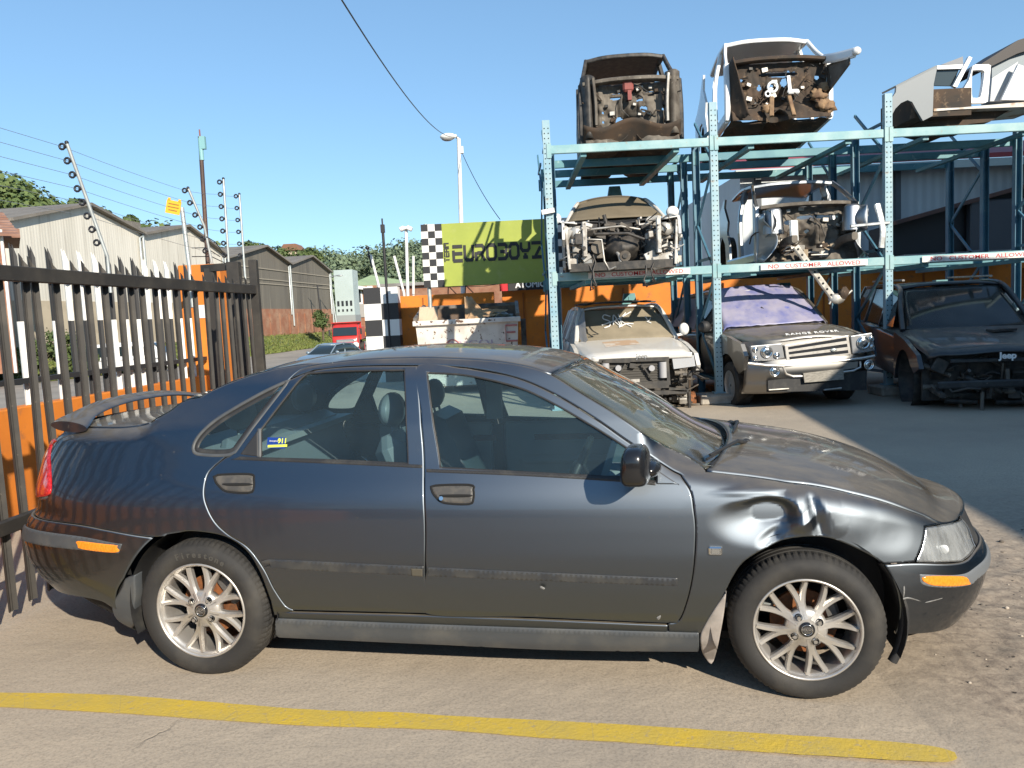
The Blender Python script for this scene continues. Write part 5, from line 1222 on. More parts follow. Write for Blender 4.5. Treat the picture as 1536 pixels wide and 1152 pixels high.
# little houses on the slope above the warehouses
for (px, py, Y, w, lab) in ((440, 376, 240, 6, 'small pale house half hidden by trees on the slope above the grey warehouses'),):
    P = atY(px, py + 6, Y); t = thing('hillside_house', lab, 'house', (P.x, Y, P.z - 3.2)); b = MB(); b.box((0, 0, 1.2), (w, 6, 6)); b.build('wall', M_BEIGE, t)
    b = MB(); b.prism([(-w / 2 - .5, 0), (w / 2 + .5, 0), (w * .3, 2.0), (-w * .3, 2.0)], -3.6, 3.6, Matrix.Translation((0, 0, 4.2)) @ Matrix.Rotation(R(90), 4, 'X')); b.build('roof', mat('brown_tiles', (.20, .10, .06), .9) if 'brown_tiles' not in bpy.data.materials else bpy.data.materials['brown_tiles'], t)
    b = MB(); b.box((-w * .2, -3.02, 2.0), (1.6, .1, 1.3)); b.build('window', M_WIN, t)
# brick house at the far left
P = atY(-60, 400, 40); ho2 = thing('brick_house', 'red brick house with a brown tiled roof at the edge beside the cream warehouse', 'house', (atY(38, 400, 40).x, 40, -.2), R(33)); q = atY(36, 345, 40)
Wd = 6.0; zE = q.z + .2; zR = atY(0, 304, 40).z + .2
HM = Matrix.Translation((-Wd, 0, 0))
b = MB(); b.M = HM; b.box((Wd / 2 - .4, 4, zE / 2), (Wd - .8, 8, zE)); b.build('wall', M_BRICK, ho2)
b = MB(); b.M = HM; n = 9
for k in range(n):                             # stepped courses of tiles
    f0, f1 = k / n, (k + 1) / n; za, zb = lerp(zE - .25, zR, f0), lerp(zE - .25, zR, f1); ya, yb = lerp(-.6, 3.6, f0), lerp(-.6, 3.6, f1); xr = Wd - .1 - f0 * .6
    b.add([(-.5, ya, za), (xr, ya, za), (xr - .07, yb, zb - .06), (-.5, yb, zb - .06), (-.5, ya, za - .12), (xr, ya, za - .12)], [(0, 1, 2, 3), (0, 4, 5, 1)])
b.box((Wd / 2, 7, zE + .3), (Wd, 6, .5)); b.build('roof', mat('dull_red_tiles', (.21, .105, .07), .85, c2=(.28, .17, .13), scale=1.5), ho2)
for x in (2.2, 4.3):
    b = MB(); b.M = HM; b.box((x, -.02, zE - 1.6), (1.2, .12, 1.6)); w = b.build('window', M_WPALE, ho2); b = MB(); b.M = HM; b.box((x, -.09, zE - 1.6), (1.0, .06, 1.4)); b.build('pane', M_WIN, w)
b = MB(); b.M = HM; b.tube([(Wd - .9, -.1, 0), (Wd - .9, -.1, zE)], .08, 8); b.build('downpipe', M_WPALE, ho2)
# trees and shrubs
def leaf_cloud(b, c, r, n, s0, s1, rn, flat=.8):
    vs = []; fs = []
    for _ in range(n):
        d = Vector((rn.gauss(0, 1), rn.gauss(0, 1), rn.gauss(0, 1))).normalized(); p = c + Vector((d.x * r, d.y * r, d.z * r * flat)) * rn.uniform(.35, 1.0) ** .6
        s = rn.uniform(s0, s1); nrm = (d + Vector((rn.uniform(-.8, .8), rn.uniform(-.8, .8), rn.uniform(-.4, .9)))).normalized(); u = nrm.orthogonal().normalized(); v = nrm.cross(u); a = rn.random() * 6; u, v = u * math.cos(a) + v * math.sin(a), v * math.cos(a) - u * math.sin(a); i = len(vs)
        vs += [p - u * s, p + v * s * .5, p + u * s, p - v * s * .5]; fs.append((i, i + 1, i + 2, i + 3))
    b.add(vs, fs)
M_TREE = leafmat('tree_leaves', (.050, .085, .022), (.095, .125, .032), (.022, .042, .012), .5); M_BARK = mat('bark', (.10, .075, .05), .9)
def tree(name, label, cat, p, h, r, seed, n=1400, ls=.22, group=None, m=None):
    rn = random.Random(seed); t = thing(name, label, cat, p, rn.random() * 6, group); b = MB(); b.tube([(0, 0, -.6), (.05 * h, 0, h * .35), (0, .03 * h, h * .7)], [.05 * h, .035 * h, .012 * h], 7)
    for k in range(5):
        a = rn.random() * 6; b.tube([(0.03 * h, 0, h * .35), (math.cos(a) * r * .6, math.sin(a) * r * .6, h * rn.uniform(.55, .8))], [.02 * h, .006 * h], 5)
    b.build('trunk', M_BARK, t); b = MB()
    for k in range(9):
        a = rn.random() * 6; q = r * rn.uniform(.1, .75); leaf_cloud(b, Vector((math.cos(a) * q, math.sin(a) * q, h * rn.uniform(.45, .92))), r * rn.uniform(.32, .6), n // 9, ls * .6, ls * 1.3, rn)
    b.build('crown', m or M_TREE, t); return t
tr_n = 0
for (px, py, Y, hh, rr, lab) in ((108, 300, 95, 9, 3.2, 'dark bluish tree standing just left of the leaning bracket, behind the cream warehouse'), (180, 322, 100, 9, 3.5, 'rounded green tree showing over the right slope of the first cream gable'), (440, 380, 205, 9, 5, 'bushy tree above the roofs of the dark grey warehouses'), (462, 378, 215, 8, 4.5, 'bushy tree beside the small pale hillside house'), (412, 374, 175, 9, 4, 'leafy tree over the peak of the third gable'), (388, 366, 190, 8, 4, 'dark tree left of the third gable peak')):
    P = atY(px, py, Y); tree('tree', lab, 'tree', (P.x, Y, P.z - hh * .95), hh, rr, int(px), 1600, .5, 'trees behind the warehouses')
P = wpt(457); tree('shrub', 'round leafy shrub against the red brick base of the grey warehouses', 'shrub', (P.x + 3.5, P.y - 3.0, .1), 3.0, 1.5, 4, 1300, .16)
for k, (px, Y, hh, lab) in enumerate(((66, 44, 2.4, 'tall weedy bush seen between the pales at the far left of the verge'), (88, 46, 3.2, 'largest weedy bush seen between the pales on the verge'), (112, 46, 2.2, 'low weedy bush right of the largest one on the verge'), (132, 47, 1.6, 'small weedy bush beside the white minibus'))):
    x = (px - 768) / 1150 * Y; tree('bush', lab, 'bush', (x, Y, gz(x, Y) - .1), hh, hh * .42, 30 + k, 900, .13, 'weedy bushes on the verge')
# ------------------------------------------------ vehicles in the street
def smooth_body(b, st, n=14, mi=0):
    """loft: stations (x, half width, z low, z high, roundness)"""
    rows = []
    for x, w, za, zb, e in st:
        r = []
        for k in range(n + 1):
            a = -PI / 2 + PI * k / n; r.append(Vector((x, w * math.copysign(abs(math.cos(a)) ** e, math.cos(a)), (za + zb) / 2 + (zb - za) / 2 * math.copysign(abs(math.sin(a)) ** e, math.sin(a)))))
        for k in range(1, n): r.append(Vector((x, -r[n - k].y, r[n - k].z)))
        rows.append(r)
    m = len(rows[0]); vs = [p for r in rows for p in r]; fs = [(i * m + j, i * m + (j + 1) % m, (i + 1) * m + (j + 1) % m, (i + 1) * m + j) for i in range(len(rows) - 1) for j in range(m)]
    fs += [tuple(range(m))[::-1], tuple(range((len(rows) - 1) * m, len(rows) * m))]; b.add(vs, fs, mi, True)
def simple_wheel(parent, p, r, w, side, m2=None):
    g = MB(); M = Matrix.Translation(p) @ Matrix(((1, 0, 0, 0), (0, 0, side, 0), (0, 1, 0, 0), (0, 0, 0, 1)))
    g.lathe([(.02, -w / 2), (r * .93, -w / 2), (r, -w / 2 + .03), (r, w / 2 - .03), (r * .93, w / 2), (r * .64, w / 2)], 28, M, smooth=False); wl = g.build('wheel', M_TYRE, parent)
    g = MB(); g.lathe([(.02, w / 2 - .02), (r * .2, w / 2 - .02), (r * .55, w / 2 - .05), (r * .64, w / 2)], 20, M); g.build('rim', m2 or M_ALLOY, wl); return wl
# white minibus, side on
Y = 50; x = (206 - 768) / 1150 * Y; mbx = thing('minibus', 'white minibus parked across the street, seen between the black pales', 'minibus', (x, Y, gz(x, Y)), R(6), None)
M_VAN = mat('white_van_paint', (.74, .75, .76), .3, coat=.4); b = MB()
smooth_body(b, [(-2.42, .70, .45, 1.75, .35), (-2.36, .82, .34, 1.98, .3), (-1.6, .85, .30, 2.06, .25), (.6, .85, .30, 2.06, .25), (1.35, .82, .30, 1.98, .3), (1.95, .80, .30, 1.30, .35), (2.3, .74, .34, 1.02, .4), (2.42, .62, .42, .85, .5)]); b.build('body', M_VAN, mbx)
M_BUSG = mat('dark_bus_glass', (.02, .03, .035), .08, coat=.5)
for (x0, x1) in ((-2.2, -1.35), (-1.25, -.25), (-.15, .75), (.85, 1.5)):
    for s in (-1, 1):
        g = MB(); zt_ = 1.80 if x1 < 1 else 1.72; g.prism([(x0, 1.18), (x1, 1.18), (x1 - (.22 if x1 > 1 else 0), zt_), (x0, zt_)], -.012, .012, Matrix.Translation((0, s * .853, 0)) @ Matrix.Rotation(R(90), 4, 'X')); g.build('window', M_BUSG, mbx)
g = MB(); g.add([(1.40, -.68, 1.92), (1.40, .68, 1.92), (1.98, .72, 1.28), (1.98, -.72, 1.28)], [(0, 1, 2, 3)]); o = g.build('windscreen', M_BUSG, mbx); o.location = (.05, 0, .02); solidify(o, .02, 0)
for xx in (-1.5, 1.35):
    for s in (-1, 1): simple_wheel(mbx, (xx, s * .76, .32), .32, .2, s)
for s in (-1, 1): g = MB(); g.box((-2.41, s * .6, 1.0), (.06, .16, .5), ch=.02); g.build('tail_light', M_RED, mbx)
g = MB(); g.box((0, -.855, .95), (4.3, .02, .05)); g.build('side_strip', mat('grey_strip', (.25, .25, .26), .5), mbx)
# blue grey saloon coming in
Y = 40; P = atY(495, 515, Y); sa = thing('saloon_car', 'pale blue grey saloon car driving in from the street beside the red truck', 'car', (P.x, Y, gz(P.x, Y)), R(-112))
M_PBL = mat('pale_blue_paint', (.26, .33, .38), .3, .4, coat=.5); b = MB()
smooth_body(b, [(-2.2, .62, .42, .82, .5), (-2.1, .80, .30, .95, .4), (-.9, .86, .24, 1.0, .3), (.6, .86, .24, .98, .3), (1.7, .82, .26, .86, .4), (2.05, .74, .30, .74, .45), (2.2, .58, .36, .62, .5)]); b.build('body', M_PBL, sa)
b = MB(); smooth_body(b, [(-1.9, .62, .86, .96, .5), (-1.2, .64, .86, 1.36, .5), (-.3, .66, .86, 1.42, .45), (.35, .64, .86, 1.34, .5), (1.05, .68, .86, .95, .5)]); b.build('cabin', M_BUSG, sa)
b = MB(); smooth_body(b, [(-1.25, .60, 1.34, 1.385, .6), (-.3, .62, 1.38, 1.44, .6), (.3, .60, 1.33, 1.375, .6)]); 
for s in (-1, 1):
    b.tube([(.98, s * .68, .93), (.32, s * .57, 1.35), (-.3, s * .58, 1.41), (-1.2, s * .56, 1.36), (-1.85, s * .62, .95)], .035, 6); b.tube([(-.35, s * .66, .95), (-.35, s * .58, 1.40)], .035, 6)
b.build('roof', M_PBL, sa)
for s in (-1, 1):
    g = MB(); g.ball((.72, s * .90, 1.0), (.06, .12, .08), 8, 6); g.build('mirror', M_PBL, sa); g = MB(); g.ball((2.03, s * .58, .66), (.14, .16, .07), 10, 6); g.build('headlight', M_ALLOY, sa)
    for xx in (-1.3, 1.3): simple_wheel(sa, (xx, s * .76, .30), .30, .19, s)
g = MB(); g.box((2.17, 0, .55), (.06, .9, .12), ch=.02); g.build('grille', M_TRIM, sa)
# red tipper truck, nose on
Y = 66; P = atY(519, 500, Y); tk = thing('tipper_truck', 'red tipper truck with a red load body coming along the street', 'truck', (P.x, Y, gz(P.x, Y)), R(-84))
M_TRED = mat('red_truck_paint', (.50, .030, .022), .35, coat=.4, c2=(.42, .03, .02), scale=1.); b = MB()
smooth_body(b, [(-.9, 1.08, .75, 2.45, .25), (-.2, 1.12, .60, 2.60, .22), (.35, 1.12, .55, 2.35, .22), (.75, 1.10, .50, 1.55, .25), (.92, 1.02, .55, 1.35, .3)]); b.build('cab', M_TRED, tk)
b = MB(); b.add([(.40, -.98, 2.28), (.40, .98, 2.28), (.74, 1.0, 1.58), (.74, -1.0, 1.58)], [(0, 1, 2, 3)]); o = b.build('windscreen', M_BUSG, tk); o.location = (.06, 0, .02); solidify(o, .03, 0)
b = MB(); b.box((.94, 0, .78), (.16, 2.2, .34), ch=.04); b.build('bumper', M_WPALE, tk); b = MB(); b.box((.94, 0, 1.18), (.10, 1.5, .22), ch=.03); b.build('grille', M_CHROME, tk)
for s in (-1, 1):
    b = MB(); b.box((1.0, s * .85, .95), (.10, .30, .18), ch=.03); b.build('headlight', M_WPALE, tk); b = MB(); b.box((.55, s * 1.32, 1.9), (.10, .16, .50), ch=.03); b.bar((.45, s * 1.1, 2.2), (.5, s * 1.3, 2.1), .03, .03); b.build('mirror', M_BPALE, tk); simple_wheel(tk, (.15, s * .95, .48), .48, .26, s, M_TRED); simple_wheel(tk, (-4.0, s * .95, .48), .48, .45, s, M_TRED)
b = MB(); b.box((-3.1, 0, 1.75), (4.2, 2.4, 1.15), ch=.03); b.box((-1.02, 0, 2.45), (.12, 2.5, .60), ch=.02); b.box((-.7, 0, 2.72), (.9, 2.5, .07)); b.build('load_body', M_TRED, tk); b = MB(); b.box((-2.4, 0, .85), (5.6, .9, .30)); b.build('chassis', M_BPALE, tk)
# yellow flatbed stopped behind it
Y = 84; P = atY(547, 500, Y); fb_ = thing('flatbed_trailer', 'orange sided flatbed trailer standing right of the red truck', 'trailer', (P.x, Y, gz(P.x, Y)), R(0)); b = MB(); b.box((0, 0, 1.35), (3.2, 2.4, .45), ch=.03); b.build('deck', mat('orange_trailer_paint', (.60, .24, .03), .5), fb_); b = MB(); b.box((0, 0, .95), (3.0, .9, .3)); b.build('chassis', M_BPALE, fb_)
for xx in (-.9, .9):
    for s in (-1, 1): g = MB(); g.lathe([(.02, -.14), (.44, -.14), (.46, 0), (.44, .14), (.02, .14)], 22, Matrix.Translation((xx, s * .9, .45)) @ Matrix.Rotation(R(90), 4, 'X')); g.build('wheel', M_TYRE, fb_)
# ------------------------------------------------ shed behind the rack
t = thing('metal_shed', 'tall pale grey corrugated metal shed with a red roof edge behind the rack', 'shed', (7.0, 23, 0))
def corr(name, c, c2, sc):
    m, tt, bb = nodes(name); tt.links.new(mixc(tt, ramp(tt, noise_node(tt, .5, 5, .6, stretch=(1, 1, .2)).outputs[0], [(.4, 0.), (.7, 1.)]), c, c2), bb.inputs['Base Color']); bb.inputs['Roughness'].default_value = .55; bb.inputs['Metallic'].default_value = .2
    tc = tt.nodes.new('ShaderNodeTexCoord'); w = tt.nodes.new('ShaderNodeTexWave'); w.bands_direction = 'X'; w.inputs['Scale'].default_value = sc; tt.links.new(tc.outputs['Object'], w.inputs['Vector']); bump(tt, bb, w.outputs[0], .3, .03); return m
zz = lambda px, py, Y: EYE + ray(px, py).z * Y / ray(px, py).y
zw = zz(1400, 246, 23)
b = MB(); b.box((11, 5, zw / 2), (22, 10, zw)); b.build('wall', corr('pale_grey_corrugated', (.50, .53, .54), (.42, .45, .46), 1.2), t)
b = MB(); b.add([(-.4, -.5, zw + .02), (22.4, -.5, zw + .02), (22.4, 5, zw + 1.35), (-.4, 5, zw + 1.35), (-.4, -.5, zw + .16), (22.4, -.5, zw + .16), (22.4, 5, zw + 1.5), (-.4, 5, zw + 1.5)], [(0, 1, 2, 3), (4, 5, 6, 7), (0, 4, 5, 1), (0, 3, 7, 4), (1, 2, 6, 5)]); b.build('roof', mat('dull_red_roof', (.34, .055, .06), .6, c2=(.27, .05, .06), scale=.6), t)
b = MB(); b.box((11, -.55, zw - .12), (22.6, .12, .22)); b.build('gutter', mat('pale_gutter', (.45, .50, .48), .5), t)
for xx in (.5, 4.6, 8.7): b = MB(); b.box((xx, -.06, zw / 2), (.16, .14, zw - .3)); b.build('cladding_post', mat('dark_post_paint', (.09, .10, .11), .6) if 'dark_post_paint' not in bpy.data.materials else bpy.data.materials['dark_post_paint'], t)
# lean-to with a sloping roof between shed and rack
p, q = atY(1338, 338, 18.6), atY(1560, 272, 18.6); t = thing('lean_to', 'dark lean-to with a sloping rusty roof edge behind the third rack bay', 'shed', (p.x, 18.6, 0))
dx, dz0, dz1 = q.x - p.x, p.z, q.z
b = MB(); b.add([(0, 0, 2.45), (dx, 0, 2.45), (dx, 0, dz1), (0, 0, dz0), (0, 1.2, 2.45), (dx, 1.2, 2.45), (dx, 1.2, dz1), (0, 1.2, dz0)], [(0, 1, 2, 3), (4, 5, 6, 7), (0, 3, 7, 4), (1, 2, 6, 5)]); b.build('wall', mat('black_cladding', (.022, .023, .026), .7), t)
b = MB(); b.bar((-.1, -.15, dz0 + .02), (dx + .1, -.15, dz1 + .02), .5, .09); b.build('roof', mat('rusty_roof_edge', (.12, .06, .045), .8, c2=(.07, .045, .04), scale=4), t)
b = MB(); b.box((dx * .72, -.22, 3.05), (1.7, .2, 1.3), ch=.03); b.build('cabinet', mat('dark_slate_metal', (.06, .065, .075), .5), t)
b = MB(); b.box((dx * .36, -.8, 2.33), (dx * .9, .9, .26)); b.build('parapet', mat('grey_concrete_ledge', (.35, .34, .32), .85), t)
# =================================================================== blue storage rack
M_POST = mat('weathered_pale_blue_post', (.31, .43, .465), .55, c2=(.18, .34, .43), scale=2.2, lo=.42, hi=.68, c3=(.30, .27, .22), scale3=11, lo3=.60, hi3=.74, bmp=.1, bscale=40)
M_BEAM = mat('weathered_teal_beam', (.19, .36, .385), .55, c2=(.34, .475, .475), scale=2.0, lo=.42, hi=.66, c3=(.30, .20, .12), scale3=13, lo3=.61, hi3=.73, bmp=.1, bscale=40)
M_HOLE = mat('post_hole', (.012, .014, .018), .9)
rack = thing('storage_rack', 'tall weathered blue steel rack of perforated posts and beams holding stripped car bodies', 'rack', (4.6, 12.1, 0))
RO = Vector((4.6, 12.1, 0)); LX = [.715, 3.29, 5.99, 8.75]; ROWS = [12.1, 13.3, 14.2, 15.3]; ZL = [2.10, 4.055]
pp = []
def upright(h, z0):
    b = MB(); b.box((0, 0, z0 + h / 2), (.115, .012, h)); b.box((-.052, .045, z0 + h / 2), (.010, .085, h)); b.box((.052, .045, z0 + h / 2), (.010, .085, h)); b.box((0, .05, z0 + .01), (.19, .16, .02))
    z = z0 + .12
    while z < z0 + h - .05:
        for x in (-.030, .030): b.tube([(x, -.0065, z), (x, -.0095, z)], .0095, 8, 1, smooth=False)
        z += .076
    return b
M_POSTD = mat('shaded_blue_post', (.045, .13, .20), .5, c2=(.08, .19, .25), scale=2.5, c3=(.16, .24, .26), scale3=12, lo3=.6, hi3=.72); M_BEAMD = mat('shaded_teal_beam', (.06, .19, .235), .5, c2=(.11, .27, .29), scale=2.2, c3=(.28, .42, .42), scale3=5, lo3=.62, hi3=.70)  # rear and inner steel: deeper blue with the rack's shade put into the colour
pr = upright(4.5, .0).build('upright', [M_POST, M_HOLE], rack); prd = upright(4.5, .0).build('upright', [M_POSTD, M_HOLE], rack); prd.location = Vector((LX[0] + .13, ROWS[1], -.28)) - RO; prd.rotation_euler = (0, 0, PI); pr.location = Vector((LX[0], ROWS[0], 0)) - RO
zb0 = {1: .15, 2: .15}
for i, x in enumerate(LX):
    for j, y in enumerate(ROWS):
        if i == 0 and j < 2: continue
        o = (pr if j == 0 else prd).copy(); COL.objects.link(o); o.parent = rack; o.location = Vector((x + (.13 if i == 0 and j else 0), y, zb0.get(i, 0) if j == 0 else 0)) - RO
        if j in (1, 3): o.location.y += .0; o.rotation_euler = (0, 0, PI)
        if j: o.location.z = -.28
for i in range(3):
    for j, y in enumerate(ROWS):
        for z in ZL:
            b = MB(); x0, x1 = LX[i] + .05, LX[i + 1] - .05
            b.box(((x0 + x1) / 2 - RO.x, y + .03 - RO.y, z), (x1 - x0, .055, .13), ch=.008)
            for xx in (x0 - .02, x1 + .02): b.box((xx - RO.x, y - .012 - RO.y, z - .02), (.07, .014, .22))
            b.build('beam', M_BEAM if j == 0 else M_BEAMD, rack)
for i in range(4):
    for (y0, y1) in ((12.17, 13.25), (14.25, 15.25)):
        b = MB(); z = .35; k = 0
        while z < 4.1:
            a, c = (y0, y1) if k % 2 == 0 else (y1, y0); b.bar((LX[i] - RO.x, a - RO.y, z), (LX[i] - RO.x, c - RO.y, z + .85), .03, .045); z += .85; k += 1
        for z in (.35, 2.3, 4.25): b.bar((LX[i] - RO.x, y0 - RO.y, z), (LX[i] - RO.x, y1 - RO.y, z), .03, .045)
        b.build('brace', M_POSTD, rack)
for i in range(3):
    for z in ZL:
        for f in (.22, .78):
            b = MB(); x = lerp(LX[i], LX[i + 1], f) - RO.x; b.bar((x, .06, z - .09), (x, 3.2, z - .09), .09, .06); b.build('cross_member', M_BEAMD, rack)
b = MB(); c = atY(822, 317, 12.05) - RO; b.box(c, (.20, .05, .07), Matrix.Rotation(R(-8), 3, 'Y')); b.build('clamp_plate', M_WPALE, rack)
M_STRIPW = mat('grimy_white_strip', (.72, .70, .67), .6, c2=(.48, .44, .40), scale=4, lo=.45, hi=.75, c3=(.30, .26, .22), scale3=20, lo3=.62, hi3=.75)
def strip_sign(pl, pr_, label, ncut=None):
    p, q = atY(*pl, 12.075), atY(*pr_, 12.075); w = q.x - p.x; t = thing('warning_strip', label, 'sign', (p.x + w / 2, 12.082, 2.10), 0, 'warning strips on the rack beams')
    b = MB(); b.box((0, -.012, 0), (w, .006, .092)); b.build('board', M_STRIPW, t)
    text('lettering', 'NO   CUSTOMER   ALLOWED', .088, frame((0, -.0165, -.002), (1, 0, 0), (0, 0, 1)), mat('red_lettering', (.55, .03, .04), .5) if 'red_lettering' not in bpy.data.materials else bpy.data.materials['red_lettering'], t, sx=w / 1.34, extrude=.0008, bold=.0004)
strip_sign((882, 408), (1035, 401), 'white warning strip with red capitals under the white wreck, partly covered by hanging hoses')
strip_sign((1141, 397), (1301, 390), 'white warning strip with red capitals under the silver shell, crossed by its dangling chassis leg')
strip_sign((1383, 385), (1560, 376), 'white warning strip with red capitals on the empty third bay')
M_CONC = mat('rough_concrete_block', (.40, .36, .30), .9, c2=(.28, .25, .21), scale=6, c3=(.48, .44, .38), scale3=20, bmp=.3, bscale=20)
for (x, lab) in ((LX[1] - .10, 'pale rough concrete block under the second front post of the rack'), (LX[2] + .02, 'grey concrete block under the third front post of the rack')):
    b = MB(); b.box((0, 0, .074), (.52, .50, .15), ch=.02); o = b.build('concrete_block', M_CONC); o.location = (x, 12.1, 0); tag(o, lab, 'block')
M_WEDGE = mat('teal_steel_wedge', (.10, .25, .27), .5, c2=(.16, .34, .34), scale=4)
def wedge(px, py, Y, lab):
    p = atY(px, py, Y); b = MB(); b.prism([(-.14, 0), (.14, 0), (.10, .20), (-.10, .20)], -.06, .06, Matrix.Rotation(R(90), 4, 'X')); b.box((0, -.065, .10), (.04, .012, .08)); o = b.build('steel_wedge', M_WEDGE); o.location = p; return tag(o, lab, 'bracket', 'teal wedges on the car roofs')
# =================================================================== stripped cars
M_GRIMEW = mat('grimy_white_metal', (.60, .58, .54), .6, c2=(.30, .27, .23), scale=5, lo=.42, hi=.62, c3=(.07, .06, .05), scale3=11, lo3=.58, hi3=.68)
M_DUSTW = paint('dusty_white_paint', (.66, .65, .62), .45, rough=.4, metal=0., dust=(.42, .34, .24))
M_WHITEP = paint('white_body_paint', (.78, .78, .77), .30, rough=.35, metal=0.)
M_SILV = paint('silver_body_paint', (.36, .38, .40), .5, rough=.55, metal=.6)
M_BRONZE = paint('bronze_grey_paint', (.26, .252, .238), .65, rough=.55, metal=.7, dust=(.29, .25, .195))
M_BLKP = paint('black_car_paint', (.014, .016, .020), .6, rough=.5, metal=.1, dust=(.20, .18, .15))
M_INNER = mat('grimy_inner_metal', (.16, .14, .115), .75, .2, c2=(.075, .062, .05), scale=4, c3=(.30, .27, .22), scale3=10, lo3=.60, hi3=.70)
M_RUSTD = mat('rusty_underside', (.070, .044, .027), .85, c2=(.032, .027, .022), scale=3, c3=(.20, .135, .08), scale3=8, lo3=.58, hi3=.72)
M_ALU = mat('dull_aluminium', (.48, .46, .42), .5, .6, c2=(.28, .26, .23), scale=8)
M_ENG = mat('greasy_black_parts', (.022, .021, .020), .55, c2=(.07, .06, .05), scale=10)
M_DUSTG = glass('dirty_glass', (.35, .42, .42), .9, .12, ((.34, .29, .21), .55, .92, 2.2))
M_CLRG = glass('dim_glass', (.18, .24, .26), .95, .05, ((.30, .28, .25), .04, .22, 2.2))
def vehicle(name, label, cat, X, Y, Z, yaw=0, pitch=0, roll=0):
    t = thing(name, label, cat, (X, Y, Z)); t.rotation_euler = (R(roll), R(pitch), R(-90 + yaw)); bpy.context.view_layer.update(); return t
def lplane(t, px, py, xl):                       # photo pixel on the thing's local plane x = xl
    M = Matrix.Translation(t.location) @ t.rotation_euler.to_matrix().to_4x4(); I = M.inverted(); o = I @ CO; d = I.to_3x3() @ ray(px, py)
    return o + d * ((xl - o.x) / d.x)
def junk(b, rn, n, lo, hi, smin, smax, nm):
    for _ in range(n):
        c = Vector([rn.uniform(a, q) for a, q in zip(lo, hi)]); k = rn.random(); mi = rn.randrange(nm); Rt = Matrix.Rotation(rn.uniform(-.6, .6), 3, rn.choice('XYZ'))
        if k < .45: b.box(c, [rn.uniform(smin, smax) for _ in range(3)], Rt, mi, ch=.008)
        elif k < .7: d = Rt @ Vector(rn.choice([(1, 0, 0), (0, 1, 0), (0, 0, 1)])) * rn.uniform(smin, smax * 1.4); b.tube([c - d, c + d], rn.uniform(.012, .04), 8, mi)
        else:
            p = [c]; 
            for _k in range(4): p.append(p[-1] + Vector((rn.uniform(-.1, .1), rn.uniform(-.16, .16), rn.uniform(-.10, .10))))
            b.tube(p, rn.uniform(.008, .02), 6, mi)
def holeplate(b, fn, nu, nv, holes, mi=0):
    vs = [fn(i / nu, j / nv) for i in range(nu + 1) for j in range(nv + 1)]; fs = []
    for i in range(nu):
        for j in range(nv):
            u, v = (i + .5) / nu, (j + .5) / nv
            if any(((u - h[0]) / h[2]) ** 2 + ((v - h[1]) / h[3]) ** 2 < 1 for h in holes): continue
            fs.append((i * (nv + 1) + j, (i + 1) * (nv + 1) + j, (i + 1) * (nv + 1) + j + 1, i * (nv + 1) + j + 1))
    b.add(vs, fs, mi, True)
def bentbar(b, pts, w, h, mi=0):
    P = [Vector(p) for p in pts]; Q = []; n = len(P)                 # smooth path, rounded rectangular section, one continuous sweep
    for i in range(n - 1):
        p1, p2 = P[i], P[i + 1]; p0 = P[i - 1] if i else p1 * 2 - p2; p3 = P[i + 2] if i + 2 < n else p2 * 2 - p1; k = 5 if n > 2 else 1
        for q_ in range(k):
            t = q_ / k; Q.append(.5 * ((2 * p1) + (p2 - p0) * t + (2 * p0 - 5 * p1 + 4 * p2 - p3) * t * t + (3 * p1 - p0 - 3 * p2 + p3) * t ** 3))
    Q.append(P[-1]); vs = []; m = len(Q)
    sec = [(-.5, -.3), (-.3, -.5), (.3, -.5), (.5, -.3), (.5, .3), (.3, .5), (-.3, .5), (-.5, .3)]
    for i, p in enumerate(Q):
        d = (Q[min(i + 1, m - 1)] - Q[max(i - 1, 0)]).normalized(); u = Vector((0, 0, 1)) if abs(d.z) < .93 else Vector((1, 0, 0))
        y = u.cross(d).normalized(); z = d.cross(y); vs += [p + y * (a * w) + z * (c * h) for a, c in sec]
    b.add(vs, [(i * 8 + j, i * 8 + (j + 1) % 8, (i + 1) * 8 + (j + 1) % 8, (i + 1) * 8 + j) for i in range(m - 1) for j in range(8)] + [tuple(range(8))[::-1], tuple(range((m - 1) * 8, m * 8))], mi)
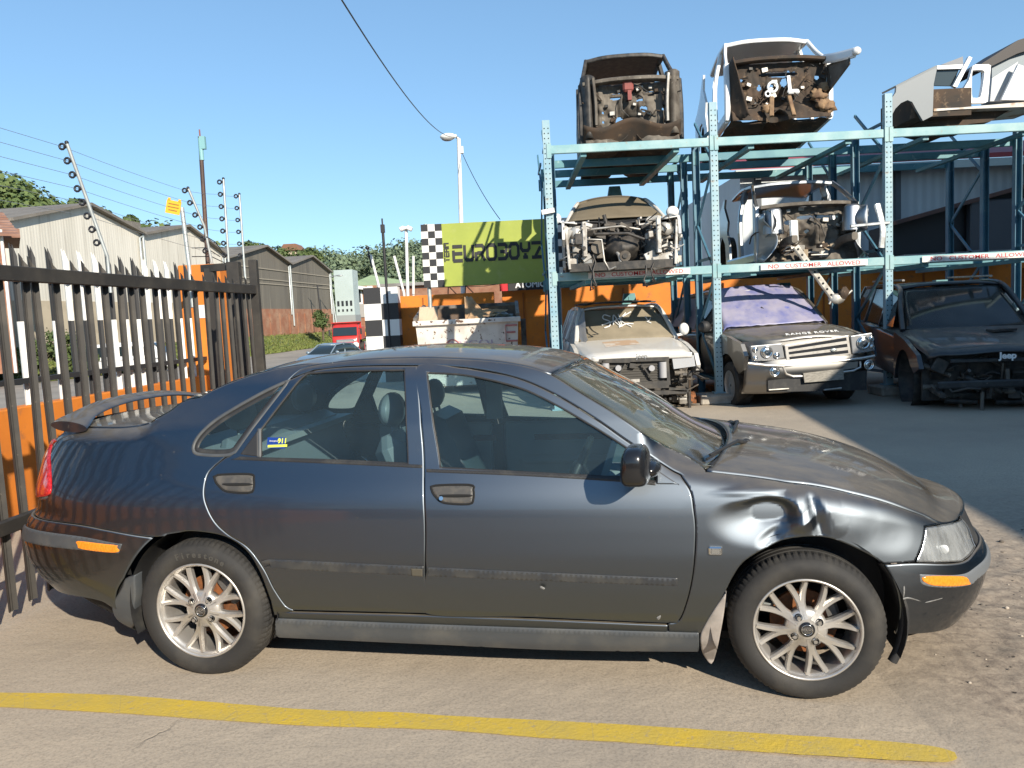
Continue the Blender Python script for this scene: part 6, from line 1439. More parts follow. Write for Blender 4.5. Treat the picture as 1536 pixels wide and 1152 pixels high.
def shell(t, mo, mi_, seed, holes, W=.74, H=1.40, roof_m=None, front=True, tower=True, roof=True):
    rn = random.Random(seed); N = lambda y, z, s=1.: noise.noise(Vector((y * 4 * s + seed, z * 4 * s, seed * 1.3)))
    b = MB(); b.grid(lambda a, c: Vector((lerp(-2.2, 1.15, a), lerp(-W + .04, W - .04, c), .02 + .16 * math.exp(-((c - .5) / .09) ** 2) + .02 * N(a * 3, c * 3) - (.05 if .1 < abs(c - .5) < .38 and int(a * 9) % 2 else 0))), 40, 30); o = b.build('floor_pan', M_RUSTD, t); solidify(o, .012)
    for s in (-1, 1):
        b = MB(); bentbar(b, [(-1.0, s * W, .10), (1.05, s * W, .10)], .10, .17); b.build('sill', mo, t)
        b = MB(); bentbar(b, [(1.05, s * W, .05), (1.08, s * W, .50), (1.02, s * (W - .01), .92)], .09, .13); bentbar(b, [(1.02, s * (W - .01), .92), (.62, s * (W - .07), 1.17), (.28, s * (W - .14), H - .04)], .055, .075); bentbar(b, [(.28, s * (W - .14), H - .04), (-.5, s * (W - .15), H + .0), (-1.25, s * (W - .15), H - .07)], .06, .06); b.build('pillar', mo, t)
        b = MB(); bentbar(b, [(-.05, s * W, .15), (-.12, s * (W - .01), .88), (-.22, s * (W - .15), H - .02)], .07, .13); b.build('pillar', mo, t)
        b = MB(); poly = [(-.98, .10), (-1.0, .42), (-1.18, .72), (-1.08, .90), (-1.38, 1.20), (-1.30, H - .05), (-1.42, H - .07), (-1.80, 1.12), (-2.15, .98), (-2.42, .92), (-2.45, .35), (-2.15, .28), (-2.08, .52), (-1.86, .66), (-1.58, .66), (-1.36, .50), (-1.30, .12)]
        b.prism(poly, -.02, .02, Matrix.Translation((0, s * (W - .02), 0)) @ Matrix.Rotation(R(90), 4, 'X')); b.build('quarter_panel', mo, t)
        b = MB(); b.lathe([(.02, -.18), (.36, -.18), (.38, 0)], 22, Matrix.Translation((-1.72, s * (W - .05), .30)) @ Matrix(((1, 0, 0, 0), (0, 0, s, 0), (0, 1, 0, 0), (0, 0, 0, 1)))); b.build('wheel_housing', M_RUSTD, t)
    if roof:
        b = MB(); b.grid(lambda a, c: Vector((lerp(.30, -1.30, a), lerp(-W + .15, W - .15, c), H - .03 - .05 * a * a + .045 * (1 - (2 * c - 1) ** 2))), 16, 16); o = b.build('roof', roof_m or mo, t); solidify(o, .025)
        b = MB(); bentbar(b, [(.30, -W + .16, H - .05), (.36, -.3, H - .02), (.36, .3, H - .02), (.30, W - .16, H - .05)], .05, .06); b.build('roof_header', mo, t)
    # bulkhead with its holes, cowl and scuttle
    b = MB(); w2 = W - .05
    def fw(a, c):
        y, z = lerp(-w2, w2, a), lerp(.0, .90, c); x = 1.08 + .04 * N(y, z) + .03 * N(y, z, 3)
        x += .16 * sstep(.30, .0, c); k = math.exp(-((y + .05) / .20) ** 2) * sstep(.62, .35, c); x -= .22 * k
        x += .035 * (1 if abs((y * 3.1) % 1 - .5) < .12 and .3 < c < .9 else 0)
        return Vector((x, y, z))
    holeplate(b, fw, 90, 60, holes); o = b.build('bulkhead', mi_, t); solidify(o, .006)
    b = MB(); bentbar(b, [(1.14, -w2, .90), (1.22, -.3, .92), (1.22, .3, .92), (1.14, w2, .90)], .16, .07); b.build('cowl', mi_, t)
    b = MB()
    for k in range(26):
        y, z = rn.uniform(-w2, w2), rn.uniform(.25, .86); s = rn.uniform(.02, .075)
        b.box(fw((y + w2) / 2 / w2, z / .9) + Vector((.03, 0, 0)), (rn.uniform(.02, .07), s * 1.4, s), Matrix.Rotation(rn.uniform(-.5, .5), 3, 'X'), rn.choice((0, 1, 1, 2)), ch=.006)
    for k in range(9):
        p = [fw(rn.random(), rn.uniform(.3, .9)) + Vector((.06, 0, 0))]
        for _ in range(4): p.append(p[-1] + Vector((rn.uniform(-.02, .05), rn.uniform(-.16, .16), rn.uniform(-.15, .06))))
        b.tube(p, rn.uniform(.006, .014), 6, rn.choice((0, 2)))
    b.build('bulkhead_fittings', [M_ENG, M_ALU, M_RUSTD], t)
    b = MB(); bentbar(b, [(.86, -w2, .78), (.80, 0, .80), (.86, w2, .78)], .05, .05); b.build('dash_bar', M_INNER, t)
    if tower:
        for s in (-1, 1):
            b = MB(); b.grid(lambda a, c: Vector((1.08 + .62 * a, s * (w2 - .02 + .0 * a), lerp(.42, .86 - .05 * a, c))) + Vector((.0, -s * .14 * math.sin(PI * c) * (1 - abs(2 * a - 1) ** 3), 0)), 12, 10); o = b.build('inner_wing', mo, t); solidify(o, .012)
            b = MB(); b.lathe([(.03, .86), (.10, .86), (.14, .82), (.17, .45)], 18, Matrix.Translation((1.38, s * (w2 - .14), 0))); b.build('strut_tower', mo, t)
            b = MB(); bentbar(b, [(1.0, s * .42, .16), (1.35, s * .46, .30), (1.95, s * .46, .32)], .09, .12); b.build('chassis_rail', mi_, t)
    return fw
# ---- A: black bulkhead shell, top of first bay
A = vehicle('body_shell', 'dark stripped car body shell with a holed bulkhead, on top of the first rack bay', 'car body', 2.22, 13.9, 4.20, -4); A.scale = (1, 1, 1.10)
shell(A, M_ENG, M_INNER, 3, [(.38, .40, .052, .085), (.64, .58, .038, .045), (.53, .26, .032, .025), (.60, .72, .035, .02), (.2, .55, .012, .02), (.2, .40, .012, .02), (.84, .55, .012, .025), (.35, .80, .07, .05), (.72, .82, .10, .03)], W=.80, H=1.52, tower=False)
b = MB(); b.box((1.20, -.04, .84), (.10, .17, .18), ch=.03); b.box((1.2, -.02, .70), (.08, .06, .14)); b.build('brake_servo_plate', mat('faded_red_primer', (.26, .07, .06), .7, c2=(.16, .05, .045), scale=6), A)
for s in (-1, 1):
    b = MB(); b.grid(lambda a, c: Vector((1.10 + .16 * math.sin(PI * a), s * lerp(.56, .80, a), lerp(.12, 1.02, c))), 8, 12); o = b.build('inner_wing', M_ENG if s < 0 else M_INNER, A); solidify(o, .012)
    b = MB(); bentbar(b, [(1.22, s * .57, .30), (1.25, s * .57, .62), (1.25, s * .60, .96)], .05, .11); b.build('chassis_leg', M_ALU if s > 0 else M_INNER, A)
b = MB(); b.grid(lambda a, c: Vector((1.30 - .25 * c, lerp(-.78, .78, a), lerp(.30, -.04, c) - .06 * math.sin(3 * PI * a))), 20, 6); o = b.build('toe_board', M_RUSTD, A); solidify(o, .01)
# ---- B: white shell tilted up, top of second bay
B = vehicle('body_shell', 'white stripped body shell with rusty underside, tilted up on top of the second rack bay', 'car body', 4.70, 13.95, 4.46, -3, -5, -1); B.scale = (.80, 1, 1.08)
shell(B, M_WHITEP, M_RUSTD, 11, [(.30, .58, .02, .05), (.56, .66, .035, .07), (.90, .72, .025, .035), (.42, .60, .03, .05), (.10, .72, .03, .03), (.5, .80, .2, .05)], W=.84, H=1.50, roof_m=M_DUSTW, tower=False)
b = MB(); b.tube([(1.20 + .0, -.12 + .075 * math.cos(a), .50 + .075 * math.sin(a)) for a in (2 * PI * i / 18 for i in range(18))], .022, 6, closed=True); b.tube([(1.20, -.20 + .04 * math.cos(a), .40 + .04 * math.sin(a)) for a in (2 * PI * i / 14 for i in range(14))], .015, 6, closed=True); b.build('column_ring', M_WHITEP, B)
b = MB(); b.box((1.2, .22, .42), (.05, .20, .07), ch=.02); b.bar((1.2, .14, .66), (1.2, .16, .44), .04, .05); b.build('bracket', M_WHITEP, B)
b = MB(); bentbar(b, [(1.1, .76, .92), (1.5, .84, .82), (1.95, .98, .74)], .07, .14); b.ball((2.0, 1.0, .75), (.07, .07, .06), 10, 7); b.build('wing_rail', M_WHITEP, B)
b = MB(); b.grid(lambda a, c: Vector((1.12 + .75 * a, .80 + .14 * a, lerp(.82 - .1 * a, .38 + .22 * a, c))), 8, 6); o = b.build('inner_wing', M_INNER, B); solidify(o, .015)
b = MB(); b.grid(lambda a, c: Vector((1.10 + .32 * a, -.80 + .25 * a * c, lerp(.92, .02, c) + .04 * noise.noise(Vector((a * 5, c * 5, 1))))), 10, 14); o = b.build('inner_wing', M_RUSTD, B); solidify(o, .015)
_tan = mat('tan_rusted_metal', (.27, .17, .09), .8, c2=(.14, .08, .045), scale=6)
for k, (y, z, s) in enumerate(((.60, .34, .16), (.66, .20, .12), (.76, .16, .14), (-.22, .16, .10), (.70, .46, .10))): b = MB(); b.ball((1.24, y, z), (.06, s * .8, s * .6), 12, 9, 0, .9, k); b.build('subframe_mount', _tan, B)
for s in (-1, 1): b = MB(); bentbar(b, [(1.22, s * .14, .34), (1.34, s * .18, .02)], .07, .05); b.build('steering_bracket', bpy.data.materials['tan_rusted_metal'], B)
b = MB(); bentbar(b, [(-.12, -.86, .2), (-.05, -.88, .7), (-.2, -.80, 1.1)], .02, .10); b.build('door_strap', M_WHITEP, B)
# ---- D: silver shell, middle of second bay
D = vehicle('body_shell', 'silver stripped body shell with a dangling chassis leg, mid level of the second rack bay', 'car body', 5.02, 13.75, 2.19, -2, 0, 0); D.scale = (.88, 1, 1)
shell(D, M_SILV, M_INNER, 21, [(.30, .72, .05, .04), (.75, .78, .06, .05), (.55, .80, .16, .04), (.5, .55, .02, .03)], W=.82, H=1.40, roof_m=M_SILV, tower=True)
b = MB(); bentbar(b, [(1.75, -.42, .62), (1.78, -.42, .30)], .13, .05); M_BGALV = mat('bare_galvanised', (.58, .60, .60), .4, .7, c2=(.36, .36, .35), scale=10); b.build('front_carrier', M_BGALV, D)
b = MB(); bentbar(b, [(1.80, .86, .80), (1.86, .92, .42), (1.86, .90, .12)], .09, .05); bentbar(b, [(1.80, .45, .48), (1.86, 1.02, .50)], .07, .05); b.build('front_carrier', M_BGALV, D)
p0, p1 = lplane(D, 1200, 368, 1.72), lplane(D, 1257, 446, 1.72)
b = MB(); d = p1 - p0; bentbar(b, [p0, p1], .05, .10); nrm = Vector((1, 0, 0))
for k in range(9): c = p0 + d * (k + .5) / 9 + Vector((.028, 0, 0)); b.tube([c, c + Vector((.004, 0, 0))], .018, 8, 1)
b.ball(p1 + Vector((0, .06, -.02)), (.07, .12, .08), 10, 7, 0, .5, 3); b.ball(p1 + Vector((.02, .16, .06)), (.06, .08, .09), 10, 7, 2, .5, 5); b.tube([p1, p1 + Vector((0, .22, .03)), p1 + Vector((0, .30, .10))], .02, 6); b.tube([p1, p1 + Vector((0, -.06, -.10))], .02, 6)
b.build('dangling_chassis_leg', [M_ALU, M_HOLE, M_RUSTD], D)
for s in (-1, 1): b = MB(); b.grid(lambda a, c: Vector((1.10 + .45 * a, s * (.84 - .02 * c), lerp(.02, .78, c))) - Vector((0, s * .22 * math.sin(PI * min(1, c * 1.2)) * a, 0)), 10, 12); o = b.build('wheel_arch_liner', M_SILV, D); solidify(o, .012)
b = MB(); junk(b, random.Random(4), 16, (1.2, -.5, .05), (1.6, .3, .40), .04, .14, 3); b.build('subframe_remains', [M_RUSTD, M_ALU, mat('tan_dirt_metal', (.36, .28, .19), .85)], D)
# ---- C: white wreck with its engine bay laid open, middle of first bay
C_ = vehicle('wrecked_car', 'dusty white wreck with open engine bay and no bonnet, mid level of the first bay', 'car', 1.92, 13.95, 2.10, -4)
M_BROWNG = glass('brown_dust_glass', (.3, .3, .28), .9, .2, ((.20, .165, .115), .75, 1., 2.0))
b = MB(); smooth_body(b, [(-2.3, .60, .35, .85, .4), (-2.1, .84, .22, .98, .3), (-1.0, .89, .16, .98, .25), (.7, .89, .16, .96, .25), (1.0, .88, .18, .94, .25)]); b.build('body', M_DUSTW, C_)
for s in (-1, 1):
    b = MB(); poly = [(.9, .16), (.9, .95), (1.5, .92), (2.05, .84), (2.18, .74), (2.20, .55), (1.98, .45), (1.90, .62), (1.70, .72), (1.45, .70), (1.27, .56), (1.22, .18)]
    b.prism(poly, -.02, .02, Matrix.Translation((0, s * .875, 0)) @ Matrix.Rotation(R(90), 4, 'X')); o = b.build('front_wing', M_DUSTW, C_)
    b = MB(); b.grid(lambda a, c: Vector((lerp(.95, 2.1, a), s * lerp(.875, .66, c), .93 - .10 * a - .03 * c)), 8, 4); o = b.build('wing_top', M_DUSTW, C_); solidify(o, .02)
    b = MB(); b.lathe([(.03, .80), (.11, .80), (.16, .76), (.20, .30)], 20, Matrix.Translation((1.55, s * .60, 0))); b.build('strut_tower', M_GRIMEW, C_)
    b = MB(); bentbar(b, [(2.15, s * .56, .80), (2.18, s * .56, .28)], .07, .10); bentbar(b, [(2.15, s * .84, .76), (2.17, s * .80, .10)], .04, .04); b.build('lamp_support', M_GRIMEW, C_)
    g = MB(); g.ball((.62, s * 1.0, 1.06), (.06, .11, .10), 12, 8); g.bar((.62, s * .86, .98), (.62, s * .95, 1.02), .05, .03); g.build('mirror', M_WHITEP, C_)
    g = MB(); g.ball((2.10, s * .68, .64), (.06, .11, .10), 12, 8, 0, .3, 3); g.build('lamp_remains', M_ALU, C_)
b = MB(); b.grid(lambda a, c: Vector((lerp(1.02, .20, a) + .12 * (1 - (2 * c - 1) ** 2) * (1 - .6 * a), lerp(-.78, .78, c) * lerp(1, .72, a), lerp(.96, 1.355, a) + .075 * a * (1 - abs(2 * c - 1) ** 2.2))), 10, 16); o = b.build('windscreen', M_BROWNG, C_); solidify(o, .01)
b = MB(); smooth_body(b, [(-2.0, .60, .90, 1.0, .5), (-1.3, .66, .92, 1.34, .5), (-.4, .68, .92, 1.44, .45), (.2, .66, .92, 1.41, .45), (.30, .64, .92, 1.36, .45)]); b.build('cabin', M_BROWNG, C_)
b = MB(); b.grid(lambda a, c: Vector((lerp(.24, -1.3, a), lerp(-.60, .60, c), 1.355 + .09 * (1 - abs(2 * c - 1) ** 2.4) - .07 * a * a)), 10, 12); o = b.build('roof', paint('brown_dust_roof', (.14, .125, .10), .9, metal=.1, dust=(.22, .18, .12)), C_); solidify(o, .02)
for s in (-1, 1): b = MB(); bentbar(b, [(1.0, s * .80, .95), (.62, s * .70, 1.17), (.20, s * .585, 1.355), (-.5, s * .59, 1.375)], .05, .05); b.build('pillar', M_DUSTW, C_)
b = MB(); b.box((1.04, 0, .50), (.06, 1.7, .80)); b.box((1.5, 0, .12), (1.3, 1.6, .12)); b.build('engine_bay_lining', M_ENG, C_)
b = MB(); b.grid(lambda a, c: Vector((lerp(1.05, 1.42, a), lerp(-.70, .75, c), .93 - .07 * a + .03 * math.sin(9 * c) * a)), 6, 14); o = b.build('scuttle_cover', M_TRIM, C_); solidify(o, .02)
b = MB(); rn = random.Random(15); junk(b, rn, 46, (1.35, -.45, .25), (2.0, .40, .78), .05, .17, 3); b.build('engine_remains', [M_ENG, M_ENG, M_INNER], C_)
b = MB(); b.ball((1.75, .02, .40), (.30, .30, .22), 14, 10, 0, .4, 5); b.tube([(1.95, -.36, .42), (2.05, -.36, .42)], .10, 16, 1); b.tube([(1.98, .05, .26), (2.12, .05, .26)], .085, 16, 1); b.tube([(2.10, .05, .26), (2.14, .05, .26)], .04, 10, 0); b.tube([(1.9, -.10, .40), (2.08, -.04, .28), (2.08, .0, .1)], .03, 8, 2); b.build('engine', [M_ENG, M_INNER, M_ALU], C_)
b = MB(); junk(b, random.Random(8), 24, (1.85, -.85, .15), (2.15, -.50, .80), .05, .17, 4); b.build('torn_wing_parts', [M_GRIMEW, M_ALU, M_GRIMEW, M_ENG], C_)
b = MB(); junk(b, random.Random(19), 30, (1.85, .40, .15), (2.15, .86, .85), .05, .18, 4); b.build('torn_wing_parts', [M_GRIMEW, M_ALU, M_ENG, M_GRIMEW], C_)
b = MB(); b.box((2.08, .62, .16), (.12, .36, .22), Matrix.Rotation(.15, 3, 'X'), ch=.04); b.build('washer_bottle', M_GRIMEW, C_)
b = MB()
for (y, z, n, dn) in ((-.50, .15, 5, .13), (-.44, .30, 6, .12), (.36, .10, 5, .11), (.48, .14, 5, .10)):
    p = [Vector((2.15, y, z))]
    for k in range(n): p.append(p[-1] + Vector((.03, .05 * math.sin(k * 2 + y * 9), -dn * (1 if k < n - 2 else -.2))))
    b.tube(p, .013, 6, 0)
b.tube([(2.1, -.62, .55), (2.16, -.30, .52), (2.14, -.27, .2), (2.16, -.2, .06), (2.2, -.10, .10)], .016, 6, 1); b.tube([(2.05, -.4, .62), (2.1, .1, .60), (2.08, .35, .50)], .025, 8, 0); b.tube([(2.0, -.45, .70), (2.05, 0, .72), (2.0, .3, .66)], .018, 8, 1); b.build('hanging_hose', [M_ENG, M_ALU], C_)
wedge(922, 296, 14.9, 'teal steel wedge behind the roof of the white wreck with the open engine bay')
# ---- floor-level SUVs
def suv(name, label, X, Y, yaw, pm, gm, L, W, hood, roofz, zoff=0., pitch=0., roll=0., nose=None):
    """X, Y: nose centre on the ground. local x forward from the nose (x = 0), so the car lies in x < 0"""
    t = vehicle(name, label, 'car', X, Y, zoff, yaw, pitch, roll); w = W / 2; zn, zc = hood
    b = MB(); smooth_body(b, [(-L, w * .84, .55, 1.05, .3), (-L + .10, w * .96, .42, 1.14, .25), (-3.4, w, .36, 1.12, .2), (-1.45, w, .34, zc - .02, .2), (-1.40, w, .34, zc - .06, .2)], 18); b.build('body', pm, t)
    b = MB()
    def hd(a, c):
        s = 2 * c - 1; x = lerp(-1.50, -.02, a); k = abs(s); xx = x - .22 * k ** 3 * a; ww = lerp(w - .03, w - .12, a ** 2)
        z = lerp(zc, zn, a ** 1.25) + .035 * (1 - k ** 2.5) - (.05 * sstep(.82, 1., k)) - .05 * sstep(.93, 1, a) + .012 * math.cos(s * 5) * a
        return Vector((xx, s * ww, z))
    b.grid(hd, 24, 30); o = b.build('bonnet', pm, t); solidify(o, .02)
    for s in (-1, 1):
        poly = [(-1.46, .38), (-1.46, zc - .03), (-.9, lerp(zc, zn, .35) - .03), (-.30, zn - .05), (-.16, zn - .22), (-.22, .62)]
        arch = [(-.95 + .43 * math.cos(a), .40 + .43 * math.sin(a)) for a in (R(d) for d in range(20, 181, 16))]
        vs = []; fs = []; pl = poly + [(-.42, .55)] + arch[1:] + [(-1.40, .36)]
        b = MB(); b.prism(pl, -.03, .03, Matrix.Translation((0, s * (w - .03), 0)) @ Matrix.Rotation(R(90), 4, 'X')); o = b.build('front_wing', pm, t)
        b = MB(); b.lathe([(.02, -.22), (.40, -.22), (.42, .02)], 26, Matrix.Translation((-.95, s * (w - .06), .40)) @ Matrix(((1, 0, 0, 0), (0, 0, s, 0), (0, 1, 0, 0), (0, 0, 0, 1)))); b.build('wheel_housing', M_ENG, t)
    wsx0, wsx1 = -1.40, -2.20; wb, wt = w - .13, w - .27
    b = MB(); b.grid(lambda a, c: Vector((lerp(wsx0, wsx1, a) + .13 * (1 - (2 * c - 1) ** 2) * (1 - .5 * a), lerp(-wb, wb, c) * lerp(1, wt / wb, a), lerp(zc + .01, roofz - .07, a))), 12, 16); o = b.build('windscreen', gm, t); solidify(o, .008)
    b = MB(); b.grid(lambda a, c: Vector((lerp(-2.14, -L + .25, a), lerp(-wt - .02, wt + .02, c), roofz - .05 + .05 * (1 - abs(2 * c - 1) ** 3) - .05 * a * a + .0 - .02 * (1 - sstep(0, .1, a)))), 14, 16); o = b.build('roof', pm, t); solidify(o, .03)
    for s in (-1, 1):
        b = MB(); bentbar(b, [(-1.38, s * (w - .10), zc - .01), (-1.8, s * (w - .17), lerp(zc, roofz, .52)), (-2.2, s * (wt + .02), roofz - .06), (-3.2, s * (wt + .03), roofz - .04), (-L + .4, s * (wt + .0), roofz - .10)], .07, .06); bentbar(b, [(-2.55, s * (w - .05), zc), (-2.62, s * wt, roofz - .06)], .05, .12); bentbar(b, [(-3.6, s * (w - .05), zc), (-3.65, s * wt, roofz - .06)], .05, .12); bentbar(b, [(-L + .06, s * (w - .10), zc), (-L + .4, s * wt, roofz - .10)], .08, .14); b.build('pillar', pm, t)
        for x0, x1 in ((-1.75, -2.52), (-2.66, -3.58), (-3.70, -L + .28)):
            b = MB(); za = lerp(zc, roofz - .10, min(1, (-x0 - 1.4) / .75)) if x0 > -2 else roofz - .10
            b.add([(x0 - (.0 if x0 > -2 else 0), s * (w - .06), zc + .02), (x1, s * (w - .06), zc + .02), (x1, s * (wt + .03), roofz - .10), (min(x0, -2.1) if x0 > -2 else x0, s * (wt + .03), roofz - .10)], [(0, 1, 2, 3)]); o = b.build('window', gm if x0 < -2 else M_CLRG, t); solidify(o, .006, 0)
        for x in (-.95, -3.72):
            pass
    b = MB(); b.box((-2.8, 0, .50), (2.6, W - .2, .12)); b.box((-2.0, 0, zc - .10), (.5, W - .35, .18), ch=.05)
    for y in (-.42, .42): b.box((-2.75, y, .80), (.5, .5, .2), ch=.05); b.box((-3.0, y, 1.12), (.14, .48, .6), Matrix.Rotation(R(-14), 3, 'Y'), ch=.05); b.ball((-3.1, y, 1.5), (.06, .14, .10), 10, 7)
    b.build('cabin_lining', M_TRIM, t)
    return t, hd
# E: white one with its front torn off
E_, hdE = suv('wrecked_suv', 'white off-roader with torn off front and a scrawl on its dusty windscreen, at ground level', 1.96, 11.55, 0, M_DUSTW, M_DUSTG, 4.8, 1.88, (.93, 1.10), 1.70, -.06)
b = MB(); b.grid(lambda a, c: Vector((-.03 - .02 * a, lerp(-.74, .78, c), lerp(.92, .84, a))), 3, 20); o = b.build('bonnet_lip', M_DUSTW, E_); solidify(o, .02)
b = MB(); b.box((-.42, 0, .56), (.05, 1.6, .66)); b.box((-.7, 0, .25), (.6, 1.4, .05)); b.build('engine_bay_lining', M_ENG, E_)
lp = lambda px, py, x=-.06: lplane(E_, px, py, x)
b = MB()
def pbar(b, t, p0, p1, x, w, d=.05, mi=0): b.bar(lplane(t, *p0, x), lplane(t, *p1, x), d, w, up=(1, 0, 0), mi=mi, ch=.006) if False else b.bar(lplane(t, *p0, x), lplane(t, *p1, x), w, d, up=Vector((1, 0, 0)), mi=mi)
for p, q, w, mi in (((898, 541), (1003, 538), .06, 0), ((925, 579), (1003, 576), .11, 0), ((905, 541), (903, 580), .05, 0), ((1000, 540), (1003, 577), .05, 0), ((940, 591), (1030, 587), .06, 0), ((1003, 583), (1032, 586), .05, 0), ((949, 545), (948, 552), .09, 0)): pbar(b, E_, p, q, -.05, w, .06, mi)
for p, q in (((938, 546), (921, 574)), ((962, 546), (980, 572)), ((904, 543), (945, 543))): pbar(b, E_, p, q, -.03, .022, .03)
b.build('radiator_frame', mat('grey_plastic_frame', (.028, .027, .026), .6, c2=(.065, .058, .048), scale=8), E_)
b = MB(); c0, c1 = lp(904, 545, -.10), lp(1000, 575, -.10); b.box((c0 + c1) / 2, (.03, abs(c1.y - c0.y), abs(c1.z - c0.z)))
for k in range(9): b.box(((c0 + c1) / 2).x * 0 and (0, 0, 0) or (-.078, (c0.y + c1.y) / 2, lerp(c0.z, c1.z, (k + .5) / 9)), (.012, abs(c1.y - c0.y) * .8, .012))
b.build('radiator', mat('dusty_radiator', (.06, .055, .047), .7), E_)
for (x0, y0, x1, y1) in ((902, 545, 915, 575), (988, 543, 1001, 566)):
    a, c = lp(x0, y0, -.06), lp(x1, y1, -.06); b = MB(); m_ = (a + c) / 2; b.tube([(m_.x, m_.y, a.z), (m_.x, m_.y, c.z)], abs(a.y - c.y) / 2, 12); b.build('air_duct', mat('pale_grey_plastic', (.34, .34, .35), .6) if 'pale_grey_plastic' not in bpy.data.materials else bpy.data.materials['pale_grey_plastic'], E_)
for px in (927, 977): b = MB(); c = lp(px, 552, -.03); b.tube([c, c + Vector((.05, 0, 0))], .045, 14); b.build('horn', mat('pale_grey_plastic', (.3, .3, .3), .6) if 'pale_grey_plastic' not in bpy.data.materials else bpy.data.materials['pale_grey_plastic'], E_)
b = MB(); c = lp(953, 571, -.02); b.box(c, (.02, .13, .05)); b.build('radiator_tag', M_ALU, E_)
b = MB(); c0, c1 = lp(1007, 536, -.10), lp(1040, 551, -.18); b.prism([(c0.y, c0.z), (c1.y - .02, c0.z + .02), (c1.y, c1.z + .03), (c0.y + .02, c1.z)], -.10, .02, Matrix.Translation((-.06, 0, 0)) @ Matrix(((0, 0, 1, 0), (1, 0, 0, 0), (0, 1, 0, 0), (0, 0, 0, 1)))); b.build('headlight', mat('bright_lamp', (.75, .76, .78), .15, .5), E_)
b = MB(); rn = random.Random(3); junk(b, rn, 14, (-.2, .60, .55), (-.05, .88, .62), .03, .10, 2); junk(b, rn, 26, (-.45, .30, .05), (-.08, .86, .34), .04, .15, 4); junk(b, rn, 14, (-.4, -.6, .05), (-.1, .3, .24), .04, .16, 2); b.build('hanging_parts', [M_ENG, M_INNER, M_ENG, M_ALU], E_)
b = MB(); junk(b, random.Random(6), 30, (-.45, -.90, .42), (-.10, -.62, .84), .04, .15, 4); b.build('crushed_wing', [M_ENG, M_INNER, M_ENG, M_GRIMEW], E_)
b = MB(); b.box((-.5, .83, .34), (.10, .05, .50), ch=.02); b.tube([(-.45, .80, .14), (-.45, .90, .14)], .13, 18, 1); b.build('hub', [M_RUSTD, M_RUST], E_)
b = MB(); b.ball((-1.66, 1.04, 1.22), (.07, .09, .11), 12, 8); b.bar((-1.66, .88, 1.12), (-1.66, 1.02, 1.14), .05, .04); b.build('mirror', M_WHITEP, E_)
text('bonnet_letters', 'Jeep', .10, frame((-.012, 0.02, .895), (0, 1, 0), (0, 0, 1)), mat('chrome_letters', (.5, .5, .5), .3, .8), E_, extrude=.004)
# paint scrawl on the windscreen, as strokes lying on the glass
def wsE(y, f): return Vector((lerp(-1.40, -2.20, f) + .13 * (1 - (y / .7) ** 2) * (1 - .5 * f) + .012, y, lerp(1.11, 1.63, f) + .012))
b = MB()
for pts in ([(-.18, .72), (-.30, .78), (-.34, .66), (-.22, .56), (-.24, .42), (-.36, .36)], [(-.16, .45), (-.10, .76), (-.02, .40), (-.12, .55)], [(.0, .78), (.01, .38)], [(.16, .82), (.02, .58), (.20, .36)], [(-.40, .45), (-.1, .58), (.28, .84)], [(-.06, .36), (.12, .46), (.26, .44)], [(.66 - .1, .66), (.60, .52), (.66, .60)], [(.56, .50), (.64, .44)]):
    b.tube([wsE(y * .82 - .04, f) for y, f in [tuple(v) for v in catmull(pts, .03, False)]], .011, 5)
b.build('windscreen_scrawl', M_WHITE, E_)
b = MB(); b.grid(lambda a, c: Vector((lerp(-.55, -1.05, a), lerp(-.45, .1, c), 0)) + Vector((0, 0, hdE((lerp(-.55, -1.05, a) + 1.5) / 1.48, (lerp(-.45, .1, c) / .85 + 1) / 2).z + .003)), 8, 8); b.build('rust_stain', mat('rust_stain_paint', (.50, .34, .22), .8, c2=(.62, .56, .48), scale=5, lo=.45, hi=.58), E_)
tarp = MB()
def tp_(a, c):
    x = lerp(-3.9, -1.2, a); z = lerp(1.66 - .35 * sstep(.75, 1, a) * 1.5, .25 + .15 * math.sin(a * 9), c); y = -lerp(.66, 1.12, c ** .7) + .05 * noise.noise(Vector((a * 7, c * 5, 0)))
    return Vector((x, y, z))
tarp.grid(tp_, 40, 24); o = tarp.build('plastic_sheet', glass('cloudy_plastic', (.62, .64, .66), .62, .18, ((.30, .31, .33), .45, .85, 3.0, (1, 1, .4)))); o.location = E_.location; o.rotation_euler = E_.rotation_euler; tag(o, 'grey translucent plastic sheet draped down the left side of the white wrecked off-roader', 'sheet')
tb = MB(); tb.grid(lambda a, c: Vector((lerp(-2.12, -2.9, a), lerp(-.72, .66, c), 1.725 - .02 * (2 * c - 1) ** 2 + .03 * noise.noise(Vector((a * 6, c * 9, 2))) + .02)), 14, 24, smooth=False); o = tb.build('roof_sheet', mat('black_sheet', (.028, .030, .034), .45)); solidify(o, .012, 0); o.location = E_.location; o.rotation_euler = E_.rotation_euler; tag(o, 'rumpled black sheet lying on the roof of the white wrecked off-roader', 'sheet')
wedge(944, 456, 14.6, 'teal steel wedge on the roof of the white wrecked off-roader')
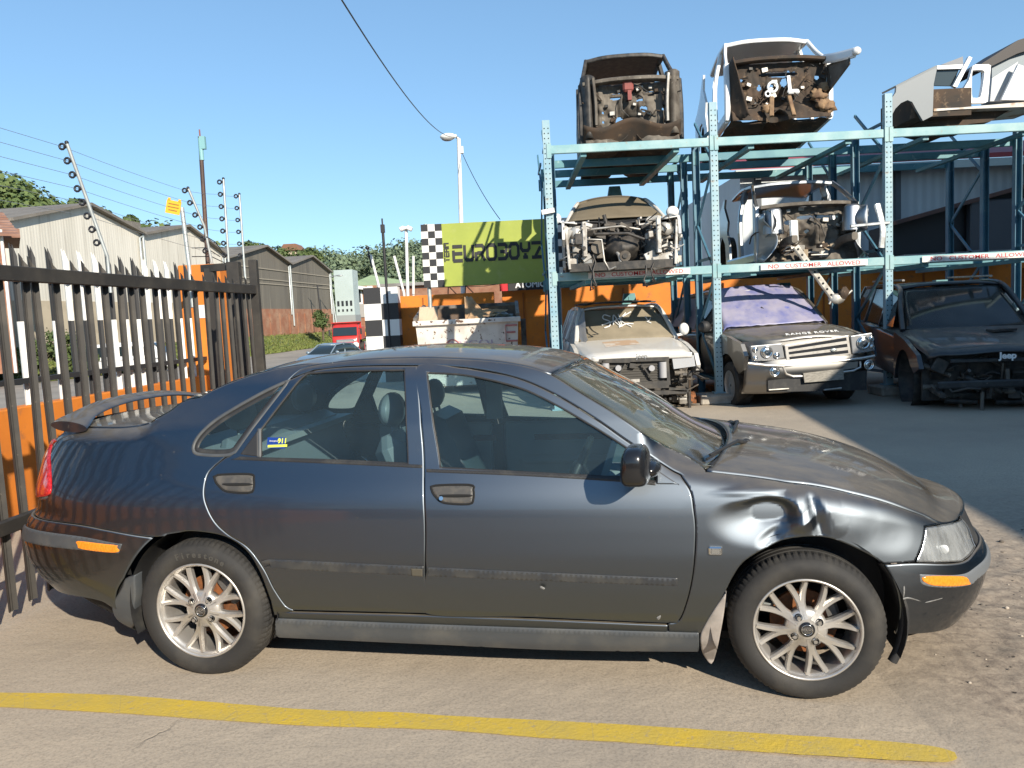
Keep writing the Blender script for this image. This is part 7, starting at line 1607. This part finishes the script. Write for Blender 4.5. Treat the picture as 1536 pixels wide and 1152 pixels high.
# F: bronze off-roader, complete, blue film over its windscreen
F_, hdF = suv('dusty_suv', 'dusty bronze grey off-roader with slatted grille, violet blue film over its windscreen', 4.36, 10.98, 3, M_BRONZE, mat('blue_film', (.25, .25, .38), .55, c2=(.36, .34, .42), scale=3, lo=.35, hi=.7, bmp=.5, bscale=4), 4.75, 1.90, (1.05, 1.18), 1.82, -.02, 0, 1.2)
q = lambda px, py, x=0.: lplane(F_, px, py, x)
def quad(t, pts, x, d, name, m, par=None, ch=0):
    P = [lplane(t, px, py, x) for px, py in pts]; b = MB(); b.prism([(p.y, p.z) for p in P], -d, 0, Matrix.Translation((x, 0, 0)) @ Matrix(((0, 0, 1, 0), (1, 0, 0, 0), (0, 1, 0, 0), (0, 0, 0, 1)))); o = b.build(name, m, par or t)
    if ch: bevel(o, ch)
    return o
b = MB(); 
def fbf(a, c):
    s = 2 * a - 1; k = abs(s); y = s * .935; x = .03 - .30 * k ** 4 - .02; z = lerp(.78, .26, c); x += .05 * math.sin(PI * min(1, c * 1.6)) - .10 * sstep(.72, 1, c)
    return Vector((x, y, z))
b.grid(fbf, 40, 16); o = b.build('front_bumper', M_BRONZE, F_); solidify(o, .03)
b = MB(); b.grid(lambda a, c: (lambda s: Vector((-.05 - .28 * abs(s) ** 4, s * .92, lerp(1.03, .77, c))))(2 * a - 1), 40, 6); b.build('front_panel', M_BRONZE, F_)
gr = quad(F_, [(1177, 518), (1273, 503), (1277, 532), (1180, 541)], .02, .08, 'grille', M_ALLOY, None, .006)
for k in range(3):
    f0, f1 = (k + .22) / 3.1 + .04, (k + .72) / 3.1 + .04
    L_ = lambda f, e: (lerp(1177, 1180, f) + 5 * e, lerp(518, 541, f)); R_ = lambda f: (lerp(1273, 1277, f) - 4, lerp(503, 532, f))
    quad(F_, [L_(f0, 1), R_(f0), R_(f1), L_(f1, 1)], .024, .03, 'grille_slot', M_HOLE, gr)
P = q(1251, 525, .03); b = MB(); b.lathe([(.0, .012), (.04, .010), (.048, 0)], 20, Matrix.Translation(P) @ Matrix.Diagonal((1, 1, .55, 1)) @ Matrix.Rotation(R(90), 4, 'Y')); b.build('oval_badge', mat('green_badge', (.55, .58, .55), .3, .5), gr)
for pts, cs in (([(1126, 519), (1173, 515), (1178, 540), (1130, 542)], ((1150, 528, .075), (1133, 524, .035), (1165, 533, .04), (1133, 537, .03))), ([(1276, 504), (1308, 499), (1313, 526), (1279, 531)], ((1295, 514, .085), (1307, 508, .035), (1308, 520, .03)))):
    hl_ = quad(F_, pts, -.01, .06, 'headlight', mat('lamp_housing', (.42, .42, .42), .25, .5) if 'lamp_housing' not in bpy.data.materials else bpy.data.materials['lamp_housing'], None, .01)
    for (px, py, r) in cs:
        c = q(px, py, .0); b = MB(); b.tube([c + Vector((.004, r * math.cos(a), r * math.sin(a))) for a in (2 * PI * i / 22 for i in range(22))], r * .16, 6, closed=True); b.lathe([(.0, .006), (r * .7, .018), (r * .9, .0)], 18, Matrix.Translation(c) @ Matrix.Rotation(R(90), 4, 'Y')); b.build('lamp_bowl', M_CHROME, hl_)
text('bonnet_letters', 'RANGE ROVER', .070, frame(Vector((-.085, q(1222, 506, 0).y, hdF(.945, .5).z + .004)), (0, 1, 0), (-1, 0, .55)), M_WHITE, F_, sx=1.5, extrude=.003, spacing=1.15)
b = MB(); pts = [(1176, 551), (1181, 563), (1205, 566), (1262, 559), (1288, 553), (1289, 541), (1176, 551)]
b.tube([q(x, y, .035) for x, y in [(1174, 549), (1179, 561), (1190, 565), (1230, 563), (1280, 556), (1291, 551), (1290, 542)]], .018, 8); b.tube([q(x, y, .035) for x, y in [(1122, 545), (1150, 548), (1174, 549), (1235, 544), (1290, 538), (1312, 534)]], .022, 8); b.build('bumper_trim', M_ALLOY, F_)
quad(F_, [(1178, 551), (1286, 541), (1284, 553), (1264, 558), (1184, 562)], .022, .04, 'bumper_intake', M_HOLE)
quad(F_, [(1264, 545), (1287, 542), (1286, 552), (1265, 554)], .045, .02, 'intake_plate', mat('bronze_plate', (.28, .25, .21), .5, .3))
for px, py in ((1161, 557), (1302, 547)):
    c = q(px, py, .0); b = MB(); b.tube([c + Vector((.03, .066 * math.cos(a), .066 * math.sin(a))) for a in (2 * PI * i / 22 for i in range(22))], .014, 6, closed=True); b.lathe([(.0, .02), (.05, .03), (.06, .01)], 18, Matrix.Translation(c) @ Matrix.Rotation(R(90), 4, 'Y')); b.build('fog_lamp', M_CHROME, F_)
np_ = quad(F_, [(1205, 560), (1265, 553), (1266, 569), (1207, 574)], .07, .02, 'number_plate', mat('bare_plate_holder', (.30, .28, .24), .7, c2=(.18, .165, .14), scale=18, stretch=(1, 1, 5)))
quad(F_, [(1152, 571), (1300, 556), (1300, 585), (1152, 588)], .01, .06, 'lower_grille', M_TRIM)
b = MB(); b.tube([q(1153, 585, .04), q(1183, 583, .04)], .014, 6); b.tube([q(1236, 585, .04), q(1262, 582, .04)], .014, 6); b.build('skid_bar', M_ALU, F_)
for s in (-1, 1): simple_wheel(F_, (-.95, s * .80, .33), .37, .24, s)
b = MB(); b.ball((-1.66, -1.05, 1.24), (.08, .11, .10), 12, 8); b.bar((-1.66, -.88, 1.16), (-1.66, -1.0, 1.20), .05, .04); b.build('mirror', M_TRIM, F_)
flm = MB(); flm.grid(lambda a, c: Vector((lerp(-1.36, -2.95, a) + .13 * (1 - (2 * c - 1) ** 2) * max(0, 1 - .9 * a), lerp(-.86, .86, c) * lerp(1, .83, min(1, a * 1.6)), (lerp(1.205, 1.80, a / .55) if a < .55 else 1.80 + .05 * (1 - (2 * c - 1) ** 2)) + .012 * noise.noise(Vector((a * 14, c * 18, 0))) + .012 * math.sin((a * 9 + c * 13)) * a + .012 - .10 * sstep(.93, 1, abs(2 * c - 1)))), 44, 50)
o = flm.build('blue_film_sheet', mat('violet_blue_film', (.17, .18, .36), .40, c2=(.33, .31, .40), scale=3.2, lo=.35, hi=.62, c3=(.04, .08, .42), scale3=5, lo3=.60, hi3=.72, bmp=.6, bscale=5)); o.location = F_.location; o.rotation_euler = F_.rotation_euler; solidify(o, .006, 1); tag(o, 'crinkled violet blue film stretched over the windscreen and roof of the bronze off-roader', 'sheet')
b = MB(); b.tube([(-1.62, -.05, 1.44), (-1.5, .20, 1.30), (-1.46, .42, 1.26)], .010, 5); b.tube([(-1.65, -.10, 1.50), (-1.56, .05, 1.36), (-1.50, .25, 1.285)], .010, 5); o = b.build('cord', M_ENG); o.location = F_.location; o.rotation_euler = F_.rotation_euler; tag(o, 'black cord lying over the violet blue film on the windscreen', 'cord')
wedge(1176, 440, 14.8, 'pale teal steel wedge behind the roof of the bronze off-roader, catching the sun')
# G: black off-roader in the shade, third bay
G_, hdG = suv('black_suv', 'black off-roader without bumper or grille, standing in the shade under the third rack bay', 6.35, 9.85, -13, M_BLKP, M_CLRG, 4.8, 1.92, (.86, 1.08), 1.74, -.08, 2.0)
b = MB(); b.box((-.45, 0, .50), (.06, 1.7, .66)); b.box((-.7, 0, .25), (.7, 1.5, .05)); b.build('engine_bay_lining', M_ENG, G_)
b = MB(); rn = random.Random(12); junk(b, rn, 60, (-.42, -.80, .12), (-.08, .80, .72), .04, .20, 3); b.build('front_remains', [M_ENG, M_INNER, M_ENG], G_)
b = MB(); bentbar(b, [(-.10, -.75, .42), (-.02, 0, .44), (-.10, .75, .42)], .05, .10); bentbar(b, [(-.10, -.6, .74), (-.06, .6, .74)], .05, .05); b.build('crash_bar', M_TRIM, G_)
text('bonnet_letters', 'Jeep', .115, frame((.0, .04, .80), (0, 1, 0), (0, 0, 1)), M_WHITE, G_, extrude=.004, bold=.004)
b = MB(); bentbar(b, [(-2.3, -.62, 1.79), (-4.3, -.62, 1.76)], .04, .03); bentbar(b, [(-2.3, .62, 1.79), (-4.3, .62, 1.76)], .04, .03); b.build('roof_rail', M_ALU, G_)
b = MB(); b.box((-.9, .28, hdG(.4, .66).z + .02), (.16, .34, .03), Matrix.Rotation(.3, 3, 'Z')); b.build('bonnet_scoop', M_TRIM, G_)
wedge(1410, 437, 13.6, 'teal steel wedge on the roof of the black off-roader')
# ---- loose panels stacked on top of the third bay
def flat(name, label, cat, pts, Y, th, m, hole=None, z=40):
    P = [atY(1300 + x / 6.508, z + y / 6.508, Y) for x, y in pts]; c = sum(P, Vector()) / len(P); zb = min(p.z for p in P); o0 = Vector((c.x, Y, zb)); b = MB()
    if hole:
        Hh = [atY(1300 + x / 6.508, z + y / 6.508, Y) for x, y in hole]; n = 48
        def rs(Q):
            q = catmull([(p.x - o0.x, p.z - o0.z) for p in Q], .02, True, range(len(Q)) if Q is P else ()); return q
        hc = sum((Vector((p.x - o0.x, p.z - o0.z)) for p in Hh), Vector((0, 0))) / len(Hh)
        def byang(q):
            out = []
            for k in range(n):
                a = 2 * PI * k / n; d = Vector((math.cos(a), math.sin(a))); best = max(q, key=lambda v: (v - hc).normalized().dot(d)); out.append(best)
            return out
        A1, B1 = byang(rs(P)), byang(rs(Hh)); vs = []
        for yy in (0, th): vs += [(v.x, yy, v.y) for v in A1] + [(v.x, yy, v.y) for v in B1]
        fs = []
        for k in range(n):
            k2 = (k + 1) % n; fs += [(k, k2, n + k2, n + k), (2 * n + k, 3 * n + k, 3 * n + k2, 2 * n + k2), (k, 2 * n + k, 2 * n + k2, k2), (n + k, n + k2, 3 * n + k2, 3 * n + k)]
        b.add(vs, fs)
    else:
        b.prism([(p.x - o0.x, p.z - o0.z) for p in P], 0, th, Matrix(((1, 0, 0, 0), (0, 0, 1, 0), (0, 1, 0, 0), (0, 0, 0, 1))))
    o = b.build(name, m); o.location = o0; return tag(o, label, cat, 'loose body panels on top of the third bay')
M_GPAN = paint('grey_panel_paint', (.155, .17, .178), .3, rough=.5, metal=.1)
wng = flat('front_wing_panel', 'grey front wing panel with a wheel arch cutout, leftmost of the panels on top', 'car panel', [(248, 860), (250, 690), (285, 640), (290, 590), (690, 393), (655, 560), (645, 870), (550, 918), (480, 800), (445, 735), (400, 716), (335, 745), (280, 800)], 12.35, .05, M_GPAN)
b = MB(); P1, P2 = atY(1344.5, 131, 12.35), atY(1406, 100.5, 12.35); o0 = wng.location; b.add([P1 - o0, P2 - o0, P2 - o0 + Vector((0, .45, .03)), P1 - o0 + Vector((0, .45, .02))], [(0, 1, 2, 3)]); o = b.build('bonnet_top', M_GPAN, wng); solidify(o, .03)
b = MB(); b.box((.55, .62, .28), (.9, 1.1, .42)); b.build('inner_panel', M_RUSTD, wng)
flat('rusty_box', 'rust brown box section between the grey wing panel and the white bare door', 'box', [(655, 650), (890, 655), (890, 790), (655, 800)], 12.55, .5, mat('rust_brown_sheet', (.30, .15, .06), .8, c2=(.42, .27, .14), scale=3))
flat('glazed_frame', 'dark tinted pane in a half frame just above the rust brown box section', 'window', [(690, 408), (905, 405), (840, 578), (655, 575)], 12.5, .03, mat('dark_green_pane', (.045, .06, .065), .12))
flat('frame_rail', 'level white frame rail over the dark tinted pane', 'frame rail', [(690, 378), (940, 368), (940, 408), (690, 416)], 12.45, .08, M_WHITEP)
flat('grey_plate', 'tilted dark grey plate sticking up over the white frame rail', 'plate', [(725, 372), (940, 290), (945, 370)], 12.7, .06, mat('slate_plate', (.14, .15, .17), .5))
flat('frame_rail', 'slanted white frame rail leaning against the white door', 'frame rail', [(1000, 288), (1032, 302), (882, 592), (842, 580)], 12.42, .06, M_WHITEP)
flat('car_door', 'white bare car door with an oblong opening, standing upright on top of the third bay', 'car door', [(1040, 368), (1215, 366), (1182, 742), (905, 752), (925, 640), (1000, 520)], 12.48, .07, M_WHITEP, [(1050, 425), (1140, 425), (1152, 445), (1120, 660), (1095, 692), (1045, 694), (1028, 670), (1030, 450)])
flat('loose_grey_panel', 'light grey panel leaning behind the white door at the right end of the stack', 'car panel', [(1225, 500), (1480, 338), (1400, 600), (1330, 725), (1205, 728)], 12.75, .05, mat('pale_grey_panel', (.42, .44, .45), .4))
flat('white_panel', 'white slanted panel at the right edge of the stack on the third bay', 'car panel', [(1482, 366), (1640, 420), (1600, 715), (1318, 712)], 12.6, .05, M_WHITEP)
flat('cab_roof', 'dark brown sloping cab roof rising at the right edge above the panels', 'car roof', [(1120, 362), (1475, 132), (1700, 60), (1700, 190), (1470, 262), (1222, 385)], 13.0, .9, mat('dark_brown_roof', (.03, .024, .023), .6))
flat('blue_grey_panel', 'blue grey cab side under the dark sloping roof', 'car panel', [(1222, 388), (1470, 265), (1700, 200), (1700, 700), (1225, 720)], 13.1, .3, mat('blue_grey_paint', (.17, .21, .24), .45))
flat('deck_beam', 'white and rusty deck beam carrying the panels on top of the third bay', 'beam', [(655, 800), (905, 790), (1536, 735), (1800, 712), (1800, 760), (1536, 782), (905, 806), (655, 826)], 12.4, .9, mat('white_rusty_beam', (.62, .58, .52), .7, c2=(.36, .22, .12), scale=2.5, lo=.5, hi=.62))
flat('undercarriage', 'dark rusty undercarriage hanging below the deck beam of the third bay', 'frame', [(560, 915), (655, 830), (905, 810), (1500, 778), (1420, 800), (1200, 930), (1000, 950), (900, 1010), (860, 990)], 12.6, 1.0, M_RUSTD)
